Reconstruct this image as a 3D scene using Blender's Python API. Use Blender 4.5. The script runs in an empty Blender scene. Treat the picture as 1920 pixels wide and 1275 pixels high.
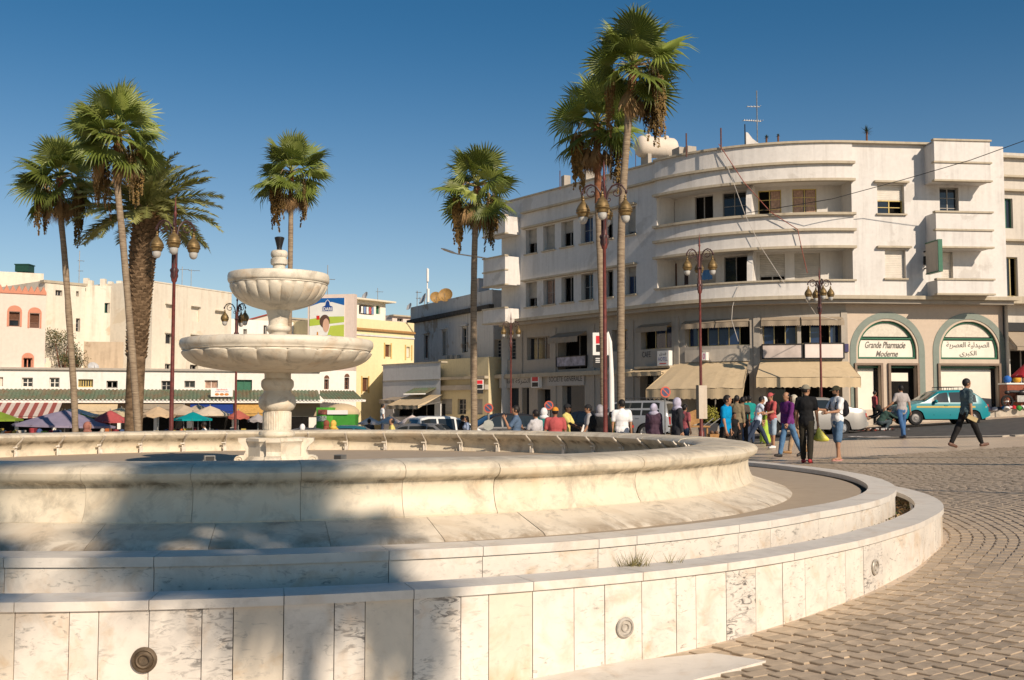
import bpy, bmesh, math, random
from math import sin, cos, pi, radians, sqrt, atan2, hypot
from mathutils import Vector, Matrix, Euler
import numpy as np
random.seed(7)
SC = bpy.context.scene
COL = SC.collection
# ---------------------------------------------------------------- camera, sky, sun, exposure
FPX, HZ, CX, CY = 2000.0, 762.0, 960.0, 637.5      # focal length and horizon measured on the photograph (1920 px wide)
TILT = math.atan((HZ - CY) / FPX)
cam = bpy.data.cameras.new("camera"); camo = bpy.data.objects.new("camera", cam); COL.objects.link(camo)
camo.location = (0, 0, 0); camo.rotation_euler = (pi / 2 + TILT, 0, 0)
cam.sensor_width = 36; cam.lens = FPX / 1920 * 36; cam.clip_end = 3000; cam.clip_start = 0.1
SC.camera = camo
SUN_AZ, SUN_EL = radians(33), radians(31)           # the sun stands behind the camera, to its right
w = bpy.data.worlds.new("World"); SC.world = w; w.use_nodes = True
nt = w.node_tree; nt.nodes.clear()
sky = nt.nodes.new("ShaderNodeTexSky"); sky.sky_type = 'NISHITA'; sky.sun_disc = False
sky.sun_elevation = SUN_EL; sky.sun_rotation = pi - SUN_AZ
sky.altitude = 0; sky.air_density = 1.0; sky.dust_density = 0.4; sky.ozone_density = 2.6
bg = nt.nodes.new("ShaderNodeBackground"); bg.inputs[1].default_value = 0.082
wo = nt.nodes.new("ShaderNodeOutputWorld")
tcw = nt.nodes.new("ShaderNodeTexCoord"); sxz = nt.nodes.new("ShaderNodeSeparateXYZ"); mrw = nt.nodes.new("ShaderNodeMapRange")
mrw.inputs[1].default_value = 0.05; mrw.inputs[2].default_value = 0.38; mrw.interpolation_type = 'SMOOTHSTEP'
deep = nt.nodes.new("ShaderNodeMix"); deep.data_type = 'RGBA'; deep.blend_type = 'MULTIPLY'      # clear dry air: the blue deepens quickly above the horizon
deep.inputs[7].default_value = (0.25, 0.63, 0.80, 1)
nt.links.new(tcw.outputs["Generated"], sxz.inputs[0]); nt.links.new(sxz.outputs[2], mrw.inputs[0]); nt.links.new(mrw.outputs[0], deep.inputs[0])
nt.links.new(sky.outputs[0], deep.inputs[6]); nt.links.new(deep.outputs[2], bg.inputs[0]); nt.links.new(bg.outputs[0], wo.inputs[0])
sl = bpy.data.lights.new("sun", 'SUN'); sl.energy = 5.0; sl.angle = radians(0.55); sl.color = (1.0, 0.835, 0.665)
so = bpy.data.objects.new("sun", sl); COL.objects.link(so)
TOSUN = Vector((sin(SUN_AZ) * cos(SUN_EL), -cos(SUN_AZ) * cos(SUN_EL), sin(SUN_EL)))
so.rotation_euler = TOSUN.to_track_quat('Z', 'Y').to_euler(); so.location = (20, -30, 30)
SC.view_settings.view_transform = 'Standard'; SC.view_settings.look = 'None'
SC.view_settings.exposure = 0.12; SC.view_settings.gamma = 1.0; SC.view_settings.use_curve_mapping = False
try: SC.cycles.max_bounces = 6; SC.cycles.transparent_max_bounces = 8
except Exception: pass

# ---------------------------------------------------------------- helpers
def G(x, y):                                         # height of the sloping square
    x = max(-34.0, min(27.0, x)); y = max(-25.0, min(72.0, y))
    return -1.628 + 0.0632 * x - 0.0047 * y
def ray(u, v):                                       # direction of a measured photo point, per metre of depth
    dx = (u - CX) / FPX; dy = (CY - v) / FPX
    d = Vector((dx, cos(TILT) - dy * sin(TILT), sin(TILT) + dy * cos(TILT)))
    return d / d.y
def at(u, v, y): return ray(u, v) * y
def onz(u, v, z):
    d = ray(u, v); return d * (z / d.z)
def onground(u, v, dz=0.0):
    d = ray(u, v)
    return d * ((-1.628 + dz) / (d.z - 0.0632 * d.x + 0.0047))
def sz(v, y): return ray(CX, v).z * y

ORG = {}
def _prop(o, label=None, cat=None, group=None, kind=None):
    if label: o["label"] = label
    if cat: o["category"] = cat
    if group: o["group"] = group
    if kind: o["kind"] = kind
    return o
tag = _prop
def thing(name, label, cat, loc=(0, 0, 0), rz=0.0, group=None):
    o = bpy.data.objects.new(name, None); COL.objects.link(o)
    o.location = loc; o.rotation_euler = (0, 0, rz); o.empty_display_size = 0.2
    ORG[o] = Matrix.Translation(Vector(loc)) @ Matrix.Rotation(rz, 4, 'Z')
    return _prop(o, label, cat, group)
class MB:
    def __init__(s): s.v = []; s.f = []; s.m = []
    def add(s, vs, fs, m=0, M=None):
        b = len(s.v)
        if M is not None: vs = [M @ Vector(p) for p in vs]
        s.v.extend([tuple(p) for p in vs])
        for f in fs: s.f.append(tuple(i + b for i in f)); s.m.append(m)
        return s
    def box(s, x0, x1, y0, y1, z0, z1, m=0, M=None):
        v = [(x0, y0, z0), (x1, y0, z0), (x1, y1, z0), (x0, y1, z0), (x0, y0, z1), (x1, y0, z1), (x1, y1, z1), (x0, y1, z1)]
        return s.add(v, [(0, 3, 2, 1), (4, 5, 6, 7), (0, 1, 5, 4), (1, 2, 6, 5), (2, 3, 7, 6), (3, 0, 4, 7)], m, M)
    def obox(s, c, size, rz=0, m=0, rot=None):
        M = Matrix.Translation(Vector(c)) @ (rot.to_4x4() if rot is not None else Matrix.Rotation(rz, 4, 'Z'))
        a, b, d = size[0] / 2, size[1] / 2, size[2] / 2
        return s.box(-a, a, -b, b, -d, d, m, M)
    def quad(s, a, b, c, d, m=0): return s.add([a, b, c, d], [(0, 1, 2, 3)], m)
    def prism(s, poly, z0, z1, m=0, M=None):
        n = len(poly)
        if not callable(z0): a0 = z0; z0 = lambda x, y: a0
        if not callable(z1): a1 = z1; z1 = lambda x, y: a1
        v = [(x, y, z0(x, y)) for x, y in poly] + [(x, y, z1(x, y)) for x, y in poly]
        f = [tuple(range(n - 1, -1, -1)), tuple(range(n, 2 * n))] + [(i, (i + 1) % n, n + (i + 1) % n, n + i) for i in range(n)]
        return s.add(v, f, m, M)
    def tube(s, pts, r, n=8, m=0, cap=True, flat=None, M=None):
        pts = [Vector(p) for p in pts]; k = len(pts)
        R = r if isinstance(r, (list, tuple)) else [r] * k
        vs = []; up = None
        for i, p in enumerate(pts):
            t = (pts[min(i + 1, k - 1)] - pts[max(i - 1, 0)])
            t = t.normalized() if t.length > 1e-9 else Vector((0, 0, 1))
            if up is None:
                up = Vector((0, 0, 1)) if abs(t.z) < 0.9 else Vector((1, 0, 0))
            a = t.cross(up)
            if a.length < 1e-6: a = t.orthogonal()
            a.normalize(); b = a.cross(t).normalized(); up = b
            for j in range(n):
                g = 2 * pi * j / n
                vs.append(p + a * (cos(g) * R[i]) + b * (sin(g) * R[i] * (flat or 1)))
        fs = [(i * n + j, i * n + (j + 1) % n, (i + 1) * n + (j + 1) % n, (i + 1) * n + j) for i in range(k - 1) for j in range(n)]
        if cap: fs += [tuple(range(n - 1, -1, -1)), tuple(range((k - 1) * n, k * n))]
        return s.add(vs, fs, m, M)
    def lathe(s, prof, n=24, m=0, c=(0, 0, 0), M=None, a0=0.0, a1=2 * pi, mod=None):
        full = abs(a1 - a0 - 2 * pi) < 1e-6; k = n if full else n + 1
        vs = []
        for r, z in prof:
            for j in range(k):
                g = a0 + (a1 - a0) * j / n
                rr = r * (mod(g, r, z) if mod else 1)
                vs.append((c[0] + rr * cos(g), c[1] + rr * sin(g), c[2] + z))
        fs = []
        for i in range(len(prof) - 1):
            for j in range(n):
                j2 = (j + 1) % k
                fs.append((i * k + j, i * k + j2, (i + 1) * k + j2, (i + 1) * k + j))
        return s.add(vs, fs, m, M)
    def ell(s, c, r, n=10, k=6, m=0, M=None, rot=None):
        vs = []; T = Matrix.Translation(Vector(c)) @ (rot.to_4x4() if rot is not None else Matrix())
        for i in range(k + 1):
            t = pi * i / k
            for j in range(n):
                g = 2 * pi * j / n; q = max(sin(t), 1e-3)
                vs.append(T @ Vector((r[0] * q * cos(g), r[1] * q * sin(g), -r[2] * cos(t))))
        fs = [(i * n + j, i * n + (j + 1) % n, (i + 1) * n + (j + 1) % n, (i + 1) * n + j) for i in range(k) for j in range(n)]
        return s.add(vs, fs, m, M)
    def mesh(s, name, mats, smooth=None):
        me = bpy.data.meshes.new(name); me.from_pydata(s.v, [], s.f)
        for q in (mats if isinstance(mats, (list, tuple)) else [mats]): me.materials.append(q)
        if any(s.m): me.polygons.foreach_set("material_index", s.m)
        if smooth is not None:
            me.polygons.foreach_set("use_smooth", [True] * len(s.f))
            if smooth < 170: me.set_sharp_from_angle(angle=radians(smooth))
        me.update(); return me
    def build(s, name, mats, parent=None, smooth=None, world=False, loc=None, rz=0.0):
        if parent is not None and world:
            I = ORG[parent].inverted(); s.v = [tuple(I @ Vector(p)) for p in s.v]
        return link(s.mesh(name, mats, smooth), name, parent, loc, rz)
def link(me, name, parent=None, loc=None, rz=0.0, rot=None, scale=None):
    o = bpy.data.objects.new(name, me); COL.objects.link(o)
    if parent is not None: o.parent = parent; ORG[o] = ORG.get(parent, Matrix())
    if loc is not None: o.location = loc
    if rot is not None: o.rotation_euler = rot
    elif rz: o.rotation_euler = (0, 0, rz)
    if scale is not None: o.scale = scale
    if parent is None: ORG[o] = Matrix.Translation(Vector(loc or (0, 0, 0))) @ Matrix.Rotation(rz, 4, 'Z')
    return o
KIDS = {}
def kids(o):
    return [c for c in bpy.data.objects if c.parent == o]
def copy_tree(o, parent=None):
    c = o.copy(); COL.objects.link(c)
    if parent is not None: c.parent = parent
    for ch in o.children: copy_tree(ch, c)
    return c

# ---------------------------------------------------------------- materials
def lin(h):                                          # sRGB hex -> linear
    h = h.lstrip('#'); c = [int(h[i:i + 2], 16) / 255 for i in (0, 2, 4)]
    return tuple((q / 12.92 if q <= 0.04045 else ((q + 0.055) / 1.055) ** 2.4) for q in c)
class NT:
    def __init__(s, name):
        s.mat = bpy.data.materials.new(name); s.mat.use_nodes = True; s.t = s.mat.node_tree
        s.b = s.t.nodes["Principled BSDF"]; s.out = s.t.nodes["Material Output"]
    def n(s, typ, **kw):
        q = s.t.nodes.new("ShaderNode" + typ)
        for k, v in kw.items():
            if k.startswith("i_"):
                k = k[2:]; k = int(k) if k.isdigit() else k
                q.inputs[k].default_value = v
            else: setattr(q, k, v)
        return q
    def l(s, a, b): s.t.links.new(a, b)
    def coords(s, scale=(1, 1, 1), rot=(0, 0, 0), rand=True):
        tc = s.n("TexCoord"); src = tc.outputs["Object"]
        if rand:
            oi = s.n("ObjectInfo"); ma = s.n("MULTIPLY" if 0 else "Math", operation='MULTIPLY'); ma.inputs[1].default_value = 61.0
            s.l(oi.outputs["Random"], ma.inputs[0]); va = s.n("VectorMath", operation='ADD')
            s.l(src, va.inputs[0]); s.l(ma.outputs[0], va.inputs[1]); src = va.outputs[0]
        mp = s.n("Mapping"); mp.inputs["Scale"].default_value = scale; mp.inputs["Rotation"].default_value = rot
        s.l(src, mp.inputs[0]); return mp.outputs[0]
    def noise(s, co, scale, detail=4, rough=0.55, dist=0.0):
        q = s.n("TexNoise"); q.inputs["Scale"].default_value = scale; q.inputs["Detail"].default_value = detail
        q.inputs["Roughness"].default_value = rough; q.inputs["Distortion"].default_value = dist
        s.l(co, q.inputs["Vector"]); return q.outputs["Fac"]
    def ramp(s, fac, stops):
        q = s.n("ValToRGB"); e = q.color_ramp.elements
        while len(e) < len(stops): e.new(0.5)
        for el, (p, c) in zip(e, stops):
            el.position = p; el.color = (c, c, c, 1) if not isinstance(c, (tuple, list)) else (*c[:3], 1)
        s.l(fac, q.inputs[0]); return q.outputs[0]
    def mix(s, fac, a, b, mode='MIX'):
        q = s.n("Mix", data_type='RGBA', blend_type=mode)
        for sock, val in ((q.inputs[0], fac), (q.inputs[6], a), (q.inputs[7], b)):
            if isinstance(val, (int, float)): sock.default_value = val
            elif isinstance(val, (tuple, list)): sock.default_value = (*val[:3], 1)
            else: s.l(val, sock)
        return q.outputs[2]
    def base(s, c):
        if isinstance(c, (tuple, list)): s.b.inputs["Base Color"].default_value = (*c[:3], 1)
        else: s.l(c, s.b.inputs["Base Color"])
    def bump(s, h, strength=0.3, dist=0.01):
        q = s.n("Bump"); q.inputs["Strength"].default_value = strength; q.inputs["Distance"].default_value = dist
        s.l(h, q.inputs["Height"]); s.l(q.outputs[0], s.b.inputs["Normal"])
    def set(s, rough=None, spec=None, metal=None):
        if rough is not None: s.b.inputs["Roughness"].default_value = rough
        if spec is not None: s.b.inputs["Specular IOR Level"].default_value = spec
        if metal is not None: s.b.inputs["Metallic"].default_value = metal
MATS = {}
def simple(name, c, rough=0.6, spec=0.35, metal=0.0, var=0.12, scale=8.0, bump=0.0, rand=0.0):
    if name in MATS: return MATS[name]
    if isinstance(c, str): c = lin(c)
    t = NT(name); co = t.coords()
    n = t.noise(co, scale, 5)
    col = t.mix(t.ramp(n, [(0.3, 0.0), (0.7, 1.0)]), tuple(q * (1 - var) for q in c), tuple(min(1, q * (1 + var)) for q in c))
    if rand:
        oi = t.n("ObjectInfo"); hs = t.n("HueSaturation"); mr = t.n("MapRange")
        mr.inputs[3].default_value = 1 - rand; mr.inputs[4].default_value = 1 + rand
        t.l(oi.outputs["Random"], mr.inputs[0]); t.l(mr.outputs[0], hs.inputs["Value"]); t.l(col, hs.inputs["Color"]); col = hs.outputs[0]
    t.base(col); t.set(rough, spec, metal)
    if bump: t.bump(t.noise(co, scale * 3, 4), bump, 0.01)
    MATS[name] = t.mat; return t.mat
def plaster(name, c, dirt=(0.16, 0.14, 0.12), amt=0.55, rough=0.85, patch=None, pamt=0.0, streak=1.0):
    if name in MATS: return MATS[name]
    if isinstance(c, str): c = lin(c)
    t = NT(name); co = t.coords(rand=False)
    st = t.noise(t.coords(scale=(2.2, 2.2, 0.16), rand=False), 1.6, 6, 0.65)
    bl = t.noise(co, 0.55, 6, 0.62)
    fine = t.noise(co, 6.0, 5, 0.6)
    a = t.mix(t.ramp(fine, [(0.3, 0.0), (0.75, 1.0)]), tuple(q * 0.90 for q in c), c)
    f = t.n("Math", operation='MULTIPLY'); t.l(t.ramp(st, [(0.46, 0.0), (0.76, streak)]), f.inputs[0]); t.l(t.ramp(bl, [(0.42, 0.15), (0.7, 1.0)]), f.inputs[1])
    f2 = t.n("Math", operation='MULTIPLY'); t.l(f.outputs[0], f2.inputs[0]); f2.inputs[1].default_value = amt
    a = t.mix(f2.outputs[0], a, dirt)
    if patch:
        pn = t.noise(co, 0.42, 7, 0.6, 0.4)
        g = t.n("Math", operation='MULTIPLY'); t.l(t.ramp(pn, [(0.6, 0.0), (0.63, 1.0)]), g.inputs[0]); g.inputs[1].default_value = pamt
        a = t.mix(g.outputs[0], a, patch)
    t.base(a); t.set(rough, 0.2)
    t.bump(fine, 0.25, 0.01)
    MATS[name] = t.mat; return t.mat
def marble(name, c, vein=(0.13, 0.13, 0.14), vamt=0.6, warm=(0.50, 0.30, 0.13), wamt=0.4, vth=0.62, rough=0.35, grime=0.0, rand=True, vs=1.0, band_=(), vsoft=0.07):
    if name in MATS: return MATS[name]
    t = NT(name); co = t.coords(rand=rand)
    cs = t.coords(scale=(0.8, 0.8, 2.4), rot=(0.5, 0.6, 0.3), rand=rand)
    fl = t.noise(cs, 6.5 * vs, 8, 0.68, 1.4)
    cl = t.noise(co, 1.5 * vs, 3, 0.5)
    f = t.n("Math", operation='MULTIPLY'); t.l(t.ramp(fl, [(vth, 0.0), (vth + vsoft, 1.0)]), f.inputs[0]); t.l(t.ramp(cl, [(0.37, 0.08), (0.57, 1.0)]), f.inputs[1])
    f2 = t.n("Math", operation='MULTIPLY'); t.l(f.outputs[0], f2.inputs[0]); f2.inputs[1].default_value = vamt
    wv = t.noise(co, 2.1 * vs, 6, 0.6, 0.8)
    cloud = t.noise(co, 3.5 * vs, 6, 0.6)
    a = t.mix(t.ramp(cloud, [(0.3, 0.0), (0.7, 1.0)]), tuple(q * 0.88 for q in c), c)
    g = t.n("Math", operation='MULTIPLY'); t.l(t.ramp(wv, [(0.52, 0.0), (0.75, 1.0)]), g.inputs[0]); g.inputs[1].default_value = wamt
    a = t.mix(g.outputs[0], a, warm)
    a = t.mix(f2.outputs[0], a, vein)
    fine = t.noise(co, 40, 4, 0.6)
    if grime:
        gn = t.noise(co, 4.5, 8, 0.7, 0.5); gm = t.n("Math", operation='MULTIPLY')
        t.l(t.ramp(gn, [(0.5, 0.0), (0.72, 1.0)]), gm.inputs[0]); gm.inputs[1].default_value = grime
        a = t.mix(gm.outputs[0], a, (0.10, 0.085, 0.065))
    if band_:
        tc = t.n("TexCoord"); sx = t.n("SeparateXYZ"); t.l(tc.outputs["Object"], sx.inputs[0])
        for z0, z1, z2, amt, colr, sc_ in band_:
            r1 = t.n("MapRange"); r1.inputs[1].default_value = z0; r1.inputs[2].default_value = z1; r2 = t.n("MapRange"); r2.inputs[1].default_value = z2; r2.inputs[2].default_value = z1
            t.l(sx.outputs[2], r1.inputs[0]); t.l(sx.outputs[2], r2.inputs[0]); mm = t.n("Math", operation='MULTIPLY'); t.l(r1.outputs[0], mm.inputs[0]); t.l(r2.outputs[0], mm.inputs[1])
            nb = t.ramp(t.noise(t.coords(scale=(1, 1, .6), rand=rand), sc_, 7, .7, .6), [(.44, 0.0), (.6, 1.0)]); m2 = t.n("Math", operation='MULTIPLY'); t.l(mm.outputs[0], m2.inputs[0]); t.l(nb, m2.inputs[1])
            m3 = t.n("Math", operation='MULTIPLY'); t.l(m2.outputs[0], m3.inputs[0]); m3.inputs[1].default_value = amt; a = t.mix(m3.outputs[0], a, colr)
    t.base(a); t.set(rough, 0.4); t.bump(fine, 0.12, 0.004)
    MATS[name] = t.mat; return t.mat
def glass(name, c=(0.012, 0.016, 0.022), rough=0.08, spec=0.6):
    if name in MATS: return MATS[name]
    t = NT(name); t.base(c); t.set(rough, spec); MATS[name] = t.mat
    n = t.noise(t.coords(), 0.9, 3); t.bump(n, 0.05, 0.02)
    return t.mat

# ---------------------------------------------------------------- text (flat lettering on signs)
AR = {'ا': 0xFE8D, 'ل': 0xFEDD, 'ص': 0xFEB9, 'ي': 0xFEF1, 'د': 0xFEA9, 'ة': 0xFE93, 'ع': 0xFEC9, 'ر': 0xFEAD, 'ك': 0xFED9,
      'ب': 0xFE8F, 'ى': 0xFEEF, 'ش': 0xFEB5, 'م': 0xFEE1, 'ف': 0xFED1, 'ن': 0xFEE5, 'ق': 0xFED5, 'ه': 0xFEE9, 'و': 0xFEED, 'ت': 0xFE95}
NOJOIN = set('ادةرىو')
def arabic(s):
    out = []
    for i, ch in enumerate(s):
        if ch not in AR: out.append(ch); continue
        pv = i > 0 and s[i - 1] in AR and s[i - 1] not in NOJOIN
        nx = i + 1 < len(s) and s[i + 1] in AR and ch not in NOJOIN
        out.append(chr(AR[ch] + (0 if not pv and not nx else 1 if pv and not nx else 2 if nx and not pv else 3)))
    return ''.join(reversed(out))
def text(body, width, height, M, mat, name="lettering", parent=None, shear=0.0, depth=0.0, bold=0.0):
    c = bpy.data.curves.new("lettering", 'FONT'); c.body = body; c.shear = shear; c.offset = bold; c.extrude = depth; c.resolution_u = 3
    o = bpy.data.objects.new("lettering", c); COL.objects.link(o)
    dg = bpy.context.evaluated_depsgraph_get(); me = bpy.data.meshes.new_from_object(o.evaluated_get(dg))
    bpy.data.objects.remove(o); bpy.data.curves.remove(c)
    vs = [v.co.copy() for v in me.vertices]
    if not vs: return None
    x0 = min(v.x for v in vs); x1 = max(v.x for v in vs); y0 = min(v.y for v in vs); y1 = max(v.y for v in vs)
    sx = width / max(1e-6, x1 - x0); sy = height / max(1e-6, y1 - y0)
    I = ORG[parent].inverted() if parent is not None else Matrix()
    for v in me.vertices:
        v.co = I @ (M @ Vector(((v.co.x - (x0 + x1) / 2) * sx, (v.co.y - (y0 + y1) / 2) * sy, v.co.z)))
    me.materials.clear(); me.materials.append(mat)
    return link(me, name, parent)

# ---------------------------------------------------------------- paths and facades
class Path:                                          # a wall line seen from outside, running from its right end to its left end
    def __init__(s, pts):
        s.p = [Vector((q[0], q[1])) for q in pts]; s.s = [0.0]
        for a, b in zip(s.p, s.p[1:]): s.s.append(s.s[-1] + (b - a).length)
        s.L = s.s[-1]
    def pos(s, t):
        i = 0
        while i < len(s.p) - 2 and t > s.s[i + 1]: i += 1
        return i, s.p[i] + (s.p[i + 1] - s.p[i]) * ((t - s.s[i]) / (s.s[i + 1] - s.s[i]))
    def nrm(s, t):
        i, _ = s.pos(t); n = len(s.p) - 1
        def nn(k):
            d = (s.p[k + 1] - s.p[k]).normalized(); return Vector((-d.y, d.x))
        a = nn(i); f = (t - s.s[i]) / (s.s[i + 1] - s.s[i])
        if f > 0.5 and i + 1 < n:
            b = nn(i + 1)
            if a.dot(b) > 0.9: a = a.lerp(b, f - 0.5).normalized()
        elif f <= 0.5 and i > 0:
            b = nn(i - 1)
            if a.dot(b) > 0.9: a = a.lerp(b, 0.5 - f).normalized()
        return a
    def P(s, t, z, off=0.0):
        _, q = s.pos(t); n = s.nrm(t)
        return Vector((q.x + n.x * off, q.y + n.y * off, z))
    def at_u(s, u, off=0.0):
        best = None; k = (u - CX) / FPX; lo, hi = -3.0, s.L + 3.0; prev = None; N = 300
        for i in range(N + 1):
            t = lo + (hi - lo) * i / N; q = s.P(t, 0, off); g = q.x - k * q.y
            if prev is not None and (g <= 0) != (prev[1] <= 0):
                t0, g0 = prev; return t0 + (t - t0) * (-g0) / (g - g0)
            if best is None or abs(g) < best[0]: best = (abs(g), t)
            prev = (t, g)
        return best[1]
    def zv(s, t, v, off=0.0):
        q = s.P(t, 0, off); return ray((q.x / q.y) * FPX + CX, v).z * q.y
    def M(s, t, z, off=0.0):                         # frame for text: x to the right, y up, z out of the wall
        n = s.nrm(t); q = s.P(t, z, off)
        X = Vector((-n.y, n.x, 0)); Z = Vector((n.x, n.y, 0)); Y = Vector((0, 0, 1))
        return Matrix(((X.x, Y.x, Z.x, q.x), (X.y, Y.y, Z.y, q.y), (X.z, Y.z, Z.z, q.z), (0, 0, 0, 1)))
def cuts(a, b, extra, step):
    c = sorted(set([a, b] + [e for e in extra if a < e < b])); out = [c[0]]
    for e in c[1:]:
        if e - out[-1] < 1e-4: continue
        n = max(1, int(math.ceil((e - out[-1]) / step))); b0 = out[-1]
        for i in range(1, n + 1): out.append(b0 + (e - b0) * i / n)
    return out
def facade(mb, P, s0, s1, z0, z1, ops=(), off=0.0, m=0, mr=None, step=3.0):
    """wall cells with real openings (s0,s1,z0,z1,depth) and their reveals"""
    if mr is None: mr = m
    kinks = P.s if len(P.s) > 3 else []
    S = cuts(s0, s1, [o[i] for o in ops for i in (0, 1)] + list(kinks), step)
    if callable(z0): zf = z0; z0 = min(zf(P.P(t, 0)) for t in S)
    else: zf = None
    Z = cuts(z0, z1, [o[i] for o in ops for i in (2, 3)], 50)
    for a, b in zip(S, S[1:]):
        for c, d in zip(Z, Z[1:]):
            sm, zm = (a + b) / 2, (c + d) / 2
            if any(o[0] < sm < o[1] and o[2] < zm < o[3] for o in ops): continue
            mb.quad(P.P(b, c, off), P.P(a, c, off), P.P(a, d, off), P.P(b, d, off), m)
    for o in ops:
        a, b, c, d, dep = o[:5]
        for t in (a, b):
            q = [P.P(t, c, off), P.P(t, d, off), P.P(t, d, off - dep), P.P(t, c, off - dep)]
            mb.quad(*(q if t == b else q[::-1]), mr)
        for z in (c, d):
            ss = cuts(a, b, kinks, step)
            for e, g in zip(ss, ss[1:]):
                q = [P.P(e, z, off), P.P(g, z, off), P.P(g, z, off - dep), P.P(e, z, off - dep)]
                mb.quad(*(q if z == d else q[::-1]), mr)
def band(mb, P, s0, s1, z0, z1, o0, o1, m=0, step=1.0):
    """a solid strip following the wall between two offsets"""
    S = cuts(s0, s1, P.s if len(P.s) > 3 else [], step)
    for a, b in zip(S, S[1:]):
        mb.quad(P.P(b, z0, o1), P.P(a, z0, o1), P.P(a, z1, o1), P.P(b, z1, o1), m)
        mb.quad(P.P(a, z1, o0), P.P(b, z1, o0), P.P(b, z1, o1), P.P(a, z1, o1), m)
        mb.quad(P.P(b, z0, o0), P.P(a, z0, o0), P.P(a, z0, o1), P.P(b, z0, o1), m)
        mb.quad(P.P(a, z0, o0), P.P(b, z0, o0), P.P(b, z1, o0), P.P(a, z1, o0), m)
    for t in (s0, s1):
        mb.quad(P.P(t, z0, o0), P.P(t, z0, o1), P.P(t, z1, o1), P.P(t, z1, o0), m)
# ---------------------------------------------------------------- ground, road, pavements
def m_paving():
    t = NT("plaza_paving"); co = t.coords(rand=False)
    br = t.n("TexBrick"); br.inputs["Scale"].default_value = 1.0; br.inputs["Mortar Size"].default_value = 0.006
    br.inputs["Brick Width"].default_value = 0.21; br.inputs["Row Height"].default_value = 0.12
    br.inputs["Color1"].default_value = (0.68, 0.52, 0.365, 1); br.inputs["Color2"].default_value = (0.59, 0.45, 0.315, 1); br.inputs["Mortar"].default_value = (0.27, 0.22, 0.165, 1)
    t.l(t.coords(rot=(0, 0, 0.3), rand=False), br.inputs["Vector"])
    n = t.noise(co, 0.35, 7, 0.62); n2 = t.noise(co, 9, 4)
    a = t.mix(t.ramp(n, [(0.35, 0.0), (0.7, 0.55)]), br.outputs["Color"], (0.30, 0.245, 0.19))
    a = t.mix(t.ramp(n2, [(0.4, 0.0), (0.8, 0.35)]), a, (0.62, 0.50, 0.37))
    t.base(a); t.set(0.38, 0.5); t.bump(br.outputs["Fac"], -0.35, 0.01); return t.mat
M_PLAZA = m_paving()
M_ASPH = simple("road_asphalt", (0.075, 0.07, 0.066), 0.75, 0.3, var=0.35, scale=3.0, bump=0.3)
M_KERB = simple("kerb_stone", (0.42, 0.37, 0.30), 0.8, var=0.2, scale=4)
M_SETT = simple("sett_stone", (0.43, 0.335, 0.23), 0.5, 0.45, var=0.2, scale=9, bump=0.25, rand=0.2)
M_JOINT = simple("sett_joint_sand", (0.12, 0.095, 0.07), 0.95, var=0.3, scale=12)
mb = MB(); xs = [-500, -200, -80, -34, -20, -10, 0, 10, 20, 27, 60, 150, 500]; ys = [-300, -80, -25, 0, 12, 24, 36, 48, 60, 72, 120, 250, 900]
mb.add([(x, y, G(x, y) - 0.011) for y in ys for x in xs],
       [(j * len(xs) + i, j * len(xs) + i + 1, (j + 1) * len(xs) + i + 1, (j + 1) * len(xs) + i) for j in range(len(ys) - 1) for i in range(len(xs) - 1)])
ground = tag(mb.build("ground", M_PLAZA), kind='structure')
def sheet(name, poly, dz, m):
    bm = bmesh.new(); vs = [bm.verts.new((x, y, 0)) for x, y in poly]; bm.faces.new(vs)
    bmesh.ops.triangulate(bm, faces=bm.faces[:]); bmesh.ops.subdivide_edges(bm, edges=bm.edges[:], cuts=4, use_grid_fill=True)
    for v in bm.verts: v.co.z = G(v.co.x, v.co.y) + dz
    bmesh.ops.recalc_face_normals(bm, faces=bm.faces[:])
    if bm.faces[:][0].normal.z < 0: bmesh.ops.reverse_faces(bm, faces=bm.faces[:])
    me = bpy.data.meshes.new(name); bm.to_mesh(me); bm.free(); me.materials.append(m)
    return tag(link(me, name), kind='structure')
sheet("road", [(60, 30.2), (60, 46.2), (24.5, 46.2), (16.5, 45.6), (9.5, 46.8), (4.2, 50.4), (-5, 62.5), (-14, 54), (-60, 50), (-60, 40.5), (-14, 42.5), (-3, 44), (6, 39), (11.9, 35.6), (14.5, 31.4), (22, 30.6)], -0.01, M_ASPH)
kb = MB(); kp = [(60, 30.0), (22, 30.4), (14.5, 31.2), (11.8, 35.4), (6, 38.8)]
for (x0, y0), (x1, y1) in zip(kp, kp[1:]):
    n = max(1, int(hypot(x1 - x0, y1 - y0) / 3)); d = Vector((x1 - x0, y1 - y0)).normalized(); o = Vector((d.y, -d.x)) * 0.35
    for i in range(n):
        a = (x0 + (x1 - x0) * i / n, y0 + (y1 - y0) * i / n); b = (x0 + (x1 - x0) * (i + 0.99) / n, y0 + (y1 - y0) * (i + 0.99) / n)
        p = [a, b, (b[0] - o.x, b[1] - o.y), (a[0] - o.x, a[1] - o.y)]
        kb.prism(p, lambda x, y: G(x, y) - 0.1, lambda x, y: G(x, y) + 0.03)
tag(kb.build("kerb", M_KERB), kind='structure')

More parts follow.
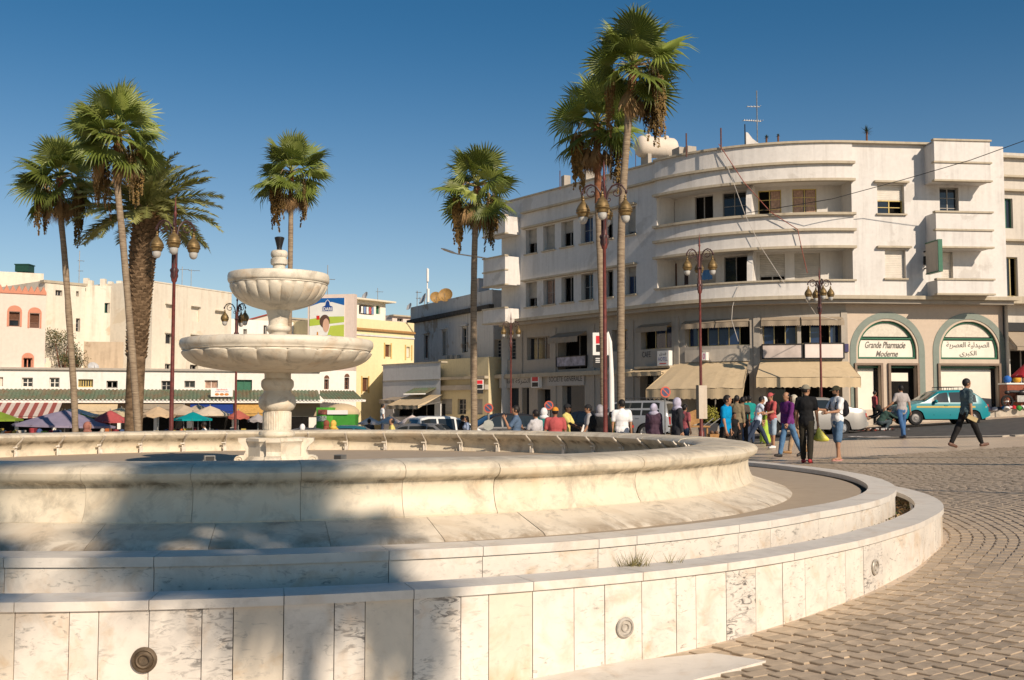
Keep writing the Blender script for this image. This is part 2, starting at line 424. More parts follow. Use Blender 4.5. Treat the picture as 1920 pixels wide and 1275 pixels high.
# ---------------------------------------------------------------- the fountain
FC = Vector((-3.01, 13.7)); FZ = -1.55
M_RIM = marble("weathered_marble", (0.69, 0.61, 0.465), vsoft=0.14, vamt=0.55, wamt=0.38, vth=0.60, rough=0.5, grime=0.5, band_=((0.93, 0.985, 1.02, 0.85, (0.10, 0.07, 0.035), 5.0), (1.06, 1.13, 1.2, 0.4, (0.20, 0.16, 0.11), 4.0)))
M_PLIN = marble("weathered_plinth_marble", (0.67, 0.595, 0.475), vsoft=0.12, vamt=0.6, wamt=0.45, vth=0.58, rough=0.55, grime=0.5, warm=(0.40, 0.27, 0.14), band_=((0.50, 0.56, 0.66, 0.75, (0.22, 0.15, 0.08), 3.0),))
M_COL = marble("carved_marble", (0.70, 0.635, 0.515), vsoft=0.14, vamt=0.45, wamt=0.45, vth=0.60, rough=0.5, grime=0.6, rand=False, vs=1.6)
M_WHITE = marble("white_marble", (0.76, 0.70, 0.61), vein=(0.13, 0.125, 0.11), vamt=0.75, wamt=0.62, vth=0.555, rough=0.36, grime=0.26, warm=(0.50, 0.32, 0.15), vs=1.7, vsoft=0.13)
M_CAP = marble("cap_marble", (0.73, 0.68, 0.60), vein=(0.25, 0.22, 0.19), vamt=0.5, wamt=0.45, vth=0.60, rough=0.36, grime=0.25, warm=(0.48, 0.32, 0.17), vs=1.4, vsoft=0.14)
M_VEIN = marble("veined_marble", (0.69, 0.64, 0.565), vein=(0.10, 0.095, 0.09), vs=1.9, vsoft=0.10, vamt=0.92, wamt=0.45, vth=0.50, rough=0.33, grime=0.2)
M_TAN = marble("tan_marble", (0.70, 0.62, 0.50), vs=1.5, vsoft=0.14, vamt=0.55, wamt=0.85, vth=0.57, rough=0.38, warm=(0.50, 0.33, 0.16), grime=0.14)
M_FLOOR = plaster("basin_concrete", (0.42, 0.34, 0.25), dirt=(0.16, 0.125, 0.09), amt=0.6, streak=0.6)
M_SOIL = simple("dry_soil", (0.10, 0.07, 0.045), 0.95, var=0.4, scale=12, bump=0.6)
M_DARKM = simple("dark_metal", (0.03, 0.03, 0.03), 0.45, 0.4, 0.6, 0.3)
M_PIPE = simple("chalky_pipe", (0.62, 0.56, 0.47), 0.5, var=0.25, scale=14)
fountain = thing("fountain", "large round marble fountain with two stacked bowls and a rounded basin rim", "fountain", (FC.x, FC.y, FZ))
def wedge(prof, half, n=4):
    """closed (r, z) profile swept over a small angle, ends capped"""
    m = MB(); k = len(prof)
    vs = [(r * cos(a), r * sin(a), z - FZ) for a in [half * (2 * i / n - 1) for i in range(n + 1)] for r, z in prof]
    fs = [(i * k + j, (i + 1) * k + j, (i + 1) * k + (j + 1) % k, i * k + (j + 1) % k) for i in range(n) for j in range(k)]
    fs += [tuple(range(k)), tuple(range((n + 1) * k - 1, n * k - 1, -1))]
    return m.add(vs, fs)
rim = [(5.95, -0.835), (5.925, -0.80), (5.905, -0.755), (5.89, -0.70), (5.885, -0.65), (5.89, -0.605), (5.905, -0.575), (5.935, -0.560), (5.965, -0.545), (5.99, -0.52), (5.997, -0.485),
       (5.97, -0.452), (5.91, -0.432), (5.80, -0.422), (5.55, -0.418), (5.38, -0.424), (5.30, -0.44), (5.265, -0.475), (5.29, -0.52), (5.37, -0.57), (5.44, -0.63), (5.46, -0.70), (5.44, -0.80), (5.44, -0.95), (5.93, -0.95)]
NS = 48; hw = pi / NS
def flip_ok(m):
    bm = bmesh.new(); bm.from_mesh(m); bmesh.ops.recalc_face_normals(bm, faces=bm.faces[:]); bm.to_mesh(m); bm.free(); return m
me_rim = flip_ok(wedge(rim, hw - 0.0003, 5).mesh("basin_stone", M_RIM, 40))
me_pl = flip_ok(wedge([(5.96, -0.845), (6.34, -0.965), (6.37, -0.985), (6.37, -1.1), (5.93, -1.1), (5.93, -0.84)], hw - 0.0003, 4).mesh("plinth_stone", M_PLIN, 40))
rng = random.Random(3)
for i in range(NS):
    a = -pi / 2 + 0.05 + i * 2 * hw; j = rng.uniform(-0.004, 0.004)
    link(me_rim, "basin_stone", fountain, (cos(a) * j, sin(a) * j, rng.uniform(-0.003, 0.003)), a)
    a += 0.03; link(me_pl, "plinth_stone", fountain, (cos(a) * j * 1.5, sin(a) * j * 1.5, rng.uniform(-0.004, 0.004)), a)
m = MB(); m.lathe([(5.90, -0.99), (5.895, -0.80), (5.865, -0.70), (5.865, -0.60), (5.95, -0.51), (5.94, -0.46), (5.85, -0.437), (5.42, -0.44), (5.32, -0.47), (5.47, -0.62), (5.48, -0.90)], 192, c=(0, 0, -FZ))
m.lathe([(5.5, -0.775), (0.05, -0.775)], 64, m=1, c=(0, 0, -FZ))
m.build("basin_floor", [simple("joint_mortar", (0.17, 0.14, 0.105), 0.95, var=0.3), M_FLOOR], fountain)
# bent water pipes up the inside of the basin, one at every joint
pm = MB(); pr = [(5.38, -0.775), (5.385, -0.62), (5.345, -0.585), (5.22, -0.50), (5.19, -0.465)]
pm.tube([(r, 0, z - FZ) for r, z in pr], 0.0165, 6)
pm.obox((5.36, 0.035, -0.63 - FZ), (0.03, 0.07, 0.018)); pm.obox((5.375, 0.0, -0.735 - FZ), (0.05, 0.045, 0.07)); pm.tube([(5.36, 0.03, -0.775 - FZ), (5.36, 0.03, -0.66 - FZ)], 0.012, 6)
me_pipe = pm.mesh("water_pipe", M_PIPE, 60)
for i in range(NS):
    link(me_pipe, "water_pipe", fountain, None, -pi / 2 + 0.05 + (i + 0.5) * 2 * hw + rng.uniform(-0.004, 0.004))
# column, bowls, finial: half widths and heights measured on the photograph
def zy(y): return 2.274 - 0.002418 * y - FZ
def prof(pts): return [(h * 0.002418, zy(y)) for h, y in pts]
m = MB(); m.lathe(prof([(14, 104), (13, 96), (17, 78), (24, 50), (26, 44), (26, 38), (18, 35), (15, 60), (0.5, 62)]), 20); m.build("jet_nozzle", M_DARKM, fountain, 40)
m = MB(); m.lathe(prof([(44, 240), (40, 228), (33, 205), (33, 190), (38, 187), (44, 183), (46, 170), (44, 155), (38, 151), (38, 147), (42, 143), (45, 130), (43, 116), (36, 109), (12, 107), (0.5, 107)]), 28); m.build("finial", M_COL, fountain, 40)
def lobes(N, b, top, bot):
    def f(g, r, z):
        ph = (g * N / (2 * pi)) % 1.0 * 2 - 1
        t = (top - z) / (top - bot)
        if t < 0 or t > 1.02: return 1.0
        edge = 0.16 * (1 - sqrt(max(0, 1 - ph * ph)))
        q = max(0.0, 1 - ph * ph)
        k = min(1.0, max(0.0, (t - edge) / 0.07))
        return 1 + b * (sqrt(q) - 0.55) * k - (0.0 if k > 0 else b * 0.35) * (0 if t < 0.0 else 1) * min(1, t / 0.03)
    return f
m = MB(); inner = [(255, 237), (250, 262), (236, 300), (170, 360), (60, 390), (0.5, 392)]
m.lathe(prof([(262, 239), (266, 250), (266, 274), (262, 284), (256, 287), (256, 293), (250, 296)]) , 160)
m.lathe(prof([(254, 296), (252, 304), (248, 315), (243, 327), (236, 340), (226, 354), (213, 368), (196, 382), (174, 396), (146, 408), (112, 419), (80, 427), (64, 431)]), 24 * 12, mod=lobes(24, 0.05, zy(296), zy(424)))
m.lathe(prof([(262, 239), (258, 236)] + inner), 96); m.build("upper_bowl", M_COL, fountain, 50)
m = MB(); m.lathe(prof([(66, 424), (64, 436), (58, 455), (52, 480), (50, 500), (52, 512), (60, 515), (64, 522), (64, 534), (60, 541), (52, 545), (47, 556), (46, 575), (48, 610)]), 32); m.build("upper_stem", M_COL, fountain, 40)
m = MB()
m.lathe(prof([(494, 591), (502, 600), (504, 618), (500, 632), (492, 640), (492, 646), (484, 650), (486, 654)]), 180)
m.lathe(prof([(486, 652), (485, 660), (480, 670), (473, 680), (463, 691), (450, 702), (432, 713), (408, 724), (376, 733), (336, 741), (290, 748), (236, 754), (180, 758), (130, 762), (60, 764)]), 20 * 16, mod=lobes(20, 0.055, zy(650), zy(752)))
m.lathe(prof([(494, 591), (484, 588), (476, 600), (460, 640), (380, 690), (200, 720), (40, 726)]), 120); m.build("lower_bowl", M_COL, fountain, 50)
m = MB(); m.lathe(prof([(72, 752), (68, 775), (68, 793), (76, 797), (84, 806), (86, 822), (84, 838), (77, 848), (70, 858), (72, 868), (84, 880), (95, 898), (98, 920), (95, 940), (84, 956), (72, 962), (70, 966), (74, 972)]), 36)
m.lathe(prof([(72, 968), (75, 972), (75, 1058), (72, 1066)]), 36 * 6, mod=lambda g, r, z: 1 - 0.035 * (0.5 - 0.5 * cos(g * 36)) ** 0.5 if r > 0.178 else 1)
m.lathe(prof([(74, 1064), (82, 1068), (92, 1074), (95, 1084), (92, 1095), (84, 1102), (70, 1104)]), 36); m.build("lower_stem", M_COL, fountain, 40)
m = MB(); m.lathe(prof([(10, 1103), (150, 1103), (158, 1108), (158, 1122), (150, 1130), (146, 1150), (146, 1200), (160, 1215), (168, 1222), (168, 1266)]), 8, a0=pi / 8, a1=2 * pi + pi / 8)
for k in range(4):
    M4 = Matrix.Rotation(0.12 + k * pi / 2, 4, 'Z')
    sp = [(0.30, zy(1106)), (0.475, zy(1106)), (0.47, zy(1125)), (0.40, zy(1150)), (0.375, zy(1175)), (0.40, zy(1195)), (0.455, zy(1196)), (0.50, zy(1206)), (0.515, zy(1222)), (0.50, zy(1240)), (0.455, zy(1252)), (0.30, zy(1262))]
    vs = [(r, -0.09, z) for r, z in sp] + [(r, 0.09, z) for r, z in sp]; n = len(sp)
    m.add(vs, [tuple(range(n)), tuple(range(2 * n - 1, n - 1, -1))] + [(i, n + i, n + (i + 1) % n, (i + 1) % n) for i in range(n)], 0, M4)
    for sgn in (-1, 1):
        sc = [(0.455 + cos(q) * (0.058 - q * 0.005), sgn * 0.095, zy(1222) + sin(q) * (0.058 - q * 0.005)) for q in [i * 0.5 for i in range(20)]]
        m.tube(sc, 0.009, 5, M=M4)
m.build("pedestal", M_COL, fountain, 35)
# the low wall and planter round the basin
def table(tb):
    def f(d):
        d = (d + 90) % 360 - 90                      # right half measured, left half mirrored
        if d > 90: d = 180 - d
        for (a, r), (b, q) in zip(tb, tb[1:]):
            if a <= d <= b: return r + (q - r) * (d - a) / (b - a)
        return tb[-1][1] if d > tb[-1][0] else tb[0][1]
    return f
R_curb = table([(-92, 7.08), (-74, 7.12), (-62, 7.16), (-48, 7.11), (-36, 7.10), (-24, 7.30), (-12.2, 7.50), (-2.5, 7.66), (8.4, 7.88), (19, 8.07), (32, 8.36), (50, 8.45), (91, 8.2)])
R_pl = table([(-92, 7.84), (-70, 7.82), (-55, 7.78), (-47, 7.73), (-36, 7.71), (-26, 7.78), (-18.7, 7.89), (-5.8, 8.04), (1.3, 8.10), (14, 8.16), (91, 8.2)])
def pol(R, d, dr=0.0): return (FC.x + (R(d) + dr) * cos(radians(d)), FC.y + (R(d) + dr) * sin(radians(d)))
def ang_u(R, u, lo=-110, hi=3):
    best = (9e9, 0)
    for i in range(2200):
        d = lo + (hi - lo) * i / 2200; x, y = pol(R, d); e = abs(x / y * FPX + CX - u)
        if e < best[0]: best = (e, d)
    return best[1]
def ring_piece(R, d0, d1, r0, r1, z0, z1, m=0, step=2.5):
    n = max(1, int((d1 - d0) / step)); A = [d0 + (d1 - d0) * i / n for i in range(n + 1)]
    poly = [pol(R, d, r1) for d in A] + [pol(R, d, r0) for d in reversed(A)]
    return MB().prism(poly, z0, z1, m)
curb = thing("low_wall", "low white marble inner wall with flat top ringing the fountain walkway", "low wall", (FC.x, FC.y, -1.5))
ring_piece(R_curb, -180, 180, -0.26, -0.025, -1.6, -0.985, step=3).build("core", simple("joint_mortar", (0.17, 0.14, 0.105)), curb, world=True)
wk = [pol(R_curb, d, -0.36) for d in range(-180, 180, 3)]
m = MB().prism(wk, -1.05, -0.986); m.build("walkway", M_FLOOR, curb, world=True)
m = MB().prism([pol(R_curb, d, -0.27) for d in range(-180, 180, 3)], -1.4, -1.13); m.build("drain_bed", M_SOIL, curb, world=True)
seam = [ang_u(R_curb, u, -110, -20) for u in (-300, 20, 297, 731, 905, 1120, 1190, 1380, 1440, 1530, 1600)]
d = seam[0]; left = []
while d > -168: left.append(d); d -= rng.uniform(7, 11)
right = [-24, -12.2]; d = -12.2
while d < 170: d += rng.uniform(6, 10); right.append(d)
A = sorted(left + seam[1:]) + right
for a, b in zip(A, A[1:]):
    if -24.5 < a < -23: g = 0.02
    ring_piece(R_curb, a + 0.018, b - 0.018, -0.29, 0.015, -0.985, -0.925).build("cap_stone", M_CAP, curb, world=True, smooth=30)
    if -115 < a < 25: ring_piece(R_curb, a + 0.018, b - 0.018, -0.024, 0.0, -1.5, -0.987).build("marble_panel", M_WHITE, curb, world=True, smooth=30)
planter = thing("planter_wall", "outer curved planter wall clad in white and tan marble panels around the fountain", "planter wall", (FC.x, FC.y, -1.6))
PE = 6.0
ring_piece(R_pl, -186, PE, -0.20, -0.025, lambda x, y: G(x, y) - 0.2, -1.112, step=3).build("core", simple("joint_mortar", (0.17, 0.14, 0.105)), planter, world=True)
seams = [41, 142, 196, 289, 386, 445, 538, 631, 687.5, 778, 865, 916, 997, 1075, 1131, 1200, 1264, 1301, 1357, 1411, 1461, 1503, 1544, 1579, 1612, 1647, 1681, 1700, 1716, 1732, 1745, 1757]
kinds = "WWWVVTWVTVWTWWWWWWVWWWWWVWWTWWWTWW"
A = [ang_u(R_pl, u) for u in seams]
k = 0
d = A[0]; pre = []
while d > -140: pre.append(d); d -= rng.uniform(2.0, 4.2)
post = []; d = A[-1]
while d < PE - 2: d += rng.uniform(2.5, 4.5); post.append(min(d, PE))
full = sorted(pre[1:]) + A + post
kk = {round(q, 5): kinds[i % len(kinds)] for i, q in enumerate(A)}
for a, b in zip(full, full[1:]):
    K = kk.get(round(a, 5), rng.choice("WWVT"))
    jr = rng.uniform(-0.002, 0.002)
    ring_piece(R_pl, a + 0.018, b - 0.018, -0.024, jr, lambda x, y: G(x, y) - 0.15, -1.114, step=1.2).build("marble_panel", {'W': M_WHITE, 'V': M_VEIN, 'T': M_TAN}[K], planter, world=True, smooth=30)
cs = sorted([ang_u(R_pl, u) for u in (-150, 41, 289, 538, 778, 997, 1200, 1357, 1480, 1600, 1700, 1757)] + [-140, -124, -112] + [PE, 1.0])
for a, b in zip(cs, cs[1:]):
    ring_piece(R_pl, a + 0.018, b - 0.018, -0.27, 0.018, -1.112, -1.06, step=1.2).build("cap_stone", M_CAP, planter, world=True, smooth=30)
m = MB().prism([pol(R_pl, d, -0.19) for d in range(-185, 7, 3)] + [pol(R_curb, d, -0.02) for d in range(6, -186, -3)], -1.45, lambda x, y: -1.20 + 0.03 * sin(x * 5) * cos(y * 4))
m.build("soil", M_SOIL, planter, world=True)
M_BRASS = simple("old_brass", (0.20, 0.135, 0.055), 0.5, 0.45, 0.5, 0.5, 9)
M_STEEL = simple("dull_steel", (0.30, 0.29, 0.27), 0.45, 0.5, 0.8, 0.25, 9)
for u, v, f in ((282, 1237, 1), (1167, 1176, 0), (1631, 1063, 0)):
    d = ang_u(R_pl, u); x, y = pol(R_pl, d, 0.002); z = sz(v, y); a = radians(d)
    rot = Matrix.Translation((x, y, z)) @ Matrix.Rotation(a, 4, 'Z') @ Matrix.Rotation(pi / 2, 4, 'Y')
    q = MB().lathe([(0.001, 0.004), (0.062, 0.004), (0.066, 0.012), (0.060, 0.020), (0.048, 0.022), (0.044, 0.012), (0.030, 0.010), (0.028, 0.018), (0.024, 0.018), (0.020, 0.006), (0.001, 0.005)] if not f else
                   [(0.07, 0.003), (0.068, 0.014), (0.055, 0.026), (0.05, 0.016), (0.038, 0.03), (0.03, 0.028), (0.026, 0.012), (0.001, 0.010)], 24, M=rot)
    fit = q.build("light_fitting", simple("pale_fitting", (0.46, 0.42, 0.36), 0.5, 0.4, 0.3, 0.3, 20) if not f else simple("rusty_fitting", (0.16, 0.12, 0.08), 0.6, 0.4, 0.5, 0.4, 20), planter, 40, world=True)
    MB().lathe([(0.021, 0.005), (0.019, 0.014), (0.001, 0.016)], 14, M=rot).build("lens", M_BRASS, fit, 40)
    bpy.data.objects[-1] if 0 else None
# weeds in the planter
M_GRASS = simple("dry_grass", (0.20, 0.17, 0.065), 0.7, var=0.45, scale=20, rand=0.1)
def tuft(u, v, dist, n, h, sp, label):
    p = at(u, v, dist); m = MB(); r = random.Random(u)
    for i in range(n):
        a = r.uniform(0, 2 * pi); q = r.uniform(0, sp); x, y = cos(a) * q * 1.6, sin(a) * q * 0.6; hh = h * r.uniform(0.4, 1.0); ln = r.uniform(-0.5, 0.5); lm = r.uniform(-0.3, 0.3); wd = r.uniform(0.0025, 0.005)
        b = r.uniform(0, pi); dx, dy = cos(b) * wd, sin(b) * wd
        m.add([(x - dx, y - dy, 0), (x + dx, y + dy, 0), (x + ln * hh * .4 + dx * .7, y + lm * hh * .4 + dy * .7, hh * 0.6), (x + ln * hh * .4 - dx * .7, y + lm * hh * .4 - dy * .7, hh * 0.6), (x + ln * hh, y + lm * hh, hh)], [(0, 1, 2, 3), (3, 2, 4)])
    o = m.build("weed", M_GRASS, None, loc=(p.x, p.y, -1.2)); tag(o, label, "weed", "weeds in the fountain planter")
pw = pol(R_pl, ang_u(R_pl, 1185), -0.32); tuft(1187, 1060, pw[1] + 0.02, 260, 0.25, 0.055, "bushy dry grass tuft growing over the planter edge, the thicker of the two weeds")
pw = pol(R_pl, ang_u(R_pl, 1252), -0.32); tuft(1253, 1055, pw[1] + 0.02, 60, 0.23, 0.055, "thin wispy grass tuft in the planter just right of the thicker weed")
p = onground(1762, 1040); tuft(1763, 1040, p.y - 0.2, 1, 0.05, 0.02, "tiny green sprig at the foot of the planter wall's right end") if 0 else None
# litter of dead leaves in the right end of the planter
m = MB(); r = random.Random(5)
for i in range(900):
    d = r.uniform(-60, 4); f = r.random(); x0, y0 = pol(R_curb, d, 0.02); x1, y1 = pol(R_pl, d, -0.22); x, y = x0 + (x1 - x0) * f, y0 + (y1 - y0) * f
    s = r.uniform(0.012, 0.035); M4 = Matrix.Translation((x, y, -1.175 + r.uniform(0, 0.03))) @ Euler((r.uniform(-.7, .7), r.uniform(-.7, .7), r.uniform(0, 6))).to_matrix().to_4x4()
    m.add([(-s, 0, 0), (0, -s * .45, .006), (s, 0, 0), (0, s * .45, .006)], [(0, 1, 2, 3)], r.choice((0, 0, 1, 2)), M4)
tag(m.build("leaf_litter", [simple("dead_leaf", (0.20, 0.12, 0.05), 0.8, var=0.3), simple("pale_leaf", (0.38, 0.28, 0.15), 0.8), simple("green_leaf_bit", (0.10, 0.13, 0.04), 0.8)]), kind='stuff')
# flat marble slab let into the paving at the foot of the planter
sp = [onground(u, v) for u, v in ((700, 1345), (880, 1276), (1010, 1262), (1180, 1243), (1335, 1228), (1436, 1243), (1290, 1282), (1100, 1345))]
sl_ = MB(); cutx = [0, 2, 3, 5]
m = MB().prism([(q.x, q.y) for q in sp], lambda x, y: G(x, y) - 0.02, lambda x, y: G(x, y) + 0.014)
slab = tag(m.build("paving_slab", M_CAP), "pale flat marble slab set in the paving at the planter wall's foot", "slab")
# setts laid in arcs round the fountain
def in_slab(x, y):
    c = False; P = [(q.x, q.y) for q in sp]
    for i in range(len(P)):
        (x0, y0), (x1, y1) = P[i], P[i - 1]
        if (y0 > y) != (y1 > y) and x < (x1 - x0) * (y - y0) / (y1 - y0) + x0: c = not c
    return c
r = random.Random(11); setts = []
R0 = 7.79; row = 0
while R0 < 21.5:
    rw = r.uniform(0.104, 0.116); d = -82 + r.uniform(0, 1)
    wob = r.uniform(-0.01, 0.01)
    while d < 50:
        ln = r.uniform(0.165, 0.225); dd = math.degrees(ln / R0)
        dm = d + dd / 2; dr = max(0.0, R_pl(dm) - 7.74) if dm < 10 else 0.42
        rr = R0 + dr * max(0, 1 - (R0 - 7.86) / 8) + rw / 2 + 0.025 * sin(d * 0.31 + row * 0.2)
        x, y = FC.x + rr * cos(radians(dm)), FC.y + rr * sin(radians(dm)); z = G(x, y); u = x / max(y, .1) * FPX + CX
        v = HZ - z / max(y, .1) * FPX
        if y > 3.6 and u < 2750 and v < 1500 and y < 26 and not in_slab(x, y) and not (dm > 4 and rr < R_curb(dm) + 0.15):
            setts.append((y * y / (ln * rw), x, y, z + r.uniform(-0.0022, 0.0022), radians(dm) + r.uniform(-0.03, 0.03), ln, rw, u, v))
        d += dd
    R0 += rw; row += 1
def sett_mesh(ln, rw, k):
    q = random.Random(k); a, b = rw / 2 - 0.003, ln / 2 - 0.003; c = 0.005; j = lambda: q.uniform(-0.003, 0.003)
    lo = [(-a + j(), -b + j()), (a + j(), -b + j()), (a + j(), b + j()), (-a + j(), b + j())]
    v = [(x, y, -0.05) for x, y in lo] + [(x, y, -0.004) for x, y in lo] + [(x * (1 - c / a), y * (1 - c / b), 0.0 + q.uniform(-.002, .002)) for x, y in lo]
    f = [(i, (i + 1) % 4, 4 + (i + 1) % 4, 4 + i) for i in range(4)] + [(4 + i, 4 + (i + 1) % 4, 8 + (i + 1) % 4, 8 + i) for i in range(4)] + [(8, 9, 10, 11)]
    return v, f
SL = [0.168, 0.18, 0.193, 0.206, 0.219]; variants = []
for k in range(10):
    v, f = sett_mesh(SL[k % 5], 0.110, k); variants.append(MB().add(v, f).mesh("paving_stone", M_SETT))
vis = [s for s in setts if -20 < s[7] < 1930 and s[8] < 1285]; vis.sort(); big = set(id(s) for s in vis[:300])
bulk = MB()
for s in setts:
    k = min(range(5), key=lambda i: abs(SL[i] - s[5])) + 5 * (int(s[1] * 97) % 2)
    if id(s) in big: link(variants[k], "paving_stone", ground, (s[1], s[2], s[3]), s[4])
    else:
        me = variants[k]; M4 = Matrix.Translation((s[1], s[2], s[3])) @ Matrix.Rotation(s[4], 4, 'Z')
        v, f = sett_mesh(s[5], s[6], int(s[1] * 1000 + s[2] * 7000) % 40); bulk.add(v, f, 0, M4)
bme = bulk.mesh("paving_stones", None) if 0 else None
me = bpy.data.meshes.new("paving_stones"); me.from_pydata(bulk.v, [], bulk.f)
def m_setts():
    t = NT("sett_stone_mass"); co = t.coords(rand=False)
    vo = t.n("TexVoronoi"); vo.inputs["Scale"].default_value = 6.0; t.l(co, vo.inputs["Vector"])
    n = t.noise(co, 9, 5); big_ = t.noise(co, 0.5, 5, 0.6)
    a = t.mix(t.ramp(n, [(0.3, 0.0), (0.7, 1.0)]), (0.36, 0.28, 0.19), (0.49, 0.385, 0.27))
    sp_ = t.n("SeparateColor"); t.l(vo.outputs["Color"], sp_.inputs[0])
    a = t.mix(t.ramp(sp_.outputs[0], [(0.0, 0.0), (1.0, 0.45)]), a, (0.33, 0.265, 0.195))
    a = t.mix(t.ramp(big_, [(0.4, 0.0), (0.75, 0.4)]), a, (0.30, 0.245, 0.185))
    t.base(a); t.set(0.48, 0.45); t.bump(t.noise(co, 30, 4), 0.25, 0.006); return t.mat
me.materials.append(m_setts()); o = link(me, "paving_stones", ground); o["kind"] = 'stuff'
# floodlight boxes on the basin floor
for i, (u, dist, lab) in enumerate(((393, 12.6, "small dull steel floodlight box on the basin floor left of the pedestal"), (638, 12.8, "small dull steel floodlight box on the basin floor right of the pedestal"))):
    p = at(u, 850, dist); t = thing("floodlight", lab, "floodlight", (p.x, p.y, -0.775), 0.4 - i, "floodlights in the basin")
    MB().box(-0.06, 0.06, -0.045, 0.045, 0.06, 0.20).build("housing", M_STEEL, t)
    MB().box(-0.05, 0.05, -0.055, -0.046, 0.075, 0.19).build("lens", glass("lamp_glass", (0.05, 0.05, 0.05)), t)
    MB().box(-0.075, -0.062, -0.02, 0.02, 0.0, 0.15).build("bracket", M_STEEL, t); MB().box(0.062, 0.075, -0.02, 0.02, 0.0, 0.15).build("bracket", M_STEEL, t)
# ---------------------------------------------------------------- buildings
M_WALL = plaster("white_plaster", (0.665, 0.64, 0.605), dirt=(0.17, 0.15, 0.125), amt=0.52, patch=(0.40, 0.37, 0.33), pamt=0.4)
M_WALL2 = plaster("inner_plaster", (0.60, 0.57, 0.52), amt=0.35)
M_LEDGE = plaster("weathered_ledge", (0.46, 0.40, 0.30), dirt=(0.10, 0.085, 0.065), amt=0.8)
M_SHOPW = plaster("grey_render", (0.40, 0.36, 0.305), dirt=(0.14, 0.12, 0.10), amt=0.6)
M_STONE = plaster("beige_stone", (0.55, 0.455, 0.36), amt=0.25, streak=0.6)
M_GREENM = marble("green_marble", (0.20, 0.235, 0.20), vein=(0.4, 0.42, 0.38), vamt=0.5, warm=(0.14, 0.17, 0.14), wamt=0.6, rough=0.35, rand=False)
M_GFRAME = simple("green_frame", (0.03, 0.13, 0.075), 0.45)
M_GLASS = glass("window_glass"); M_GLASSB = glass("blue_glass", (0.012, 0.03, 0.085), 0.1)
M_DARK = simple("interior_shade", (0.012, 0.011, 0.010), 0.9, 0.1, var=0.3)  # near-black colour puts in the shade of unlit rooms
M_SHUT = simple("roller_shutter", (0.40, 0.37, 0.32), 0.6, var=0.15, scale=3)
M_SHUTW = simple("white_shutter", (0.66, 0.62, 0.55), 0.6, var=0.08, scale=3)
M_FR = simple("window_frame_grey", (0.30, 0.28, 0.25), 0.6, var=0.2)
M_FRY = simple("yellow_frame", (0.50, 0.38, 0.13), 0.55, var=0.2)
M_FRG = simple("gold_aluminium", (0.42, 0.33, 0.16), 0.4, 0.5, 0.5)
M_BROWN = simple("brown_wood", (0.13, 0.06, 0.035), 0.6, var=0.25)
M_CURT = simple("window_curtain", (0.34, 0.22, 0.16), 0.8, var=0.3, scale=10)
M_BLIND = simple("white_blind", (0.72, 0.68, 0.58), 0.5, var=0.06, scale=2)
M_CANVAS = plaster("beige_canvas", (0.56, 0.44, 0.28), dirt=(0.30, 0.22, 0.13), amt=0.5, rough=0.9)
M_CANVAS2 = plaster("grey_canvas", (0.33, 0.27, 0.20), dirt=(0.16, 0.13, 0.10), amt=0.6, rough=0.9)
M_BLACK = simple("black_paint", (0.015, 0.015, 0.015), 0.5)
M_SIGNW = simple("white_sign", (0.74, 0.72, 0.68), 0.45, var=0.05, scale=2)
M_RED = simple("sign_red", (0.55, 0.02, 0.03), 0.45)
M_GREYS = simple("sign_grey", (0.36, 0.345, 0.32), 0.5, var=0.06)

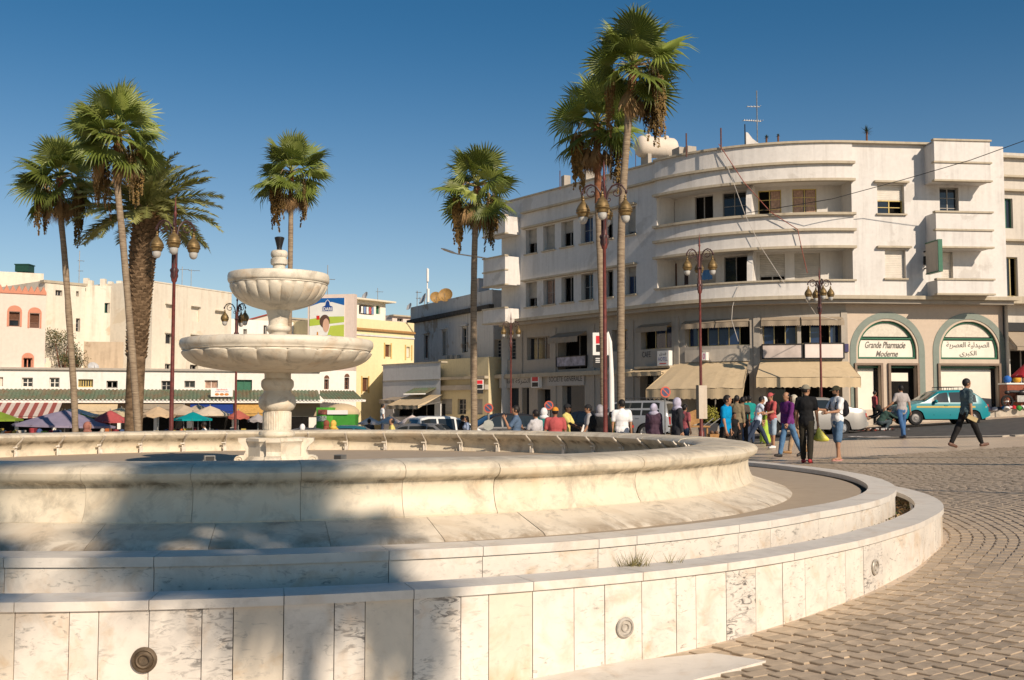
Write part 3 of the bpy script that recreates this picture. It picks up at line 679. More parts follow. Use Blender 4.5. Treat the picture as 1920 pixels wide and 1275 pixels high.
def win(P, a, b, c, d, dep, parent, off=0.0, cols=2, rows=1, shut=0.0, fm=None, gm=None, sm=None, curtain=0, name="window", fw=0.05, openc=()):
    fm = fm or M_FR; gm = gm or M_GLASS; sm = sm or M_SHUT
    o = off - dep; f = MB(); zs = d - (d - c) * shut
    f_top = zs if shut > 0.02 else d
    def bar(s0, s1, z0, z1, t=0.05): band(f, P, s0, s1, z0, z1, o, o + t, step=9)
    bar(a, b, c, c + fw); bar(a, b, f_top - fw, f_top)
    for i in range(cols + 1):
        q = a + (b - a) * i / cols; h = fw / 2 if 0 < i < cols else fw
        s0, s1 = (a, a + fw) if i == 0 else ((b - fw, b) if i == cols else (q - h, q + h)); bar(s0, s1, c + fw, f_top - fw)
    for j in range(1, rows):
        z = c + (f_top - c) * j / rows; band(f, P, a + fw, b - fw, z - fw / 3, z + fw / 3, o + 0.012, o + 0.038, step=9)
    wdw = f.build(name, fm, parent, world=True)
    for i in range(cols):
        s0, s1 = a + (b - a) * i / cols, a + (b - a) * (i + 1) / cols
        mt = M_DARK if i in openc else gm
        q = MB(); e = o + (0.018 if mt is gm else -0.25)
        q.quad(P.P(s1, c, e), P.P(s0, c, e), P.P(s0, f_top, e), P.P(s1, f_top, e))
        q.build("pane" if mt is gm else "opening_shade", mt, wdw, world=True)  # open lights get an opaque sheet painted as the room's shade
        if curtain and mt is gm:
            k = MB(); n = 8; e2 = o + 0.024; mrg = (s1 - s0) * 0.1
            ss = [s0 + mrg + (s1 - s0 - 2 * mrg) * t / n for t in range(n + 1)]
            for t in range(n): k.quad(P.P(ss[t + 1], c + 0.06, e2 + 0.01 * (t % 2 == 0)), P.P(ss[t], c + 0.06, e2 + 0.01 * (t % 2)), P.P(ss[t], f_top - 0.06, e2 + 0.01 * (t % 2)), P.P(ss[t + 1], f_top - 0.06, e2 + 0.01 * (t % 2 == 0)))
            k.build("curtain", M_CURT, wdw, world=True)
    if shut > 0.02:
        k = MB(); n = max(3, int((d - zs) / 0.085)); h = (d - zs) / n
        for i in range(n):
            z = zs + i * h
            k.quad(P.P(b, z, o + 0.03), P.P(a, z, o + 0.03), P.P(a, z + h * 0.86, o + 0.055), P.P(b, z + h * 0.86, o + 0.055))
            k.quad(P.P(b, z + h * .86, o + 0.055), P.P(a, z + h * .86, o + 0.055), P.P(a, z + h, o + 0.03), P.P(b, z + h, o + 0.03))
        k.build("shutter", sm, wdw, world=True)
    return wdw
def bandpart(P, a, b, z0, z1, o0, o1, m, parent, name): 
    k = MB(); band(k, P, a, b, z0, z1, o0, o1); return k.build(name, m, parent, world=True)
def awning(P, s0, s1, zt, zf, o0, proj, val, m, label, name="awning", group=None, sides=True, mv=None, wav=0.03, stripes=None, taper=0.0):
    q = P.P((s0 + s1) / 2, zf, o0); t = thing(name, label, "awning", (q.x, q.y, zf), group=group)
    k = MB(); n = 16; rws = 5; r = random.Random(int(s0 * 100))
    fold = [r.uniform(-1, 1) for _ in range(n + 1)]
    def pt(i, j):
        f = j / rws; sm = (s0 + s1) / 2; s = s0 + (s1 - s0) * i / n
        s = sm + (s - sm) * (1 - taper * (1 - f))
        return P.P(s, zt + (zf - zt) * f - 0.10 * sin(pi * f) * wav * 8 + wav * fold[i] * f * 0.6, o0 + proj * f)
    for j in range(rws):
        for i in range(n):
            k.quad(pt(i + 1, j + 1), pt(i, j + 1), pt(i, j), pt(i + 1, j), (i % 2) if stripes else 0)
    k.build("canopy", [m, stripes] if stripes else m, t, 60, world=True)
    v = MB(); N = 48
    for i in range(N):
        a, b = s0 + (s1 - s0) * i / N, s0 + (s1 - s0) * (i + 1) / N
        def lo(x): return zf - val * (0.86 + 0.14 * abs(sin(x * pi * 18 / (s1 - s0)))) 
        oa, ob = o0 + proj + 0.02 * sin(a * 9), o0 + proj + 0.02 * sin(b * 9)
        za, zb = zf - 0.02 + wav * fold[int(i * n / N)] * 0.6, zf - 0.02 + wav * fold[min(n, int((i + 1) * n / N))] * 0.6
        v.quad(P.P(b, lo(b), ob), P.P(a, lo(a), oa), P.P(a, za, oa), P.P(b, zb, ob), (i // 3 % 2) if stripes else 0)
    v.build("valance", [mv or m, stripes] if stripes else (mv or m), t, world=True)
    if sides:
        for s in (s0, s1):
            sm = (s0 + s1) / 2; s2 = sm + (s - sm) * (1 - taper)
            MB().add([P.P(s2, zt, o0), P.P(s, zf - val * .8, o0 + proj), P.P(s, zf, o0 + proj)], [(0, 1, 2)]).build("side_flap", m, t, world=True)
            a_, b_ = P.P(s2, zt - 0.4, o0), P.P(s, zf - 0.05, o0 + proj - 0.03)
            MB().tube([a_, b_], 0.02, 6).build("arm", M_STEEL, t, world=True)
    return t

def cloth0(c): return simple("washing_%d" % int(c[2] * 1000), c, .9)
# ---- the white corner building
R0_ = Vector((16.1, 50.0)); ur = Vector((-0.995, -0.0998)); rr_ = 9.62
cen = R0_ + Vector((-0.0998, 0.995)) * rr_
pts = [R0_ - ur * 8.0, R0_]
a_s = atan2(R0_.y - cen.y, R0_.x - cen.x); turn = radians(59.7); NA = 20
for i in range(1, NA + 1):
    a = a_s - turn * i / NA; pts.append(Vector((cen.x + rr_ * cos(a), cen.y + rr_ * sin(a))))
ul = (pts[-1] - pts[-2]).normalized(); ul = Vector((-0.588, 0.809)); pts.append(pts[-1] + ul * 13.6)
PB = Path(pts); U = PB.at_u
corner = thing("corner_building", "big white corner building with curved balconies, roller shutters and shops along its ground floor", "building", (10, 54, -1.6))
ZT = 12.5; sE = PB.L; sR = U(1893); sA = U(1604); sBq = U(1234)
F1, F2 = (5.92, 7.5), (9.11, 10.7)
ops = [(sA + 0.02, sBq, F1[0], F1[1], 1.3), (sA + 0.02, sBq, F2[0], F2[1], 1.3)]
def W(u0, u1, z0, z1, dep, **kw):
    a, b = sorted((U(u0), U(u1))); return (a, b, z0, z1, dep), kw
wins = [W(1652, 1703, 9.13, 10.55, 0.28, cols=2, rows=2, shut=0.52, sm=M_SHUTW, fm=M_FRY, openc=(0,)), W(1664, 1703, 6.05, 7.42, 0.24, shut=1.0, sm=M_SHUTW),
        W(1770, 1806, 9.0, 10.45, 0.25, cols=2, rows=3), W(1770, 1792, 5.8, 7.35, 0.25, shut=1.0, sm=M_SHUTW)]
for k, (u0, u1, st2, st1) in enumerate([(986, 1007, dict(shut=.52, openc=(0, 1)), dict(shut=.6, openc=(0, 1))), (1019, 1041, dict(shut=.98), dict(cols=2, rows=2, curtain=1)), (1053, 1076, dict(shut=.4, openc=(0, 1)), dict(openc=(0, 1))),
        (1090, 1113, dict(gm=M_GLASSB, rows=2), dict(rows=2)), (1134, 1151, dict(shut=.4, openc=(0, 1)), dict(openc=(0, 1))), (1173.5, 1194, dict(shut=.85, openc=(0,)), dict(gm=M_GLASSB, shut=.3))]):
    wins.append(W(u0, u1, 9.0, 10.45, 0.32, **st2)); wins.append(W(u0, u1, 5.85, 7.3, 0.32, **st1))
ops += [q for q, _ in wins]
f = MB(); facade(f, PB, sR, sE, 5.1, ZT, ops, 0.0, 0, 1, step=2.5)
bk = [PB.P(t, 0, -0.01) for t in cuts(sR, sE, PB.s, 3)]
pr_ = PB.P(sR, 0); pl_ = PB.P(sE, 0); back = [Vector((pl_.x + 9, pl_.y + 7, 0)), Vector((pr_.x + 1.2, pr_.y + 13, 0))]
f.prism([(q.x, q.y) for q in bk] + [(q.x, q.y) for q in back], 12.0, 12.06, 0)
for a, b in ((pl_, back[0]), (back[0], back[1]), (back[1], pr_)):
    f.quad(Vector((a.x, a.y, -2.6)), Vector((b.x, b.y, -2.6)), Vector((b.x, b.y, ZT)), Vector((a.x, a.y, ZT)))
f.build("wall", [M_WALL, M_WALL2], corner, world=True)
for (a, b, c, d, dep), kw in wins: win(PB, a, b, c, d, dep, corner, **kw)
# ledges, parapet bands, sills
for z in (7.5, 8.32, 9.08, 10.7, 11.52): bandpart(PB, sA - 0.08, sBq + 0.05, z - 0.07, z + 0.05, -0.02, 0.30, M_LEDGE, corner, "ledge")
bandpart(PB, sA - 0.06, sBq + 0.03, 5.88, 5.96, -0.15, 0.24, M_LEDGE, corner, "ledge")
for z0, z1 in ((5.22, 5.88), (7.55, 8.25), (8.37, 9.01), (10.75, 11.45), (11.57, 12.46)): bandpart(PB, sA, sBq, z0, z1, -0.10, 0.13, M_WALL, corner, "parapet")
bandpart(PB, sR + 1.0, sBq + 0.03, 12.46, 12.56, -0.3, 0.24, M_LEDGE, corner, "coping")
bandpart(PB, sBq + 0.06, sE, 12.42, 12.50, -0.3, 0.10, M_LEDGE, corner, "coping")
bandpart(PB, sBq + 0.06, sE - 2.2, 11.45, 11.55, 0, 0.22, M_LEDGE, corner, "ledge")
bandpart(PB, U(1196), U(982), 10.52, 10.62, 0, 0.25, M_LEDGE, corner, "ledge")
bandpart(PB, U(1196), U(982), 7.37, 7.47, 0, 0.25, M_LEDGE, corner, "ledge")
for (a, b, c, d, dep), kw in wins:
    bandpart(PB, a - 0.08, b + 0.08, c - 0.07, c + 0.0, -0.05, 0.12, M_LEDGE, corner, "sill")
for u0, u1, z in ((1649, 1706, 10.60), (1652, 1708, 7.48)):
    a, b = sorted((U(u0), U(u1))); bandpart(PB, a - .1, b + .1, z, z + 0.09, -0.02, 0.22, M_LEDGE, corner, "lintel")
# loggia back walls
def loggia(z0, z1, items):
    op = []; its = []
    for u0, u1, c, d, kw in items:
        a, b = sorted((U(u0, -1.25), U(u1, -1.25))); op.append((a, b, c, d, 0.12)); its.append((a, b, c, d, kw))
    k = MB(); facade(k, PB, sA + 0.02, sBq, z0, z1, op, -1.25, 0, step=2); k.build("loggia_wall", M_WALL2, corner, world=True)
    for a, b, c, d, kw in its: win(PB, a, b, c, d, 0.1, corner, off=-1.25, **kw)
    s = U(1417, -1.25)                               # rounded partition between the flats
    k = MB(); h = (z1 - z0)
    sec = [(-1.25, 1.0), (-0.55, 1.0), (-0.22, 0.82), (-0.05, 0.55), (-0.0, 0.0)]
    for (o0, h0), (o1, h1) in zip(sec, sec[1:]):
        A, B = s - 0.13, s + 0.13
        k.quad(PB.P(B, z0, o0), PB.P(B, z0, o1), PB.P(B, z0 + h * h1, o1), PB.P(B, z0 + h * h0, o0)); k.quad(PB.P(A, z0, o1), PB.P(A, z0, o0), PB.P(A, z0 + h * h0, o0), PB.P(A, z0 + h * h1, o1))
        k.quad(PB.P(A, z0 + h * h0, o0), PB.P(B, z0 + h * h0, o0), PB.P(B, z0 + h * h1, o1), PB.P(A, z0 + h * h1, o1))
    k.build("partition", M_WALL, corner, world=True)
loggia(9.11, 10.7, [(1256, 1268, 9.12, 10.55, dict(fm=M_BROWN, gm=M_BROWN, cols=1)), (1306, 1341, 9.12, 10.6, dict(openc=(0, 1))), (1359, 1404, 9.2, 10.6, dict(rows=2)), (1426, 1470, 9.12, 10.55, dict(fm=M_FRY, curtain=1, rows=3, openc=(1,))), (1491, 1537, 9.3, 10.55, dict(fm=M_FRY, curtain=1, rows=3))])
loggia(5.92, 7.5, [(1259, 1271, 5.93, 7.35, dict(fm=M_BROWN, gm=M_BROWN, cols=1)), (1309, 1344, 5.93, 7.35, dict(shut=0.97)), (1360, 1406, 5.93, 7.4, dict(openc=(0,))), (1427, 1475, 5.95, 7.4, dict(shut=0.72, openc=(0, 1))), (1493, 1542, 5.95, 7.4, dict(shut=1.0))])
# boxed balconies at the right end and at the far left end
def balcony(s0, s1, zb, zt, proj, mid=None, solid=False):
    b = MB(); band(b, PB, s0, s1, zb, zb + 0.14, 0.0, proj); band(b, PB, s0, s1, zb + 0.14, zt, proj - 0.12, proj)
    for s in (s0, s1 - 0.12): band(b, PB, s, s + 0.12, zb + 0.14, zt, 0.0, proj - 0.12)
    if solid: band(b, PB, s0, s1, zt - 0.1, zt, 0, proj - 0.12)
    o = b.build("balcony", M_WALL, corner, world=True)
    for z in [zb - 0.02, zt] + ([mid] if mid else []): 
        k = MB(); band(k, PB, s0 - 0.06, s1 + 0.06, z, z + 0.08, proj - 0.2, proj + 0.07); k.build("ledge", M_LEDGE, o, world=True)
a, b = U(1868, 1.0), U(1762, 1.0)
balcony(a, b, 10.55, 12.46, 1.0, 11.4, True); balcony(a, b, 7.4, 9.05, 1.0, 8.2); balcony(a, b, 5.2, 5.88, 1.0)
a, b = U(947, 1.1), U(906, 1.1)
balcony(a, b, 10.25, 11.3, 1.1); balcony(a, b, 7.2, 8.9, 1.1, 8.05); balcony(a, b, 4.95, 5.8, 1.1)
# cornice over the shops
bandpart(PB, sR - 0.35, sE, 5.02, 5.19, -0.5, 0.42, M_LEDGE, corner, "cornice")
bandpart(PB, sR - 0.2, sE, 4.84, 5.01, -0.5, 0.20, M_SHOPW, corner, "cornice_moulding")
# ground floor
OG = -0.45
def UG(u): return U(u, OG)
gops = []; gw = []
def GW(u0, u1, z0, z1, dep, **kw):
    a, b = sorted((UG(u0), UG(u1))); gops.append((a, b, z0, z1, dep)); 
    if kw.pop('insert', True): gw.append((a, b, z0, z1, dep, kw))
    return a, b
zc = lambda u, v: PB.zv(UG(u), v, OG)
c1 = GW(1430, 1496, 2.95, 4.1, 0.4, cols=3, gm=M_GLASSB, fm=M_FRG, openc=(1,)); c2 = GW(1503, 1580, 2.95, 4.1, 0.4, cols=4, gm=M_GLASSB, fm=M_FRG, openc=(1, 3))
c3 = GW(1285, 1407, 2.95, 4.1, 0.4, cols=6, gm=M_GLASSB, fm=M_FRG, openc=(0, 4))
c4 = GW(1202, 1260, 2.95, 4.1, 0.4, cols=3, gm=M_GLASSB, fm=M_FRG, openc=(2,))
c5 = GW(1148, 1177, 2.95, 4.1, 0.4, cols=2, gm=M_GLASSB, fm=M_FRG)
c6 = GW(1046, 1101, 2.1, 4.05, 0.6, cols=2, openc=(0, 1))
c7 = GW(988, 1031, 2.75, 4.1, 0.3, cols=3); c8 = GW(927, 968, 2.85, 4.15, 0.3, cols=6, rows=6)
d1 = GW(1435, 1580, -1.2, 1.55, 0.9, cols=4, openc=(0, 1, 2)); d2 = GW(1290, 1405, -1.4, 1.6, 0.9, cols=3, openc=(0, 1, 2)); d3 = GW(1200, 1262, -1.5, 2.0, 0.5, cols=3, rows=4)
d4 = GW(1054, 1096, -1.4, 1.2, 0.35, cols=1, rows=1); d5 = GW(1008, 1032, -1.8, 1.0, 0.6, cols=1, fm=M_DARK); d6 = GW(930, 992, -1.6, 1.15, 0.3, cols=3)
# pharmacy openings
pA = (UG(1719.5), UG(1609.5)); pB_ = (UG(1873.5), UG(1765))
ph = [(UG(1651), UG(1605), -0.15, 1.95), (UG(1719), UG(1668), -0.4, 1.95), (UG(1872), UG(1761), -0.05, 1.95)]
for a, b, c, d in ph: gops.append((a, b, c, d, 0.35))
for a, b in (pA, pB_): gops.append((a, b, 2.25, 4.06, 0.22))
sP = UG(1588)
f = MB(); facade(f, PB, sR, sP, -2.6, 4.84, [o for o in gops if o[1] <= sP + .01], OG, 0, 0, step=2.5); f.build("pharmacy_wall", M_STONE, corner, world=True)
f = MB(); facade(f, PB, sP, sE, -2.6, 4.84, [o for o in gops if o[0] >= sP - .01], OG, 0, 0, step=2.5); f.build("shop_wall", M_SHOPW, corner, world=True)
for a, b, c, d, dep, kw in gw: win(PB, a, b, c, d, dep, corner, off=OG, **kw)
for u in (1270, 1420, 1584, 1185, 1112, 1040, 977):
    s = UG(u); bandpart(PB, s - 0.16, s + 0.16, -2.3, 4.5, OG, OG + 0.06, M_SHOPW, corner, "pilaster")
bandpart(PB, UG(1190), UG(914), 1.72, 1.95, OG, OG + 0.28, M_LEDGE, corner, "ledge")
bandpart(PB, UG(1262), UG(1196), 1.95, 2.06, OG, OG + 0.25, M_LEDGE, corner, "ledge")
# pharmacy arches
def arch(s0, s1, zb, ztop, words, arb):
    sm = (s0 + s1) / 2; R = (s1 - s0) / 2; zcn = ztop - R * 0.99; n = 24
    k = MB()
    for i in range(n):                               # spandrels closing the square opening down to the arch
        g0, g1 = pi * i / n, pi * (i + 1) / n
        p0, p1 = (sm + R * cos(g0), zcn + R * sin(g0)), (sm + R * cos(g1), zcn + R * sin(g1))
        k.quad(PB.P(p0[0], p0[1], OG), PB.P(p0[0], 4.07, OG), PB.P(p1[0], 4.07, OG), PB.P(p1[0], p1[1], OG))
        k.quad(PB.P(p0[0], p0[1], OG), PB.P(p1[0], p1[1], OG), PB.P(p1[0], p1[1], OG - .22), PB.P(p0[0], p0[1], OG - .22))
    k.build("spandrel", M_STONE, corner, world=True)
    k = MB(); ro, ri = R + 0.40, R + 0.10
    for i in range(n):
        g0, g1 = pi * i / n, pi * (i + 1) / n; o = OG + 0.03
        q = [(sm + r * cos(g), zcn + r * sin(g)) for r, g in ((ri, g0), (ro, g0), (ro, g1), (ri, g1))]
        k.quad(*[PB.P(*p, o) for p in q])
        k.quad(PB.P(*q[1], o), PB.P(*q[1], OG), PB.P(*q[2], OG), PB.P(*q[2], o)); k.quad(PB.P(*q[0], OG), PB.P(*q[0], o), PB.P(*q[3], o), PB.P(*q[3], OG))
    for sg in (-1, 1):
        e, g = sorted((sm + sg * ri, sm + sg * ro)); band(k, PB, e, g, -0.6, zcn, OG, OG + 0.03, step=9)
    k.build("marble_surround", M_GREENM, corner, world=True)
    fr = MB(); pts = [PB.P(sm + (R - .05) * cos(pi * i / n), zcn + (R - .05) * sin(pi * i / n), OG - .14) for i in range(n + 1)]
    fr.tube([PB.P(sm + R - .05, zb + .05, OG - .14)] + pts + [PB.P(sm - R + .05, zb + .05, OG - .14)], 0.055, 6)
    zm = zcn + 0.60; hw_ = sqrt(R * R - .60 ** 2) - .05
    fr.tube([PB.P(sm + hw_, zm, OG - .14), PB.P(sm - hw_, zm, OG - .14)], 0.05, 6); fr.tube([PB.P(sm + R - .05, zb + .05, OG - .14), PB.P(sm - R + .05, zb + .05, OG - .14)], 0.055, 6)
    fro = fr.build("window_frame", M_GFRAME, corner, world=True)
    k = MB(); pl = [(sm + R - .05, zb + .05)] + [(sm + (R - .05) * cos(pi * i / n), zcn + (R - .05) * sin(pi * i / n)) for i in range(n + 1) if zcn + (R - .05) * sin(pi * i / n) < zm] + [(sm - R + .05, zb + .05)]
    k.add([PB.P(a, b, OG - .17) for a, b in pl], [tuple(range(len(pl)))]); k.build("sign_panel", M_BLIND, fro, world=True)
    k = MB(); pl = [(sm + (R - .05) * cos(pi * i / n), zcn + (R - .05) * sin(pi * i / n)) for i in range(n + 1) if zcn + (R - .05) * sin(pi * i / n) >= zm - 0.02]
    k.add([PB.P(a, b, OG - .18) for a, b in pl], [tuple(range(len(pl)))]); k.build("pane", simple("fanlight_blind", (0.60, 0.55, 0.46), 0.15, 0.5), fro, world=True)
    for body, ww, hh, ds, z in words:
        text(body, ww, hh, PB.M(sm + ds, z, OG - 0.15), simple("sign_lettering", (0.16, 0.14, 0.12), 0.6), "lettering", corner, shear=0.0 if arb else 0.35, bold=0.0 if arb else 0.012)
    return sm, R
arch(*pA, 2.25, 4.06, [("Grande Pharmacie", 2.0, 0.32, 0.02, 2.93), ("Moderne", 1.1, 0.28, -0.05, 2.51)], 0)
arch(*pB_, 2.25, 4.06, [(arabic("الصيدلية العصرية"), 2.15, 0.34, 0.0, 2.93), (arabic("الكبرى"), 0.85, 0.30, 0.0, 2.53)], 1)
for k_, (a, b, c, d) in enumerate(ph):
    q = MB()
    for e, g in ((a - .09, a + .02), (b - .02, b + .09)): band(q, PB, e, g, c, d + .1, OG, OG + .12, step=9)
    band(q, PB, a + .02, b - .02, d, d + .1, OG, OG + .12, step=9); fo = q.build("window_frame", M_BROWN if 0 else simple("stone_frame", (0.20, 0.145, 0.105), 0.6), corner, world=True)
    q = MB(); band(q, PB, a, b, d - 0.12, d - 0.05, OG - .34, OG - .22, step=9); q.build("rail", M_GFRAME, fo, world=True)
    if k_ != 1:
        q = MB(); q.quad(PB.P(b, c, OG - .3), PB.P(a + .22, c, OG - .3), PB.P(a + .22, d - .2, OG - .3), PB.P(b, d - .2, OG - .3)); q.build("blind", M_BLIND, fo, world=True)
        q = MB(); q.quad(PB.P(a + .22, c, OG - .31), PB.P(a, c, OG - .31), PB.P(a, d, OG - .31), PB.P(a + .22, d, OG - .31)); q.quad(PB.P(b, d - .2, OG - .31), PB.P(a, d - .2, OG - .31), PB.P(a, d, OG - .31), PB.P(b, d, OG - .31)); q.build("pane", M_GLASS, fo, world=True)
    else:
        q = MB(); q.quad(PB.P(b, c, OG - .34), PB.P(a, c, OG - .34), PB.P(a, d, OG - .34), PB.P(b, d, OG - .34)); q.build("doorway_shade", M_DARK, fo, world=True)  # opaque sheet painted as the shade inside the door
        q = MB(); q.quad(PB.P(b, 1.2, OG - .3), PB.P(a + .3, 1.2, OG - .3), PB.P(a + .3, 1.6, OG - .3), PB.P(b, 1.6, OG - .3)); q.build("blind", M_BLIND, fo, world=True)
pv = MB(); S = cuts(sR - 4, sE, PB.s, 2)                                # raised pavement along the front
pvp = [PB.P(t, 0, 2.1) for t in S] + [PB.P(t, 0, OG - 1.0) for t in reversed(S)]
for t0, t1 in zip(S, S[1:]):
    q = [PB.P(t1, 0, 2.1), PB.P(t0, 0, 2.1), PB.P(t0, 0, OG - 1.1), PB.P(t1, 0, OG - 1.1)]
    pv.prism([(p.x, p.y) for p in q], lambda x, y: G(x, y) - .2, lambda x, y: G(x, y) + .30)
tag(pv.build("pavement", M_KERB), kind='structure')
# bank front cladding, café panels
def panel(u0, u1, v0, v1, label, m, off=0.02, th=0.06, words=(), name="sign", cat="sign", extra=None, group=None, frame=None):
    a, b = sorted((UG(u0), UG(u1))); um = (a + b) / 2; z1, z0 = PB.zv(um, v0, OG), PB.zv(um, v1, OG); q = PB.P(um, z0, OG + off)
    t = thing(name, label, cat, (q.x, q.y, q.z), group=group)
    k = MB(); band(k, PB, a, b, z0, z1, OG + off, OG + off + th, step=9); k.build("panel", m, t, world=True)
    if frame:
        k = MB(); e = 0.05
        for (s0, s1, y0, y1) in ((a - e, b + e, z0 - e, z0), (a - e, b + e, z1, z1 + e), (a - e, a, z0, z1), (b, b + e, z0, z1)): band(k, PB, s0, s1, y0, y1, OG + off, OG + off + th + .03, step=9)
        k.build("frame", frame, t, world=True)
    for body, fx, fy, fw, fh, mt in words:
        text(body, fw * (b - a), fh * (z1 - z0), PB.M(b - (b - a) * fx, z0 + (z1 - z0) * fy, OG + off + th + 0.006), mt, "lettering", t, bold=0.006)
    return t, a, b, z0, z1
def logo(P, sc_, zc_, o, w_, t):                      # red over black square with a white bar between
    for z0, z1, m in ((0.06, 0.5, M_RED), (-0.5, -0.06, M_BLACK)):
        k = MB(); k.quad(P.P(sc_ + w_ / 2, zc_ + z0 * w_, o), P.P(sc_ - w_ / 2, zc_ + z0 * w_, o), P.P(sc_ - w_ / 2, zc_ + z1 * w_, o), P.P(sc_ + w_ / 2, zc_ + z1 * w_, o)); k.build("logo", m, t, world=True)
M_LET = simple("dark_lettering", (0.05, 0.05, 0.055), 0.6)
panel(1028, 1097, 700, 723, "grey bank fascia lettered SOCIETE GENERALE over the bank windows", M_GREYS, words=[("SOCIETE GENERALE", 0.5, 0.55, 0.9, 0.42, M_LET)])
panel(938, 1000, 704, 727, "grey bank fascia with Arabic lettering left of the square red and black logo", M_GREYS, words=[(arabic("الشركة العامة"), 0.5, 0.5, 0.86, 0.5, M_LET)])
t, a, b, z0, z1 = panel(1003, 1017, 705, 727, "square white box sign with red and black logo between the two bank fascias", M_SIGNW, th=0.25); logo(PB, (a + b) / 2, (z0 + z1) / 2, OG + 0.276, (b - a) * 0.8, t)
panel(1241, 1262, 658, 686, "white box sign lettered HOTEL in blue under the café windows", M_SIGNW, off=0.02, th=0.3, words=[(arabic("فندق"), 0.5, 0.78, 0.6, 0.25, M_LET), ("HOTEL", 0.5, 0.45, 0.8, 0.26, simple("sign_blue", (0.05, 0.07, 0.25), 0.5)), ("———", 0.5, 0.15, 0.6, 0.06, M_RED)])
a, b = UG(1222), UG(1203); text("CAFE", 0.62, 0.30, PB.M((a + b) / 2, PB.zv(a, 664, OG), OG + 0.012), M_LET, "lettering", corner, bold=0.01)
panel(1432, 1503, 647, 671, "wide white café signboard above the right awning, the left one of the pair", simple("printed_sign", (0.55, 0.47, 0.42), 0.4, var=0.2, scale=1.5), th=0.2, frame=M_BLACK)
panel(1509, 1579, 645, 671, "plain white signboard above the right awning, next to the pharmacy", simple("printed_sign_pale", (0.68, 0.60, 0.55), 0.4, var=0.08, scale=1.5), th=0.2, frame=M_BLACK)
panel(1047, 1101, 669, 686, "blue and orange printed banner below the open balcony beside the tall white bank sign", simple("printed_banner", (0.28, 0.27, 0.33), 0.4, var=0.5, scale=4), th=0.1, frame=M_BLACK)
panel(1320, 1331, 661, 676, "small pink and white blade sign on the café wall behind the lamp post", M_SIGNW, th=0.35, words=[("10", 0.5, 0.5, 0.6, 0.7, simple("sign_pink", (0.5, 0.06, 0.25), 0.5))])
panel(1286, 1407, 655, 678, "long pale café panel with remains of old lettering", plaster("stained_panel", (0.50, 0.45, 0.38), amt=0.5), th=0.05)
panel(1583, 1590, 645, 660, "tiny dark blue plaque on the pier beside the pharmacy", simple("sign_navy", (0.03, 0.025, 0.10), 0.5), th=0.12)
# window hoods of the café row
for u0, u1 in ((1430, 1500), (1503, 1580), (1285, 1345), (1346, 1407), (1202, 1260)):
    a, b = sorted((UG(u0), UG(u1)))
    awning(PB, a, b, 4.25, 4.08, OG, 0.35, 0.28, M_CANVAS2, {1430: "short brown scalloped blind over the café window left of the rightmost", 1503: "short brown scalloped blind over the rightmost café window", 1285: "short grey blind on the left half of the middle café window", 1346: "short grey blind on the right half of the middle café window", 1202: "short grey blind over the window above the CAFE lettering"}[u0], group="short blinds over the café windows", sides=False, wav=0.005)
aw1 = awning(PB, UG(1590), UG(1426), 2.15, 1.35, OG, 1.5, 0.50, M_CANVAS, "wide beige canvas awning beside the pharmacy with a scalloped valance", wav=0.02)
aw2 = awning(PB, UG(1408), UG(1262), 2.15, 0.85, OG, 2.0, 0.52, M_CANVAS, "steep beige canvas awning over the café terrace left of the wide one", wav=0.05, taper=0.06)
awning(PB, UG(1262), UG(1196), 1.92, 1.75, OG, 0.9, 0.22, M_CANVAS, "narrow beige awning under the CAFE lettering", wav=0.02)
awning(PB, UG(1101), UG(1046), 4.2, 3.9, OG, 0.7, 0.35, M_CANVAS2, "brown scalloped blind over the open balcony beside the tall bank sign", wav=0.02, sides=False)
# projecting green-edged sign on the right wall
s = U(1738); q = PB.P(s, 6.3, 0.35); t = thing("projecting_sign", "weathered green edged sign projecting from the white wall below the balcony", "sign", (q.x, q.y, 6.2))
k = MB(); n_ = PB.nrm(s); tv = Vector((-n_.y, n_.x))
def sgn(o, z, d): 
    p = PB.P(s, z, o); return Vector((p.x + tv.x * d, p.y + tv.y * d, z))
def slabbox(k, o0, o1, z0, z1, d0, d1):
    v = [sgn(o, z, d) for z in (z0, z1) for o, d in ((o0, d0), (o1, d0), (o1, d1), (o0, d1))]
    k.add(v, [(3, 2, 1, 0), (4, 5, 6, 7), (0, 1, 5, 4), (1, 2, 6, 5), (2, 3, 7, 6), (3, 0, 4, 7)])
slabbox(k, 0.3, 1.5, 6.25, 7.65, -0.07, 0.07); k.build("panel", plaster("faded_sign", (0.50, 0.45, 0.38), amt=0.8), t, world=True)
k = MB(); slabbox(k, 1.5, 1.56, 6.2, 7.7, -0.1, 0.1); slabbox(k, 0.3, 1.5, 7.65, 7.7, -0.1, 0.1); slabbox(k, 0.3, 1.5, 6.2, 6.25, -0.1, 0.1); k.build("frame", M_GFRAME, t, world=True)
k = MB(); slabbox(k, 0.0, 0.3, 7.3, 7.36, -0.03, 0.03); slabbox(k, 0.0, 0.3, 6.5, 6.56, -0.03, 0.03); slabbox(k, 0.08, 0.2, 6.7, 7.1, -0.08, 0.08); k.build("bracket", M_BLACK, t, world=True)
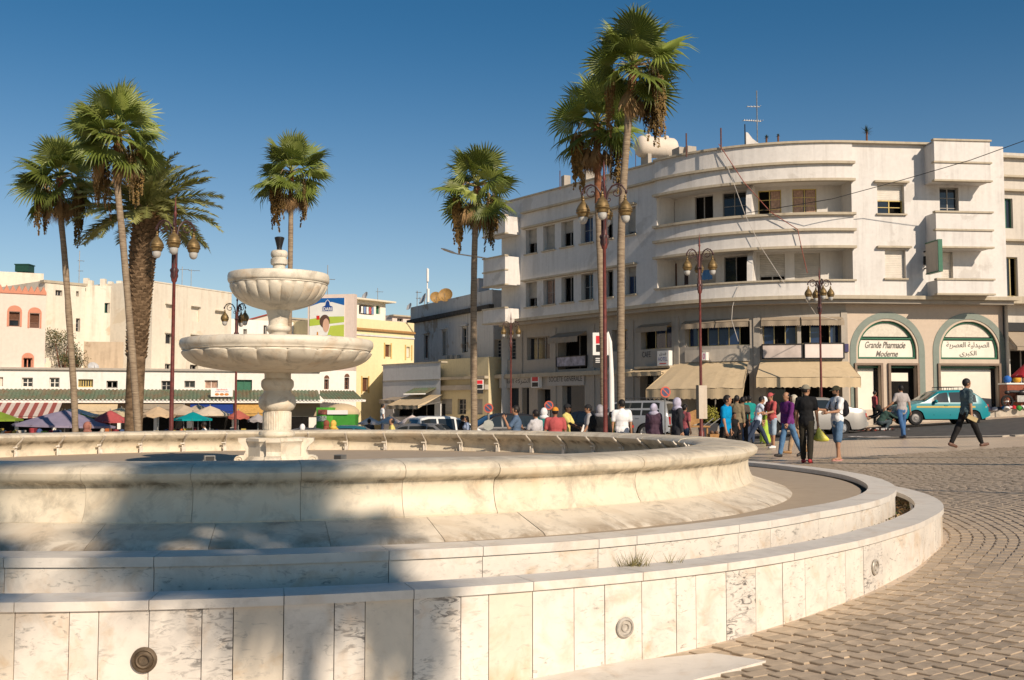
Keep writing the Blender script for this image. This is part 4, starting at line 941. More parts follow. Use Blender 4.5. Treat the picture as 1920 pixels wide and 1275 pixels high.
# roof: water tank, chimney blocks, white fin, poles, plants
q = PB.P(U(1225), 0, -1.8); tk = thing("water_tank", "large white horizontal water tank on the corner building's roof", "water tank", (q.x, q.y, 12.1))
M_TANK = plaster("tank_white", (0.66, 0.58, 0.48), amt=0.3)
p0 = at(1231, 277, q.y)
axis = Vector((0.93, 0.30, 0)).normalized(); L_ = 1.0; R_ = 0.56; zt_ = p0.z
rows = [(-L_ - .18, 0.02), (-L_ - .15, 0.3), (-L_ - 0.04, 0.48), (-L_ + .08, 0.56), (-L_ + .5, 0.57), (0, 0.55), (L_ - .5, 0.57), (L_ - .08, 0.56), (L_ + .04, 0.48), (L_ + .15, 0.3), (L_ + .18, 0.02)]
MB().tube([Vector((p0.x, p0.y, zt_)) + axis * d for d, r in rows], [r for d, r in rows], 20).build("tank", M_TANK, tk, 50, world=True)
for d in (-0.5, 0.55): MB().lathe([(0.16, 0), (0.16, .1), (0.12, .14), (0.01, .15)], 12, c=(p0.x + axis.x * d, p0.y + axis.y * d, zt_ + 0.52)).build("lid", M_TANK, tk, 40, world=True)
for d in (-0.6, 0.6): MB().box(-0.1, 0.1, -0.45, 0.45, 12.06, zt_ - 0.45, M=Matrix.Translation((p0.x + axis.x * d, p0.y + axis.y * d, 0)) @ Matrix.Rotation(0.3, 4, 'Z')).build("cradle", M_SHOPW, tk, world=True)
M_RUST = simple("rusty_pole", (0.10, 0.045, 0.035), 0.7, var=0.4)
def roofbox(u, v0, v1, w_, off, label, m=None):
    s = U(u, off); q = PB.P(s, 0, off); y = q.y; o = MB().box(-w_ / 2, w_ / 2, -w_ / 2, w_ / 2, 0, sz(v0, y) - 12.06 + 0.02).build("chimney", m or M_SHOPW, None, loc=(q.x, q.y, 12.04), rz=0.4); tag(o, label, "chimney", "blocks on the corner building's roof")
roofbox(1105, 322, 335, 0.6, -0.6, "pale chimney block on the roof edge behind the tall lamp post"); roofbox(1062, 330, 345, 0.4, -0.4, "grey block on the roof edge left of the tall lamp"); roofbox(1282, 279, 285, 0.7, -0.6, "low grey block on the roof right of the water tank"); roofbox(1297, 276, 283, 0.5, -0.6, "small block with a dark rod on the roof above the curved parapet")
def pole(u, v0, v1, y, r, label, m=None, arms=(), base=None, name="antenna", cat="antenna"):
    zb = sz(v1, y) if base is None else base; p = at(u, v1, y); t = thing(name, label, cat, (p.x, p.y, zb)); h = sz(v0, y) - zb
    MB().tube([(0, 0, 0), (0, 0, h)], r, 6).build("mast", m or M_STEEL, t)
    for hh, L, n, a in arms:
        k = MB(); dx, dy = cos(a), sin(a); k.tube([(-dx * L * .3, -dy * L * .3, h * hh), (dx * L, dy * L, h * hh)], r * .7, 5)
        for i in range(n):
            f = -0.3 + 1.3 * i / max(1, n - 1); e = 0.22 * (1 - 0.3 * i / n); k.tube([(dx * L * f - dy * e, dy * L * f + dx * e, h * hh), (dx * L * f + dy * e, dy * L * f - dx * e, h * hh)], r * .5, 4)
        k.build("aerial", m or M_STEEL, t)
    return t
pole(1420, 170, 262, 54, 0.03, "tall television aerial with a toothed boom on the white building's roof", arms=((0.62, 0.75, 9, pi + 0.2), (0.8, 0.5, 5, pi)), base=12.05)
pole(1239, 205, 300, 56, 0.03, "thin rusty rod rising beside the water tank", M_RUST, base=12.05, name="pole", cat="pole"); pole(1352, 240, 272, 50.5, 0.04, "short rusty rod on the curved roof edge holding cables", M_RUST, base=12.3, name="pole", cat="pole"); pole(1287, 250, 280, 52, 0.04, "short dark rod beside the roof blocks", M_RUST, base=12.3, name="pole", cat="pole"); pole(1397, 233, 266, 52, 0.03, "dark steel rod against the white fin on the roof", M_BLACK, base=12.3, name="pole", cat="pole")
pole(1192, 275, 325, 57, 0.02, "thin rod left of the water tank", M_RUST, base=12.05, name="pole", cat="pole"); pole(1050, 320, 348, 60, 0.03, "short rusty stub on the roof edge far left of the tank", M_RUST, base=12.3, name="pole", cat="pole")
q = at(1399, 262, 53); m = MB(); fin = [(0, 0), (0, 1.75), (0.1, 1.72), (0.32, 1.42), (0.6, 1.2), (1.1, 1.06), (1.1, 0)]
m.add([(x, 0, z) for x, z in fin] + [(x, 0.25, z) for x, z in fin], [tuple(range(7)), tuple(range(13, 6, -1))] + [(i, 7 + i, 7 + (i + 1) % 7, (i + 1) % 7) for i in range(7)])
tag(m.build("roof_fin", M_WALL, None, loc=(q.x, q.y, 12.05)), "curved white wedge of wall standing on the corner building's roof", "wall")
M_YUCCA = simple("yucca_leaf", (0.035, 0.055, 0.03), 0.6, var=0.3)
def yucca(u, v, y, r_, label, zb):
    p = at(u, v, y); k = MB(); rg = random.Random(int(u))
    for i in range(60):
        a, e = rg.uniform(0, 6.28), rg.uniform(-0.5, 1.45); d = Vector((cos(a) * cos(e), sin(a) * cos(e), sin(e))); s_ = d.cross(Vector((0, 0, 1))).normalized() * 0.025; L = r_ * rg.uniform(.7, 1)
        k.add([-s_, s_, d * L], [(0, 1, 2)])
    t = thing("roof_plant", label, "plant", (p.x, p.y, zb)); z = p.z - zb
    o = k.build("leaves", M_YUCCA, t, loc=(0, 0, z)); MB().tube([(0, 0, 0), (0, 0, z)], 0.05, 6).build("stem", M_BROWN, t)
yucca(1625, 247, 52, 0.42, "spiky dark yucca growing on the roof above the flat white wall", 12.06); yucca(1437, 258, 52, 0.2, "small green weed on the roof edge right of the white fin", 12.1); yucca(1459, 255, 52, 0.15, "tiny brown weed on the roof right of the television aerial", 12.1)

# ---- generic neighbours
def block(name, label, pr, pl, ztop, zb, depth, m, ops=(), cat="building", cap=None, caph=0.12, capm=None, back=None):
    P = Path([(pr.x, pr.y), (pl.x, pl.y)]); q = (pr + pl) / 2; t = thing(name, label, cat, (q.x, q.y, zb))
    O = []; I = []
    for (u0, u1, v0, v1, kw) in ops:
        a, b = sorted((P.at_u(u0), P.at_u(u1))); um = (a + b) / 2; z1, z0 = P.zv(um, v0), P.zv(um, v1); a = max(a, 0.02); b = min(b, P.L - .02)
        kw = dict(kw); dep = kw.pop('dep', 0.2); O.append((a, b, z0, z1, dep)); I.append((a, b, z0, z1, dep, kw))
    f = MB(); facade(f, P, 0, P.L, zb, ztop, O, step=99)
    n = P.nrm(0.1); br, bl = pr.to_2d() - n * depth, pl.to_2d() - n * depth
    if back is not None: br, bl = pr.to_2d() + back, pl.to_2d() + back
    for A, B in ((pl.to_2d(), bl), (bl, br), (br, pr.to_2d())): f.quad(Vector((*A, zb)), Vector((*B, zb)), Vector((*B, ztop)), Vector((*A, ztop)))
    f.quad(Vector((*pr.to_2d(), ztop - .02)), Vector((*br, ztop - .02)), Vector((*bl, ztop - .02)), Vector((*pl.to_2d(), ztop - .02)))
    f.build("wall", m, t, world=True)
    for a, b, z0, z1, dep, kw in I:
        if kw.pop('blank', 0):
            k = MB(); k.quad(P.P(b, z0, -dep), P.P(a, z0, -dep), P.P(a, z1, -dep), P.P(b, z1, -dep)); k.build("blocked_window", m, t, world=True)
        else: win(P, a, b, z0, z1, dep, t, **kw)
    if cap: bandpart(P, -0.1, P.L + .1, ztop - caph, ztop + 0.02, -0.4, cap, capm or M_LEDGE, t, "coping")
    return P, t
M_CREAM = plaster("cream_plaster", (0.71, 0.645, 0.53), dirt=(0.30, 0.22, 0.13), amt=0.7, patch=(0.56, 0.46, 0.32), pamt=0.5)
M_CREAM2 = plaster("cream_old_plaster", (0.73, 0.675, 0.565), dirt=(0.28, 0.21, 0.13), amt=0.8, patch=(0.48, 0.37, 0.25), pamt=0.7)
M_PINK = plaster("pink_plaster", (0.71, 0.585, 0.50), amt=0.2)
M_SALM = plaster("salmon_plaster", (0.58, 0.25, 0.16), amt=0.25)
M_WHITEP = plaster("whitewash", (0.78, 0.74, 0.68), dirt=(0.4, 0.33, 0.25), amt=0.35)
M_YEL = plaster("yellow_plaster", (0.78, 0.67, 0.40), dirt=(0.5, 0.38, 0.18), amt=0.3)
M_TANW = plaster("tan_wall", (0.50, 0.40, 0.29), dirt=(0.14, 0.10, 0.07), amt=0.9, patch=(0.30, 0.22, 0.15), pamt=0.8)
M_GREYP = plaster("grey_old_plaster", (0.56, 0.545, 0.52), dirt=(0.10, 0.09, 0.085), amt=0.9, patch=(0.30, 0.22, 0.15), pamt=0.7)
M_BLUEW = plaster("pale_grey_wall", (0.62, 0.61, 0.60), amt=0.3)
M_YPAR = plaster("pale_yellow_wall", (0.60, 0.52, 0.33), amt=0.4)
def A_(u, y): q = at(u, 700, y); return Vector((q.x, q.y, 0))
DK = dict(openc=(0, 1)); BR = dict(fm=M_BROWN, gm=M_BROWN, cols=1)
P_, pink = block("pink_house", "pink house with salmon zigzag merlons and arched window heads", A_(83, 57), A_(-70, 55), sz(549, 57), -4, 8, M_PINK,
    [(14, 34, 585, 612, dict(cols=1, fm=M_BROWN, shut=.5, sm=M_BROWN)), (53, 71, 588, 615, dict(fm=M_BROWN, gm=M_BROWN, shut=.6, sm=M_BROWN)), (43, 60, 671, 690, dict(openc=(0, 1), fm=M_SALM))])
for u0, u1, v in ((10, 38, 612), (49, 75, 615), (40, 63, 690)):
    a, b = sorted((P_.at_u(u0), P_.at_u(u1))); sm = (a + b) / 2; R = (b - a) / 2; zb_ = P_.zv(sm, v); zt_ = P_.zv(sm, v - 28 if v < 650 else v - 19); k = MB(); n = 12
    band(k, P_, a, a + R * .26, zb_, zt_, 0, .04, step=9); band(k, P_, b - R * .26, b, zb_, zt_, 0, .04, step=9)
    k.add([P_.P(sm + R * cos(pi * i / n), zt_ + R * .9 * sin(pi * i / n), .04) for i in range(n + 1)], [tuple(range(n + 1))]); k.build("window_surround", M_SALM, pink, world=True)
for i in range(13):
    s_ = P_.L * (i + .5) / 13; w_ = P_.L / 13 * .5; z = sz(549, 57); k = MB()
    v = [P_.P(s_ - w_, z, o) for o in (0.05, -.2)] + [P_.P(s_ + w_, z, o) for o in (0.05, -.2)] + [P_.P(s_, z + .32, o) for o in (0.05, -.2)]
    k.add(v, [(0, 2, 4), (1, 5, 3), (0, 4, 5, 1), (2, 3, 5, 4)]); k.build("merlon", M_SALM, pink, world=True)
bandpart(P_, 0, P_.L, sz(549, 57) - .12, sz(549, 57) - .002, 0, .06, M_SALM, pink, "ledge")
P_, t_ = block("rooftop_house", "plain pale house rising behind the salmon merlons with a green tank on top", A_(77, 66), A_(-80, 64), sz(513, 66), -4, 7, M_CREAM, [(43, 51, 531, 541, dict(cols=1))])
k = MB(); p = at(46, 514, 66); tg = thing("green_tank", "dark green boxy water tank on the roof of the leftmost pale house", "water tank", (p.x, p.y, sz(513, 66)))
MB().box(-.42, .42, -.4, .4, 0.08, .5).build("tank", simple("tank_green", (0.01, 0.05, 0.035), 0.5), tg); MB().box(-.46, .46, -.44, .44, .5, .56).build("lid", simple("tank_green", (0.01, 0.05, 0.035), 0.5), tg)
P_, mid = block("old_house", "old cream house with a row of stub chimneys along its roof", A_(287, 62), A_(150, 60.5), sz(536, 61), -4, 8, M_CREAM2,
    [(193, 203, 568, 587, dict(cols=1, fm=M_GFRAME)), (227, 237, 600, 625, dict(cols=1, rows=2)), (152, 158, 640, 655, DK)])
for i, (u, w_, h) in enumerate(((158, .22, .42), (167, .18, .3), (190, .24, .42), (204, .2, .28), (221, .24, .34))):
    q = P_.P(P_.at_u(u), 0, -.3); MB().box(q.x - w_ / 2 - .02, q.x + w_ / 2 + .02, q.y - .15, q.y + .15, sz(536, 61) - .05, sz(536, 61) + h).build("chimney", M_CREAM2, mid, world=True)
block("cream_annex", "narrow cream house between the pink house and the one with stub chimneys", A_(156, 60.2), A_(80, 58.4), sz(528, 59), -4, 8, M_CREAM, [(100, 113, 544, 555, dict(cols=2)), (139, 144, 546, 556, dict(cols=1)), (140, 148, 597, 622, dict(cols=1, rows=3))], cap=.06)
P_, bigc = block("tall_cream_house", "tall plain cream house with blocked windows left of the fountain bowls", A_(432, 66), A_(283, 59.8), 7.05, -4, 9, M_CREAM,
    [(309, 322, 572, 597, dict(blank=1, dep=.12)), (356, 372, 576, 603, dict(blank=1, dep=.12)), (401, 417, 584, 607, dict(blank=1, dep=.12)), (309, 322, 626, 645, dict(cols=1)), (356, 371, 629, 650, dict(cols=1)), (401, 418, 634, 652, DK), (309, 322, 682, 694, DK), (356, 371, 684, 696, DK)], cap=.03, caph=.05, capm=M_CREAM)
for u, v in ((315.5, 571), (364, 575), (409, 583), (315.5, 625), (363.5, 628), (409, 633)):
    s_ = P_.at_u(u); z = P_.zv(s_, v); bandpart(P_, s_ - .38, s_ + .38, z, z + .08, 0, .14, M_CREAM, bigc, "lintel")
P_, ruin = block("garden_wall", "tall stained tan wall behind the long white shop row", A_(300, 61.0), A_(148, 60.25), sz(641, 60.5), -4, .25, M_TANW, cat="wall")
block("white_house", "small white house seen between the two fountain bowls and the lamp", A_(560, 69), A_(432, 66), sz(600, 67), -4, 6, M_WHITEP, [(493, 499, 610, 632, dict(cols=1)), (455, 462, 617, 632, DK)])
P_, tanh = block("tan_house", "flat roofed tan house behind the fountain stem", A_(590, 90), A_(536, 88), sz(597, 89), -4, 6, M_TANW, [(549, 558, 622, 640, DK)], cap=.1)
p = at(487, 600, 74); k = MB(); k.prism([(-1.4, 0), (0.9, 0), (0.9, 5), (-1.4, 5)], -4, 0.0); gab = thing("gabled_house", "small house with a red roof edge behind the fountain stem", "building", (p.x, p.y, sz(603, 74)))
MB().prism([(-1.2, 0), (0.9, 0), (0.9, 4), (-1.2, 4)], -9, 0).build("wall", M_CREAM, gab)
MB().add([(-1.3, -.1, -.05), (0.9, -.1, .55), (0.9, 4, .55), (-1.3, 4, -.05), (-1.3, -.1, .03), (0.9, -.1, .63), (0.9, 4, .63), (-1.3, 4, .03)], [(0, 1, 5, 4), (4, 5, 6, 7), (0, 3, 2, 1), (1, 2, 6, 5), (3, 0, 4, 7)]).build("roof", simple("red_tile", (0.33, 0.06, 0.04), 0.8), gab)
MB().add([(-1.2, 0, 0), (0.9, 0, 0), (0.9, 0, .54)], [(0, 1, 2)]).build("gable", M_CREAM, gab)
# poster house
P_, adh = block("poster_house", "pinkish house end carrying a large advertising poster right of the fountain bowls", A_(663, 65.4), A_(576, 66), sz(551, 65.4), -4, .5, plaster("poster_wall", (0.66, 0.55, 0.48), amt=0.25), [])
a, b = P_.at_u(645), P_.at_u(580); um = (a + b) / 2; z1, z0 = P_.zv(um, 559), P_.zv(um, 668); Wd, Hh = b - a, z1 - z0; q = P_.P(um, z0, .05)
ad = thing("poster", "large poster of a woman at a table under a blue DARI logo", "poster", (q.x, q.y, z0))
def adp(pl, o, m, nm):
    k = MB(); k.add([P_.P(b - Wd * x, z0 + Hh * y, .06 + o) for x, y in pl], [tuple(range(len(pl)))]); k.build(nm, m, ad, world=True)
def sc_(n, c): return simple("poster_" + n, c, 0.4, var=0.06, scale=1)
k = MB(); band(k, P_, a, b, z0, z1, .0, .06, step=9); k.build("board", sc_("white", (0.66, 0.66, 0.62)), ad, world=True)
adp([(0, .86), (.3, .92), (.65, .93), (1, .87), (1, 1), (0, 1)], .006, sc_("blue", (0.01, 0.10, 0.32)), "sky_print"); adp([(0, .52), (1, .58), (1, .68), (.5, .68), (0, .64)], .005, sc_("green", (0.36, 0.46, 0.06)), "wall_print"); adp([(.45, .22), (1, .2), (1, .54), (.6, .52)], .006, sc_("green2", (0.40, 0.48, 0.07)), "wall_print")
adp([(.3, .0), (.33, .22), (.42, .36), (.62, .36), (.76, .25), (.80, 0)], .010, sc_("robe", (0.42, 0.58, 0.70)), "robe_print"); adp([(.47, .36), (.55, .36), (.53, .16)], .014, sc_("skin", (0.55, 0.34, 0.24)), "neck_print")
el = lambda cx, cy, rx, ry, n=16: [(cx + rx * cos(2 * pi * i / n), cy + ry * sin(2 * pi * i / n)) for i in range(n)]
adp(el(.44, .60, .15, .115), .012, sc_("hair", (0.09, 0.05, 0.035)), "hair_print"); adp(el(.48, .53, .095, .12), .015, sc_("skin", (0.55, 0.34, 0.24)), "face_print")
adp([(.2, .02), (.27, .02), (.27, .3), (.25, .42), (.22, .42), (.2, .3)], .012, sc_("bottle", (0.50, 0.20, 0.02)), "bottle_print"); adp([(.2, .02), (.27, .02), (.27, .16), (.2, .16)], .016, sc_("blue", (0.01, 0.10, 0.32)), "label_print")
adp([(.05, .02), (.11, .02), (.11, .17), (.05, .17)], .012, sc_("red", (0.5, 0.03, 0.02)), "jar_print"); adp([(.83, .0), (.97, .0), (.97, .25), (.83, .25)], .012, sc_("bottle", (0.50, 0.20, 0.02)), "packet_print"); adp([(.83, .18), (.97, .18), (.97, .25), (.83, .25)], .016, sc_("blue", (0.01, 0.10, 0.32)), "label_print"); adp([(.2, .63), (.29, .63), (.29, .7), (.2, .7)], .012, sc_("red", (0.5, 0.03, 0.02)), "jar_print")
adp([(.36, .765), (.68, .765), (.68, .86), (.60, .875), (.58, .94), (.52, .975), (.46, .94), (.44, .875), (.36, .86)], .018, sc_("white", (0.66, 0.66, 0.62)), "logo_edge"); adp([(.375, .775), (.665, .775), (.665, .85), (.59, .868), (.565, .935), (.52, .965), (.475, .935), (.45, .868), (.375, .85)], .022, sc_("logo", (0.01, 0.05, 0.22)), "logo")
text("DARI", Wd * .25, Hh * .055, P_.M(b - Wd * .52, z0 + Hh * .812, .092), sc_("white", (0.66, 0.66, 0.62)), "lettering", ad, bold=.02)
P_, yel = block("yellow_house", "yellow house with brown shutters right of the poster", A_(776, 70.5), A_(648, 65.7), 5.5, -4, 8, M_YEL,
    [(721, 732, 646, 669, dict(**BR, shut=1, sm=M_BROWN)), (678.5, 691, 708, 734, dict(**BR, shut=1, sm=M_BROWN)), (762, 769, 650, 671, dict(fm=M_FR, shut=1, sm=M_SHUTW)), (680, 691, 642, 650, dict(**BR))])
bandpart(P_, 0, P_.L, P_.zv(3, 622), P_.zv(3, 618), 0, .16, simple("ochre_ledge", (0.34, 0.19, 0.07), 0.8), yel, "ledge"); bandpart(P_, 0, P_.L, P_.zv(3, 632), P_.zv(3, 629), 0, .06, M_BLUEW, yel, "ledge")
for u, v0, v1 in ((726.5, 643, 672), (684.5, 705, 737), (765.5, 647, 675)):
    s_ = P_.at_u(u); z1, z0 = P_.zv(s_, v0), P_.zv(s_, v1)
    for e in (-.34, .26): bandpart(P_, s_ + e, s_ + e + .08, z0, z1, 0, .05, simple("ochre_trim", (0.55, 0.38, 0.13), 0.8), yel, "trim")
P_, up = block("rooftop_flat", "white rooftop storey with washing on its balcony above the yellow house", A_(722, 71.0), A_(655, 68.4), sz(562, 69.5), 5.3, 4, M_WHITEP, [(672, 700, 571, 590, dict(dep=.6, openc=(0, 1))), (704, 712, 573, 589, dict(fm=M_GFRAME, gm=M_GFRAME))])
bandpart(P_, -.5, P_.L + .1, sz(564, 69.5), sz(561, 69.5), -.4, .5, M_CREAM, up, "roof_slab")
k = MB()
for i, c in enumerate((0, 1, 0, 2, 1)):
    s_ = P_.at_u(676 + i * 5); w_ = .09; k = MB(); k.quad(P_.P(s_ + w_, 6.05, .1), P_.P(s_ - w_, 6.05, .1), P_.P(s_ - w_, 6.5, .1), P_.P(s_ + w_, 6.5, .1)); k.build("washing", [simple("cloth_white", (0.7, 0.7, 0.7), .9), simple("cloth_blue", (0.15, 0.22, 0.4), .9), simple("cloth_red", (0.4, 0.08, 0.08), .9)][c], up, world=True)
block("far_roof", "far pink rooftop with a dark opening behind the yellow house", A_(778, 104), A_(735, 102), sz(592, 103), -3, 5, M_PINK, [(744, 755, 597, 603, DK)], cap=.3)
P_, arw = block("arched_house", "low white house with two arched windows and a green tiled canopy", A_(668, 63.6), A_(586, 62), sz(694, 62), -4, 4, M_WHITEP, [(608, 617, 711, 730, dict(fm=M_BROWN, rows=3)), (646, 655, 708, 730, dict(fm=M_BROWN, rows=3))])
for u, v in ((612.5, 710), (650.5, 707)):
    s_ = P_.at_u(u); z = P_.zv(s_, v); k = MB(); R = .17; k.add([P_.P(s_ + R * cos(pi * i / 10), z + R * 1.2 * sin(pi * i / 10), .015) for i in range(11)], [tuple(range(11))]); k.build("arch_head", M_BROWN, arw, world=True)
P_, low = block("low_grey_shop", "low pale grey shop building in front of the old grey house", A_(826, 59.5), A_(718, 64.2), 2.5, -4, 1.0, M_BLUEW, [(737, 815, 757, 782, dict(openc=(0, 1, 2), cols=3, dep=.5))], cap=.03, caph=.06, back=(A_(824, 69.6) - A_(826, 59.5)).to_2d())
bandpart(P_, 0, P_.L, P_.zv(2, 713), P_.zv(2, 711.5), 0, .05, M_SHOPW, low, "ledge")
Pl = P_
P_, old = block("old_grey_house", "weathered grey two storey house with tall narrow windows and satellite dishes on its roof", A_(925, 67.0), A_(771, 79.5), 7.35, -4, 7, M_GREYP,
    [(795, 804, 629, 671, dict(cols=1, fm=M_BROWN, gm=M_BROWN, shut=1, sm=M_BROWN)), (828, 839, 621, 666, dict(cols=1, rows=3, shut=1, sm=M_GREYS)), (866, 877, 615, 661, dict(cols=1, rows=3))])
bandpart(P_, -.1, P_.L + .12, 6.15, 6.42, 0, .35, simple("black_mould", (0.05, 0.045, 0.04), 0.95, var=0.5, scale=5), old, "cornice"); bandpart(P_, 0, P_.L, 6.42, 7.38, 0, .08, M_GREYP, old, "parapet")
for u, v in ((799.5, 626), (833.5, 618), (871.5, 612)):
    s_ = P_.at_u(u); z = P_.zv(s_, v); bandpart(P_, s_ - .55, s_ + .55, z, z + .12, 0, .2, M_GREYP, old, "lintel")
    for e in (-.42, .34): bandpart(P_, s_ + e, s_ + e + .08, P_.zv(s_, v + 47), z, 0, .05, M_GREYP, old, "trim")
for u0, u1 in ((843, 850), (856, 862), (848, 854)):
    pass
for i, u in enumerate((845, 854, 863)):
    s_ = P_.at_u(u); bandpart(P_, s_ - .2, s_ + .2, P_.zv(s_, 672.5), P_.zv(s_, 666), .1, .35, M_SHUT, old, "air_conditioner")
q = P_.P(P_.at_u(872), 0, -1.2); tag(MB().box(-.4, .4, -.4, .4, 0, 1.15).box(-.45, .45, -.45, .45, 1.15, 1.22).build("chimney", M_PINK, None, loc=(q.x, q.y, 7.33), rz=.5), "pale square chimney on the old grey house near the palm trunk", "chimney")
P_, ypar = block("yellow_parapet_shop", "single storey shop with a pale yellow parapet below the old grey house", A_(916, 65.6), A_(822, 69.9), 3.05, -4, 3.5, M_YPAR, [(825, 848, 748, 777, dict(fm=M_GREYS, gm=M_GREYS, shut=1, sm=M_GREYS)), (858, 874, 748, 777, dict(rows=3)), (884, 905, 748, 777, dict(shut=1, sm=M_GREYS))])
bandpart(P_, -.05, P_.L + .1, P_.zv(2, 711), P_.zv(2, 706), 0, .35, M_LEDGE, ypar, "ledge"); bandpart(P_, 0, P_.L, -4, P_.zv(2, 711), -.0, .02, M_SHOPW, ypar, "shopfront") if 0 else None
bandpart(P_, 0, P_.L, P_.zv(2, 731), P_.zv(2, 722), 0, .3, M_SHOPW, ypar, "fascia")
# right neighbour
P_, rn = block("right_house", "grey white building cut off by the right picture edge with a dark shuttered window", A_(2150, 53), A_(1884, 51.6), sz(289, 52), -2.5, 9, plaster("pale_old_plaster", (0.55, 0.51, 0.45), amt=0.6),
    [(1887, 1908, 372, 428, dict(fm=M_GFRAME)), (1891, 1914, 482, 556, dict(fm=M_FRG, openc=(0,))), (1895, 2010, 655, 790, dict(openc=(0, 1, 2), cols=3, dep=.8))])
for z in (sz(300, 52), sz(336, 52), sz(362, 52), sz(455, 52)): bandpart(P_, 0, P_.L, z, z + .1, 0, .25, M_LEDGE, rn, "ledge")
bandpart(P_, 0, P_.L, sz(573, 52), sz(560, 52), 0, .8, M_LEDGE, rn, "cornice"); bandpart(P_, 0, P_.L, sz(622, 52), sz(606, 52), 0, .12, M_BLACK, rn, "grille")
awning(P_, P_.L - 4, P_.L - .05, sz(622, 52), sz(652, 52), 0.02, .9, .2, M_CANVAS2, "grey awning of the shop at the right picture edge", wav=.01)
# shop row on the left
P_, rowb = block("shop_row", "long low white shop row with small windows above a green tiled canopy", A_(600, 60.5), A_(-110, 55), sz(691, 57), -4.5, 3.5, M_WHITEP,
    [(-4, 6, 707, 724, dict(fm=M_BROWN)), (41.5, 62, 708, 726, dict(rows=2, fm=M_SHUTW)), (93, 112, 708, 727, dict(rows=2, fm=M_SHUTW)), (147, 175, 711, 726, dict(cols=6, fm=M_FRY)), (200, 221, 714, 728, DK), (303, 322, 714, 732, dict(rows=2)), (346, 366, 714, 727, dict()), (384, 409, 713, 729, dict(fm=M_PINK, gm=M_CURT)), (444, 473, 712, 732, dict(fm=M_GFRAME, gm=M_GFRAME))])
bandpart(P_, 0, P_.L, sz(694, 57), sz(690, 57), 0, .15, M_SHOPW, rowb, "coping")
ze0 = sz(751, 56); ze1 = sz(731, 57)
bandpart(P_, 0, P_.L, ze0 - .12, ze0, 0, 1.28, M_WHITEP, rowb, "eave")
def m_tile():
    t = NT("green_roof_tile"); co = t.coords(rand=False); n = t.noise(co, 1.2, 6, .6)
    a = t.mix(t.ramp(n, [(.45, 0), (.62, 1)]), (0.085, 0.125, 0.075), (0.15, 0.095, 0.05)); a = t.mix(t.ramp(t.noise(co, 6, 4), [(.4, 0), (.7, .5)]), a, (0.16, 0.20, 0.13))
    t.base(a); t.set(.55, .4); return t.mat
M_TILE = m_tile()
def tiles(P, s0, s1, zt, zb, proj, parent, w_=0.2, cut=None):
    k = MB(); n = int((s1 - s0) / w_)
    for i in range(n):
        a = s0 + i * w_; c = a + w_ / 2; top, bot = [], []
        for j in range(5):
            f = j / 4; x = a + w_ * f; h = .055 * sin(pi * f)
            top.append(P.P(x, zt + h, 0.0)); bot.append(P.P(x, zb + h, proj))
        k.add(top + bot, [(j, j + 1, 6 + j, 5 + j) for j in range(4)] + [(5, 6, 7, 8, 9)])
    o = k.build("roof_tiles", M_TILE, parent, 50, world=True); o["kind"] = 'stuff'
    v = MB()
    for i in range(n): v.obox(P.P(s0 + (i + .5) * w_, zb - .02, proj + .02), (.09, .05, .06), 0)
    o = v.build("eave_tiles", M_SIGNW, parent, world=True); o["kind"] = 'stuff'
tiles(P_, 0.1, P_.L, ze1, ze0 + .05, 1.3, rowb)
k = MB(); S_ = Path([P_.p[0], P_.p[1]])
bandpart(P_, 0, P_.L, -4.4, ze0 - .13, 0.01, .03, M_DARK, rowb, "shop_shade_band") if 0 else None
# flat near-black sheets on the wall paint the shaded shopfronts under the canopy
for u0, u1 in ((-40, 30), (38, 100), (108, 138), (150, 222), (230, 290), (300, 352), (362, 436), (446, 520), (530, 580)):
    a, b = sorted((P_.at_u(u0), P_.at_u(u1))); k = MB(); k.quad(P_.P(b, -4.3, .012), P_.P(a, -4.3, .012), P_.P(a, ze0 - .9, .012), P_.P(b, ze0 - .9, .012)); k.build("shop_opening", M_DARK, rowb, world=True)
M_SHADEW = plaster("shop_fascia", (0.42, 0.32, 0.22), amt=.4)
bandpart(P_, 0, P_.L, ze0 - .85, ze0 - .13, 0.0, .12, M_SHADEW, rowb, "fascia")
M_BLUEC = simple("blue_canvas", (0.01, 0.035, 0.19), .8); M_MUST = simple("mustard_canvas", (0.46, 0.27, 0.08), .85, var=.2); M_STR1 = simple("stripe_red", (0.25, 0.06, 0.05), .85); M_STR2 = simple("stripe_pale", (0.50, 0.43, 0.38), .85)
def aw(u0, u1, v0, v1, proj, m, label, **kw):
    a, b = sorted((P_.at_u(u0, 1.3), P_.at_u(u1, 1.3))); return awning(P_, a, b, sz(v0, 56), sz(v1, 54.5), kw.pop('o', 1.0), proj, kw.pop('val', .15), m, label, **kw)
aw(-20, 118, 752, 780, 2.6, M_STR2, "red and white striped market awning at the left picture edge", stripes=M_STR1, wav=.01, val=.1)
aw(147, 222, 754, 772, .8, M_CANVAS, "beige shop awning under the canopy between the two tall palms", wav=.02); aw(270, 345, 754, 768, .8, M_CANVAS2, "brownish shop awning under the canopy right of the date palm trunk", wav=.02)
aw(358, 438, 754, 772, .6, M_BLUEC, "blue shop awning under the green tiled canopy", wav=.01); aw(442, 500, 755, 776, .7, M_MUST, "mustard shop awning left of the fountain stem", wav=.02)
